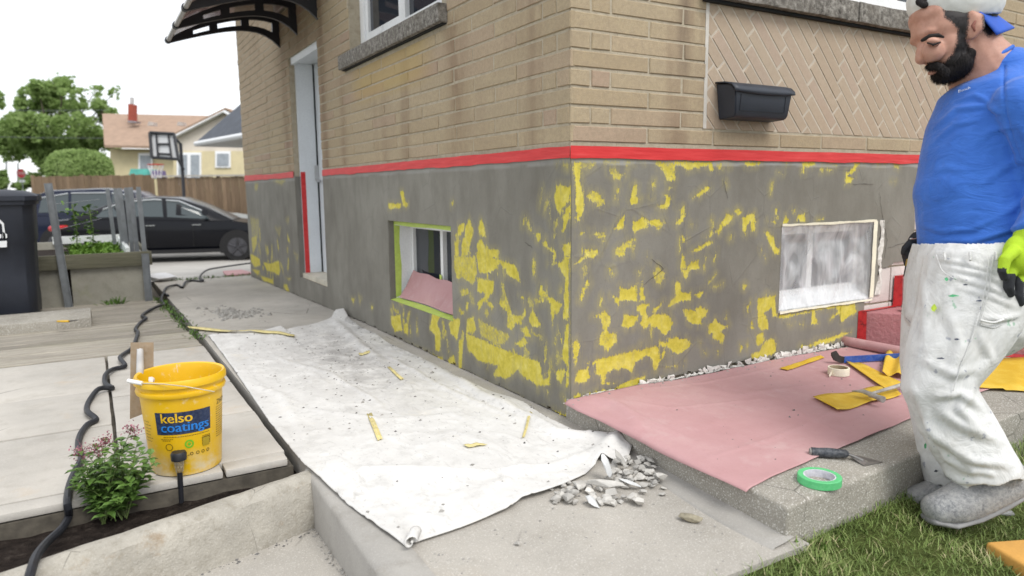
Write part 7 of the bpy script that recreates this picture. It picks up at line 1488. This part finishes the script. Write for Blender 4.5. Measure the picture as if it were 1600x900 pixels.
# ---- trousers
b = MB(); limb(b, [(1533, 378, 0, 92, 92), (1530, 410, 0, 98, 98), (1524, 450, 0, 98, 100), (1516, 485, 0, 92, 92)], 28); limb(b, LEGF[:-1]+[(1486, 735, .05, 40, 42), (1489, 756, .05, 38, 42)], 20); limb(b, LEGN[:-1]+[(1514, 695, -.12, 50, 48), (1540, 738, -.12, 48, 48)], 20)
V, NN, F_ = remeshed(b, .0055, 12); uu, vv = uvof(V); h = (fbm(uu*.014, vv*.010, 213, 2)-.5)*.014
for ln, hh_, w_ in (([(1435, 640), (1465, 680), (1520, 720), (1575, 728)], .013, 7), ([(1450, 660), (1480, 715), (1530, 748)], .011, 6), ([(1465, 640), (1510, 668), (1560, 690)], .012, 8), ([(1475, 690), (1520, 735), (1560, 742)], .009, 5), ([(1520, 600), (1500, 640), (1530, 672)], .010, 7), ([(1425, 600), (1450, 650), (1460, 700)], .009, 7), ([(1440, 560), (1490, 585), (1530, 575)], .007, 7), ([(1460, 620), (1500, 615), (1535, 640)], .010, 6), ([(1465, 405), (1510, 412), (1570, 430)], .005, 3), ([(1480, 418), (1530, 428), (1575, 445)], .006, 3.5), ([(1490, 432), (1540, 448), (1578, 462)], .006, 3.5), ([(1500, 450), (1550, 465), (1585, 480)], .005, 4), ([(1440, 430), (1450, 480), (1445, 540)], .007, 8), ([(1480, 480), (1500, 540), (1480, 600)], .007, 9), ([(1535, 495), (1560, 499), (1590, 492)], .009, 4), ([(1530, 520), (1545, 560), (1520, 600)], .008, 7), ([(1470, 735), (1500, 752), (1540, 757)], .007, 4)):
    h = h+pxridge(uu, vv, ln, hh_, w_)
V = V+NN*h[:, None]
nearm = ((V-CAM) @ AF) < D0; hem = np.where(nearm, 764-(uu-1490)*.13+3*np.sin(uu*.11), 757); V, F_ = hemfit(V, vv, hem, F_); cutp = lambda f: all(vv[i] > 380 for i in f)
q = N('painter_trousers'); a = q.noise(5, 5, .6); f1n = q.noise(500, 2); s1 = q.noise(28, 3, .55); s2 = q.noise(33, 3, .5, stretch=(1, 1, .6)); dirt = q.noise(8, 5, .7)
c = q.ramp(a, [(.3, (.62, .625, .62)), (.7, (.72, .72, .71))]); c = q.mix(q.val(dirt, .50, .74, 0, .6), c, (.42, .41, .38)); c = q.mix(q.val(q.noise(16, 4, .7, stretch=(1, 1, .6)), .56, .72, 0, .5), c, (.44, .45, .47)); c = q.mix(q.val(s1, .665, .70, 0, .6), c, (.20, .22, .30)); c = q.mix(q.val(s2, .70, .73, 0, .65), c, (.20, .42, .27)); wr_ = q.noise(8, 4, .6, stretch=(1.3, 1.3, 1), dist=1.8); q.set(c, .9, 0, .2); q.bump(f1n, .3, .001, q.bump(wr_, .6, .014)); M_trous = q.m
tr_ = raw('trousers', V, [f for f in F_ if cutp(f)], M_trous, man); solidify(tr_, .003, 1); TV = V; tu, tv, td = uu, vv, (V-CAM) @ AF
def tdepth(u, v): m = np.where((np.abs(tu-u) < 7) & (np.abs(tv-v) < 7))[0]; return float(td[m].min()) if len(m) else D0-.15
for (u, v, ru, rv, mt) in ((1459, 482, 5, 8, simple('lime_paint', (.45, .60, .06), .6)), (1490, 462, 9, 2.5, simple('green_paint', (.10, .42, .20), .6)), (1479, 436, 4, 3, simple('green_paint', (.10, .42, .20), .6)), (1446, 697, 2.5, 6, simple('green_paint', (.10, .42, .20), .6)), (1462, 736, 4, 2, simple('dark_paint', (.04, .05, .09), .6)), (1470, 560, 7, 1.6, simple('dark_paint', (.04, .05, .09), .6)), (1508, 445, 5, 1.4, simple('dark_paint', (.04, .05, .09), .6)), (1530, 470, 6, 1.5, simple('dark_paint', (.04, .05, .09), .6)), (1495, 530, 5, 1.5, simple('dark_paint', (.04, .05, .09), .6))):
    pp_ = [(u+ru*math.cos(a)*rng.uniform(.5, 1.1), v+rv*math.sin(a)*rng.uniform(.5, 1.1)) for a in np.linspace(0, 6.28, 10, endpoint=False)]; MB().add([tuple(atD(a, b_, tdepth(a, b_)-.0045)) for a, b_ in pp_], [tuple(range(10))]).build('paint_spot', mt, man, False, False)
def seam(pts, nm='seam', r=.0016, mat=None, lift=.001):
    P_ = []
    for (u, v), (u2, v2) in zip(pts[:-1], pts[1:]):
        for t in np.linspace(0, 1, 8, endpoint=False): a, b_ = u+(u2-u)*t, v+(v2-v)*t; P_.append(Vector(atD(a, b_, tdepth(a, b_)-.0035-lift)))
    Q_ = [sum((P_[min(max(i+k, 0), len(P_)-1)] for k in (-2, -1, 0, 1, 2)), Vector((0, 0, 0)))/5 for i in range(len(P_))]; MB().tube(Q_, r, 5).build(nm, mat or M_trous, man, 'all')
seam([(1546, 396), (1540, 450), (1522, 520), (1500, 575), (1486, 620)]); seam([(1552, 396), (1546, 450), (1528, 520)]); seam([(1462, 396), (1472, 425), (1500, 440)], 'pocket_seam'); seam([(1530, 500), (1552, 505), (1572, 498)], 'pocket_flap', .0035); seam([(1531, 507), (1552, 513), (1570, 506)], 'pocket_seam')
for u in (1475, 1515, 1556): seam([(u, 393), (u+1, 402), (u+1, 408)], 'belt_loop', .004)
# ---- shoes
q = N('dusty_shoe'); a = q.noise(85, 6, .8); b2 = q.noise(12, 4, .6); c = q.ramp(a, [(.34, (.12, .125, .14)), (.5, (.27, .275, .28)), (.68, (.42, .42, .41))]); c = q.mix(q.val(b2, .42, .66, 0, .7), c, (.40, .395, .385)); q.set(c, .9, 0, .2); q.bump(a, .6, .004); M_shoe = q.m; M_sole = simple('shoe_sole', (.24, .24, .24), .9, .3, 20, 80, .4)
b = MB(); limb(b, [(1425, 776, .045, 14, 22), (1448, 772, .045, 18, 26), (1480, 765, .045, 26, 26), (1520, 768, .045, 26, 24), (1556, 780, .045, 17, 22)], 16); V, NN, F_ = remeshed(b, .005, 4); uu, vv = uvof(V); lo_ = 789+(uu-1420)*.07; V = V+np.outer(np.clip(vv-lo_, 0, 40)*D0/FPX, AU); raw('shoe', V, F_, M_shoe, man)
b = MB(); limb(b, [(1462, 796, -.12, 22, 26), (1490, 790, -.12, 29, 30), (1530, 772, -.12, 34, 29), (1568, 758, -.12, 30, 26), (1592, 750, -.12, 25, 24)], 18); ell(b, 1562, 738, -.12, 33, 30, 30); V, NN, F_ = remeshed(b, .005, 4); raw('shoe', V, F_, M_shoe, man)
b = MB(); limb(b, [(1452, 811, -.12, 6, 22), (1482, 816, -.12, 6, 26), (1520, 806, -.12, 6, 25), (1560, 788, -.12, 7, 23), (1596, 768, -.12, 7, 20)], 12); raw('sole', np.array(b.v), b.f, M_sole, man)
b = MB(); limb(b, [(1420, 786, .045, 5, 24), (1470, 789, .045, 6, 28), (1530, 794, .045, 6, 26), (1570, 798, .045, 6, 22)], 12); raw('sole', np.array(b.v), b.f, M_sole, man)
# ---- gloves with five fingers each
M_neon = simple('neon_glove', (.42, .62, .025), .8, .15, 25, 300, .4); M_gblk = simple('glove_rubber', (.022, .024, .03), .65, .3, 30, 200, .3)
b = MB(); ell(b, HN[0], HN[1], HN[2], 23, 29, 17); limb(b, [(1618, 358, -.248, 24, 24), (1606, 380, -.25, 21, 19)], 12); fingers(b, HN[0], HN[1], HN[2], FN, 9.0); V, NN, F_ = remeshed(b, .0036, 3); uu, vv = uvof(V)
tip = (vv > 427+np.clip(uu-1585, 0, 20)*.9) | ((uu < 1573) & (vv > 418)); fm_ = [np.mean([tip[i] for i in f]) > .5 for f in F_]
gl = raw('glove', V, F_, M_neon, man); gl.data.materials.append(M_gblk); gl.data.polygons.foreach_set('material_index', [int(x) for x in fm_])
b = MB(); ell(b, HF[0], HF[1], HF[2], 20, 26, 15); limb(b, [(1462, 370, .245, 21, 21), (1446, 378, .24, 18, 17)], 12); fingers(b, HF[0], HF[1], HF[2], FF, 8.0); V, NN, F_ = remeshed(b, .0036, 3); raw('glove', V, F_, M_gblk, man)
br_ = thing('paint_brush', 'small brush with pale handle held in the painter far hand', 'brush', atD(1417, 425, D0+.22)); MB().tube([Vector(atD(1424, 372, D0+.215)), Vector(atD(1421, 405, D0+.215))], [.005, .008], 8).build('handle', M_grip, br_, True); MB().tube([Vector(atD(1421, 405, D0+.215)), Vector(atD(1419, 416, D0+.215))], .010, 8).build('ferrule', simple('brass', (.6, .42, .12), .35, .1, 9, 60, 0, .8), br_, True); MB().tube([Vector(atD(1419, 416, D0+.215)), Vector(atD(1417, 432, D0+.215))], [.010, .012], 8).build('bristles', M_blk, br_, True)
# ================================================================ lawn grass: blades, one mass
q = N('grass_blade'); r_ = q.attr('tone'); c = q.ramp(r_, [(0, (.09, .14, .03)), (.4, (.155, .22, .055)), (.7, (.215, .285, .085)), (.88, (.30, .33, .13)), (1, (.46, .41, .23))]); q.set(c, .55, 0, .3); M_grass = q.m
rg_ = np.random.RandomState(8); NB = 80000; x = -.75+4.2*rg_.rand(NB*3)**1.0; y = -2.1+1.5*rg_.rand(NB*3); ok = (y < -1.064+sl_*(x+.01)-.004) & (y < -1.105+.5*np.maximum(x+.02, 0)*0+np.where(x < -.01, 0, 1)) & ((x > -.02) | (y < -1.115))
x, y = x[ok][:NB], y[ok][:NB]; n = len(x); dcam = np.hypot(x-CAM[0], y-CAM[1]); z = lz(x, y); den = fbm(x*6, y*6, 301); ht = (.010+.020*rg_.rand(n))*(.35+1.2*den); ht = np.where(y > -1.12+sl_*(x+.01), ht*1.5, ht); an = rg_.rand(n)*6.283; ln = ht*(.5+1.3*rg_.rand(n)); wd = .0007+.0010*rg_.rand(n)
dx_, dy_ = np.cos(an), np.sin(an); b0 = np.stack([x, y, z-.004], -1); sd = np.stack([-dy_, dx_, np.zeros(n)], -1)*wd[:, None]; m1 = b0+np.stack([dx_*ln*.35, dy_*ln*.35, ht*.65], -1); tp_ = b0+np.stack([dx_*ln, dy_*ln, ht], -1)
V = np.stack([b0-sd, b0+sd, m1+sd*.8, m1-sd*.8, tp_], 1).reshape(-1, 3); tone = np.clip(.35+.5*(den-.5)*2+.25*rg_.normal(size=n)*.6+(rg_.rand(n) > .88)*.5, 0, 1)
me = bpy.data.meshes.new('grass'); i5 = np.arange(n)*5; lv_ = np.stack([i5, i5+1, i5+2, i5+3, i5+3, i5+2, i5+4], 1).reshape(-1)
me.vertices.add(n*5); me.vertices.foreach_set('co', V.ravel()); me.loops.add(n*7); me.loops.foreach_set('vertex_index', lv_); me.polygons.add(n*2); st = np.stack([np.arange(n)*7, np.arange(n)*7+4], 1).reshape(-1); me.polygons.foreach_set('loop_start', st); me.polygons.foreach_set('loop_total', np.tile([4, 3], n)); me.update(); me.validate()
a_ = me.attributes.new('tone', 'FLOAT', 'POINT'); a_.data.foreach_set('value', np.repeat(tone, 5).astype(np.float32)); me.materials.append(M_grass); og = bpy.data.objects.new('grass', me); COL.objects.link(og); tag(og, 'short patchy green lawn grass beside the porch slab', 'grass', kind='stuff')
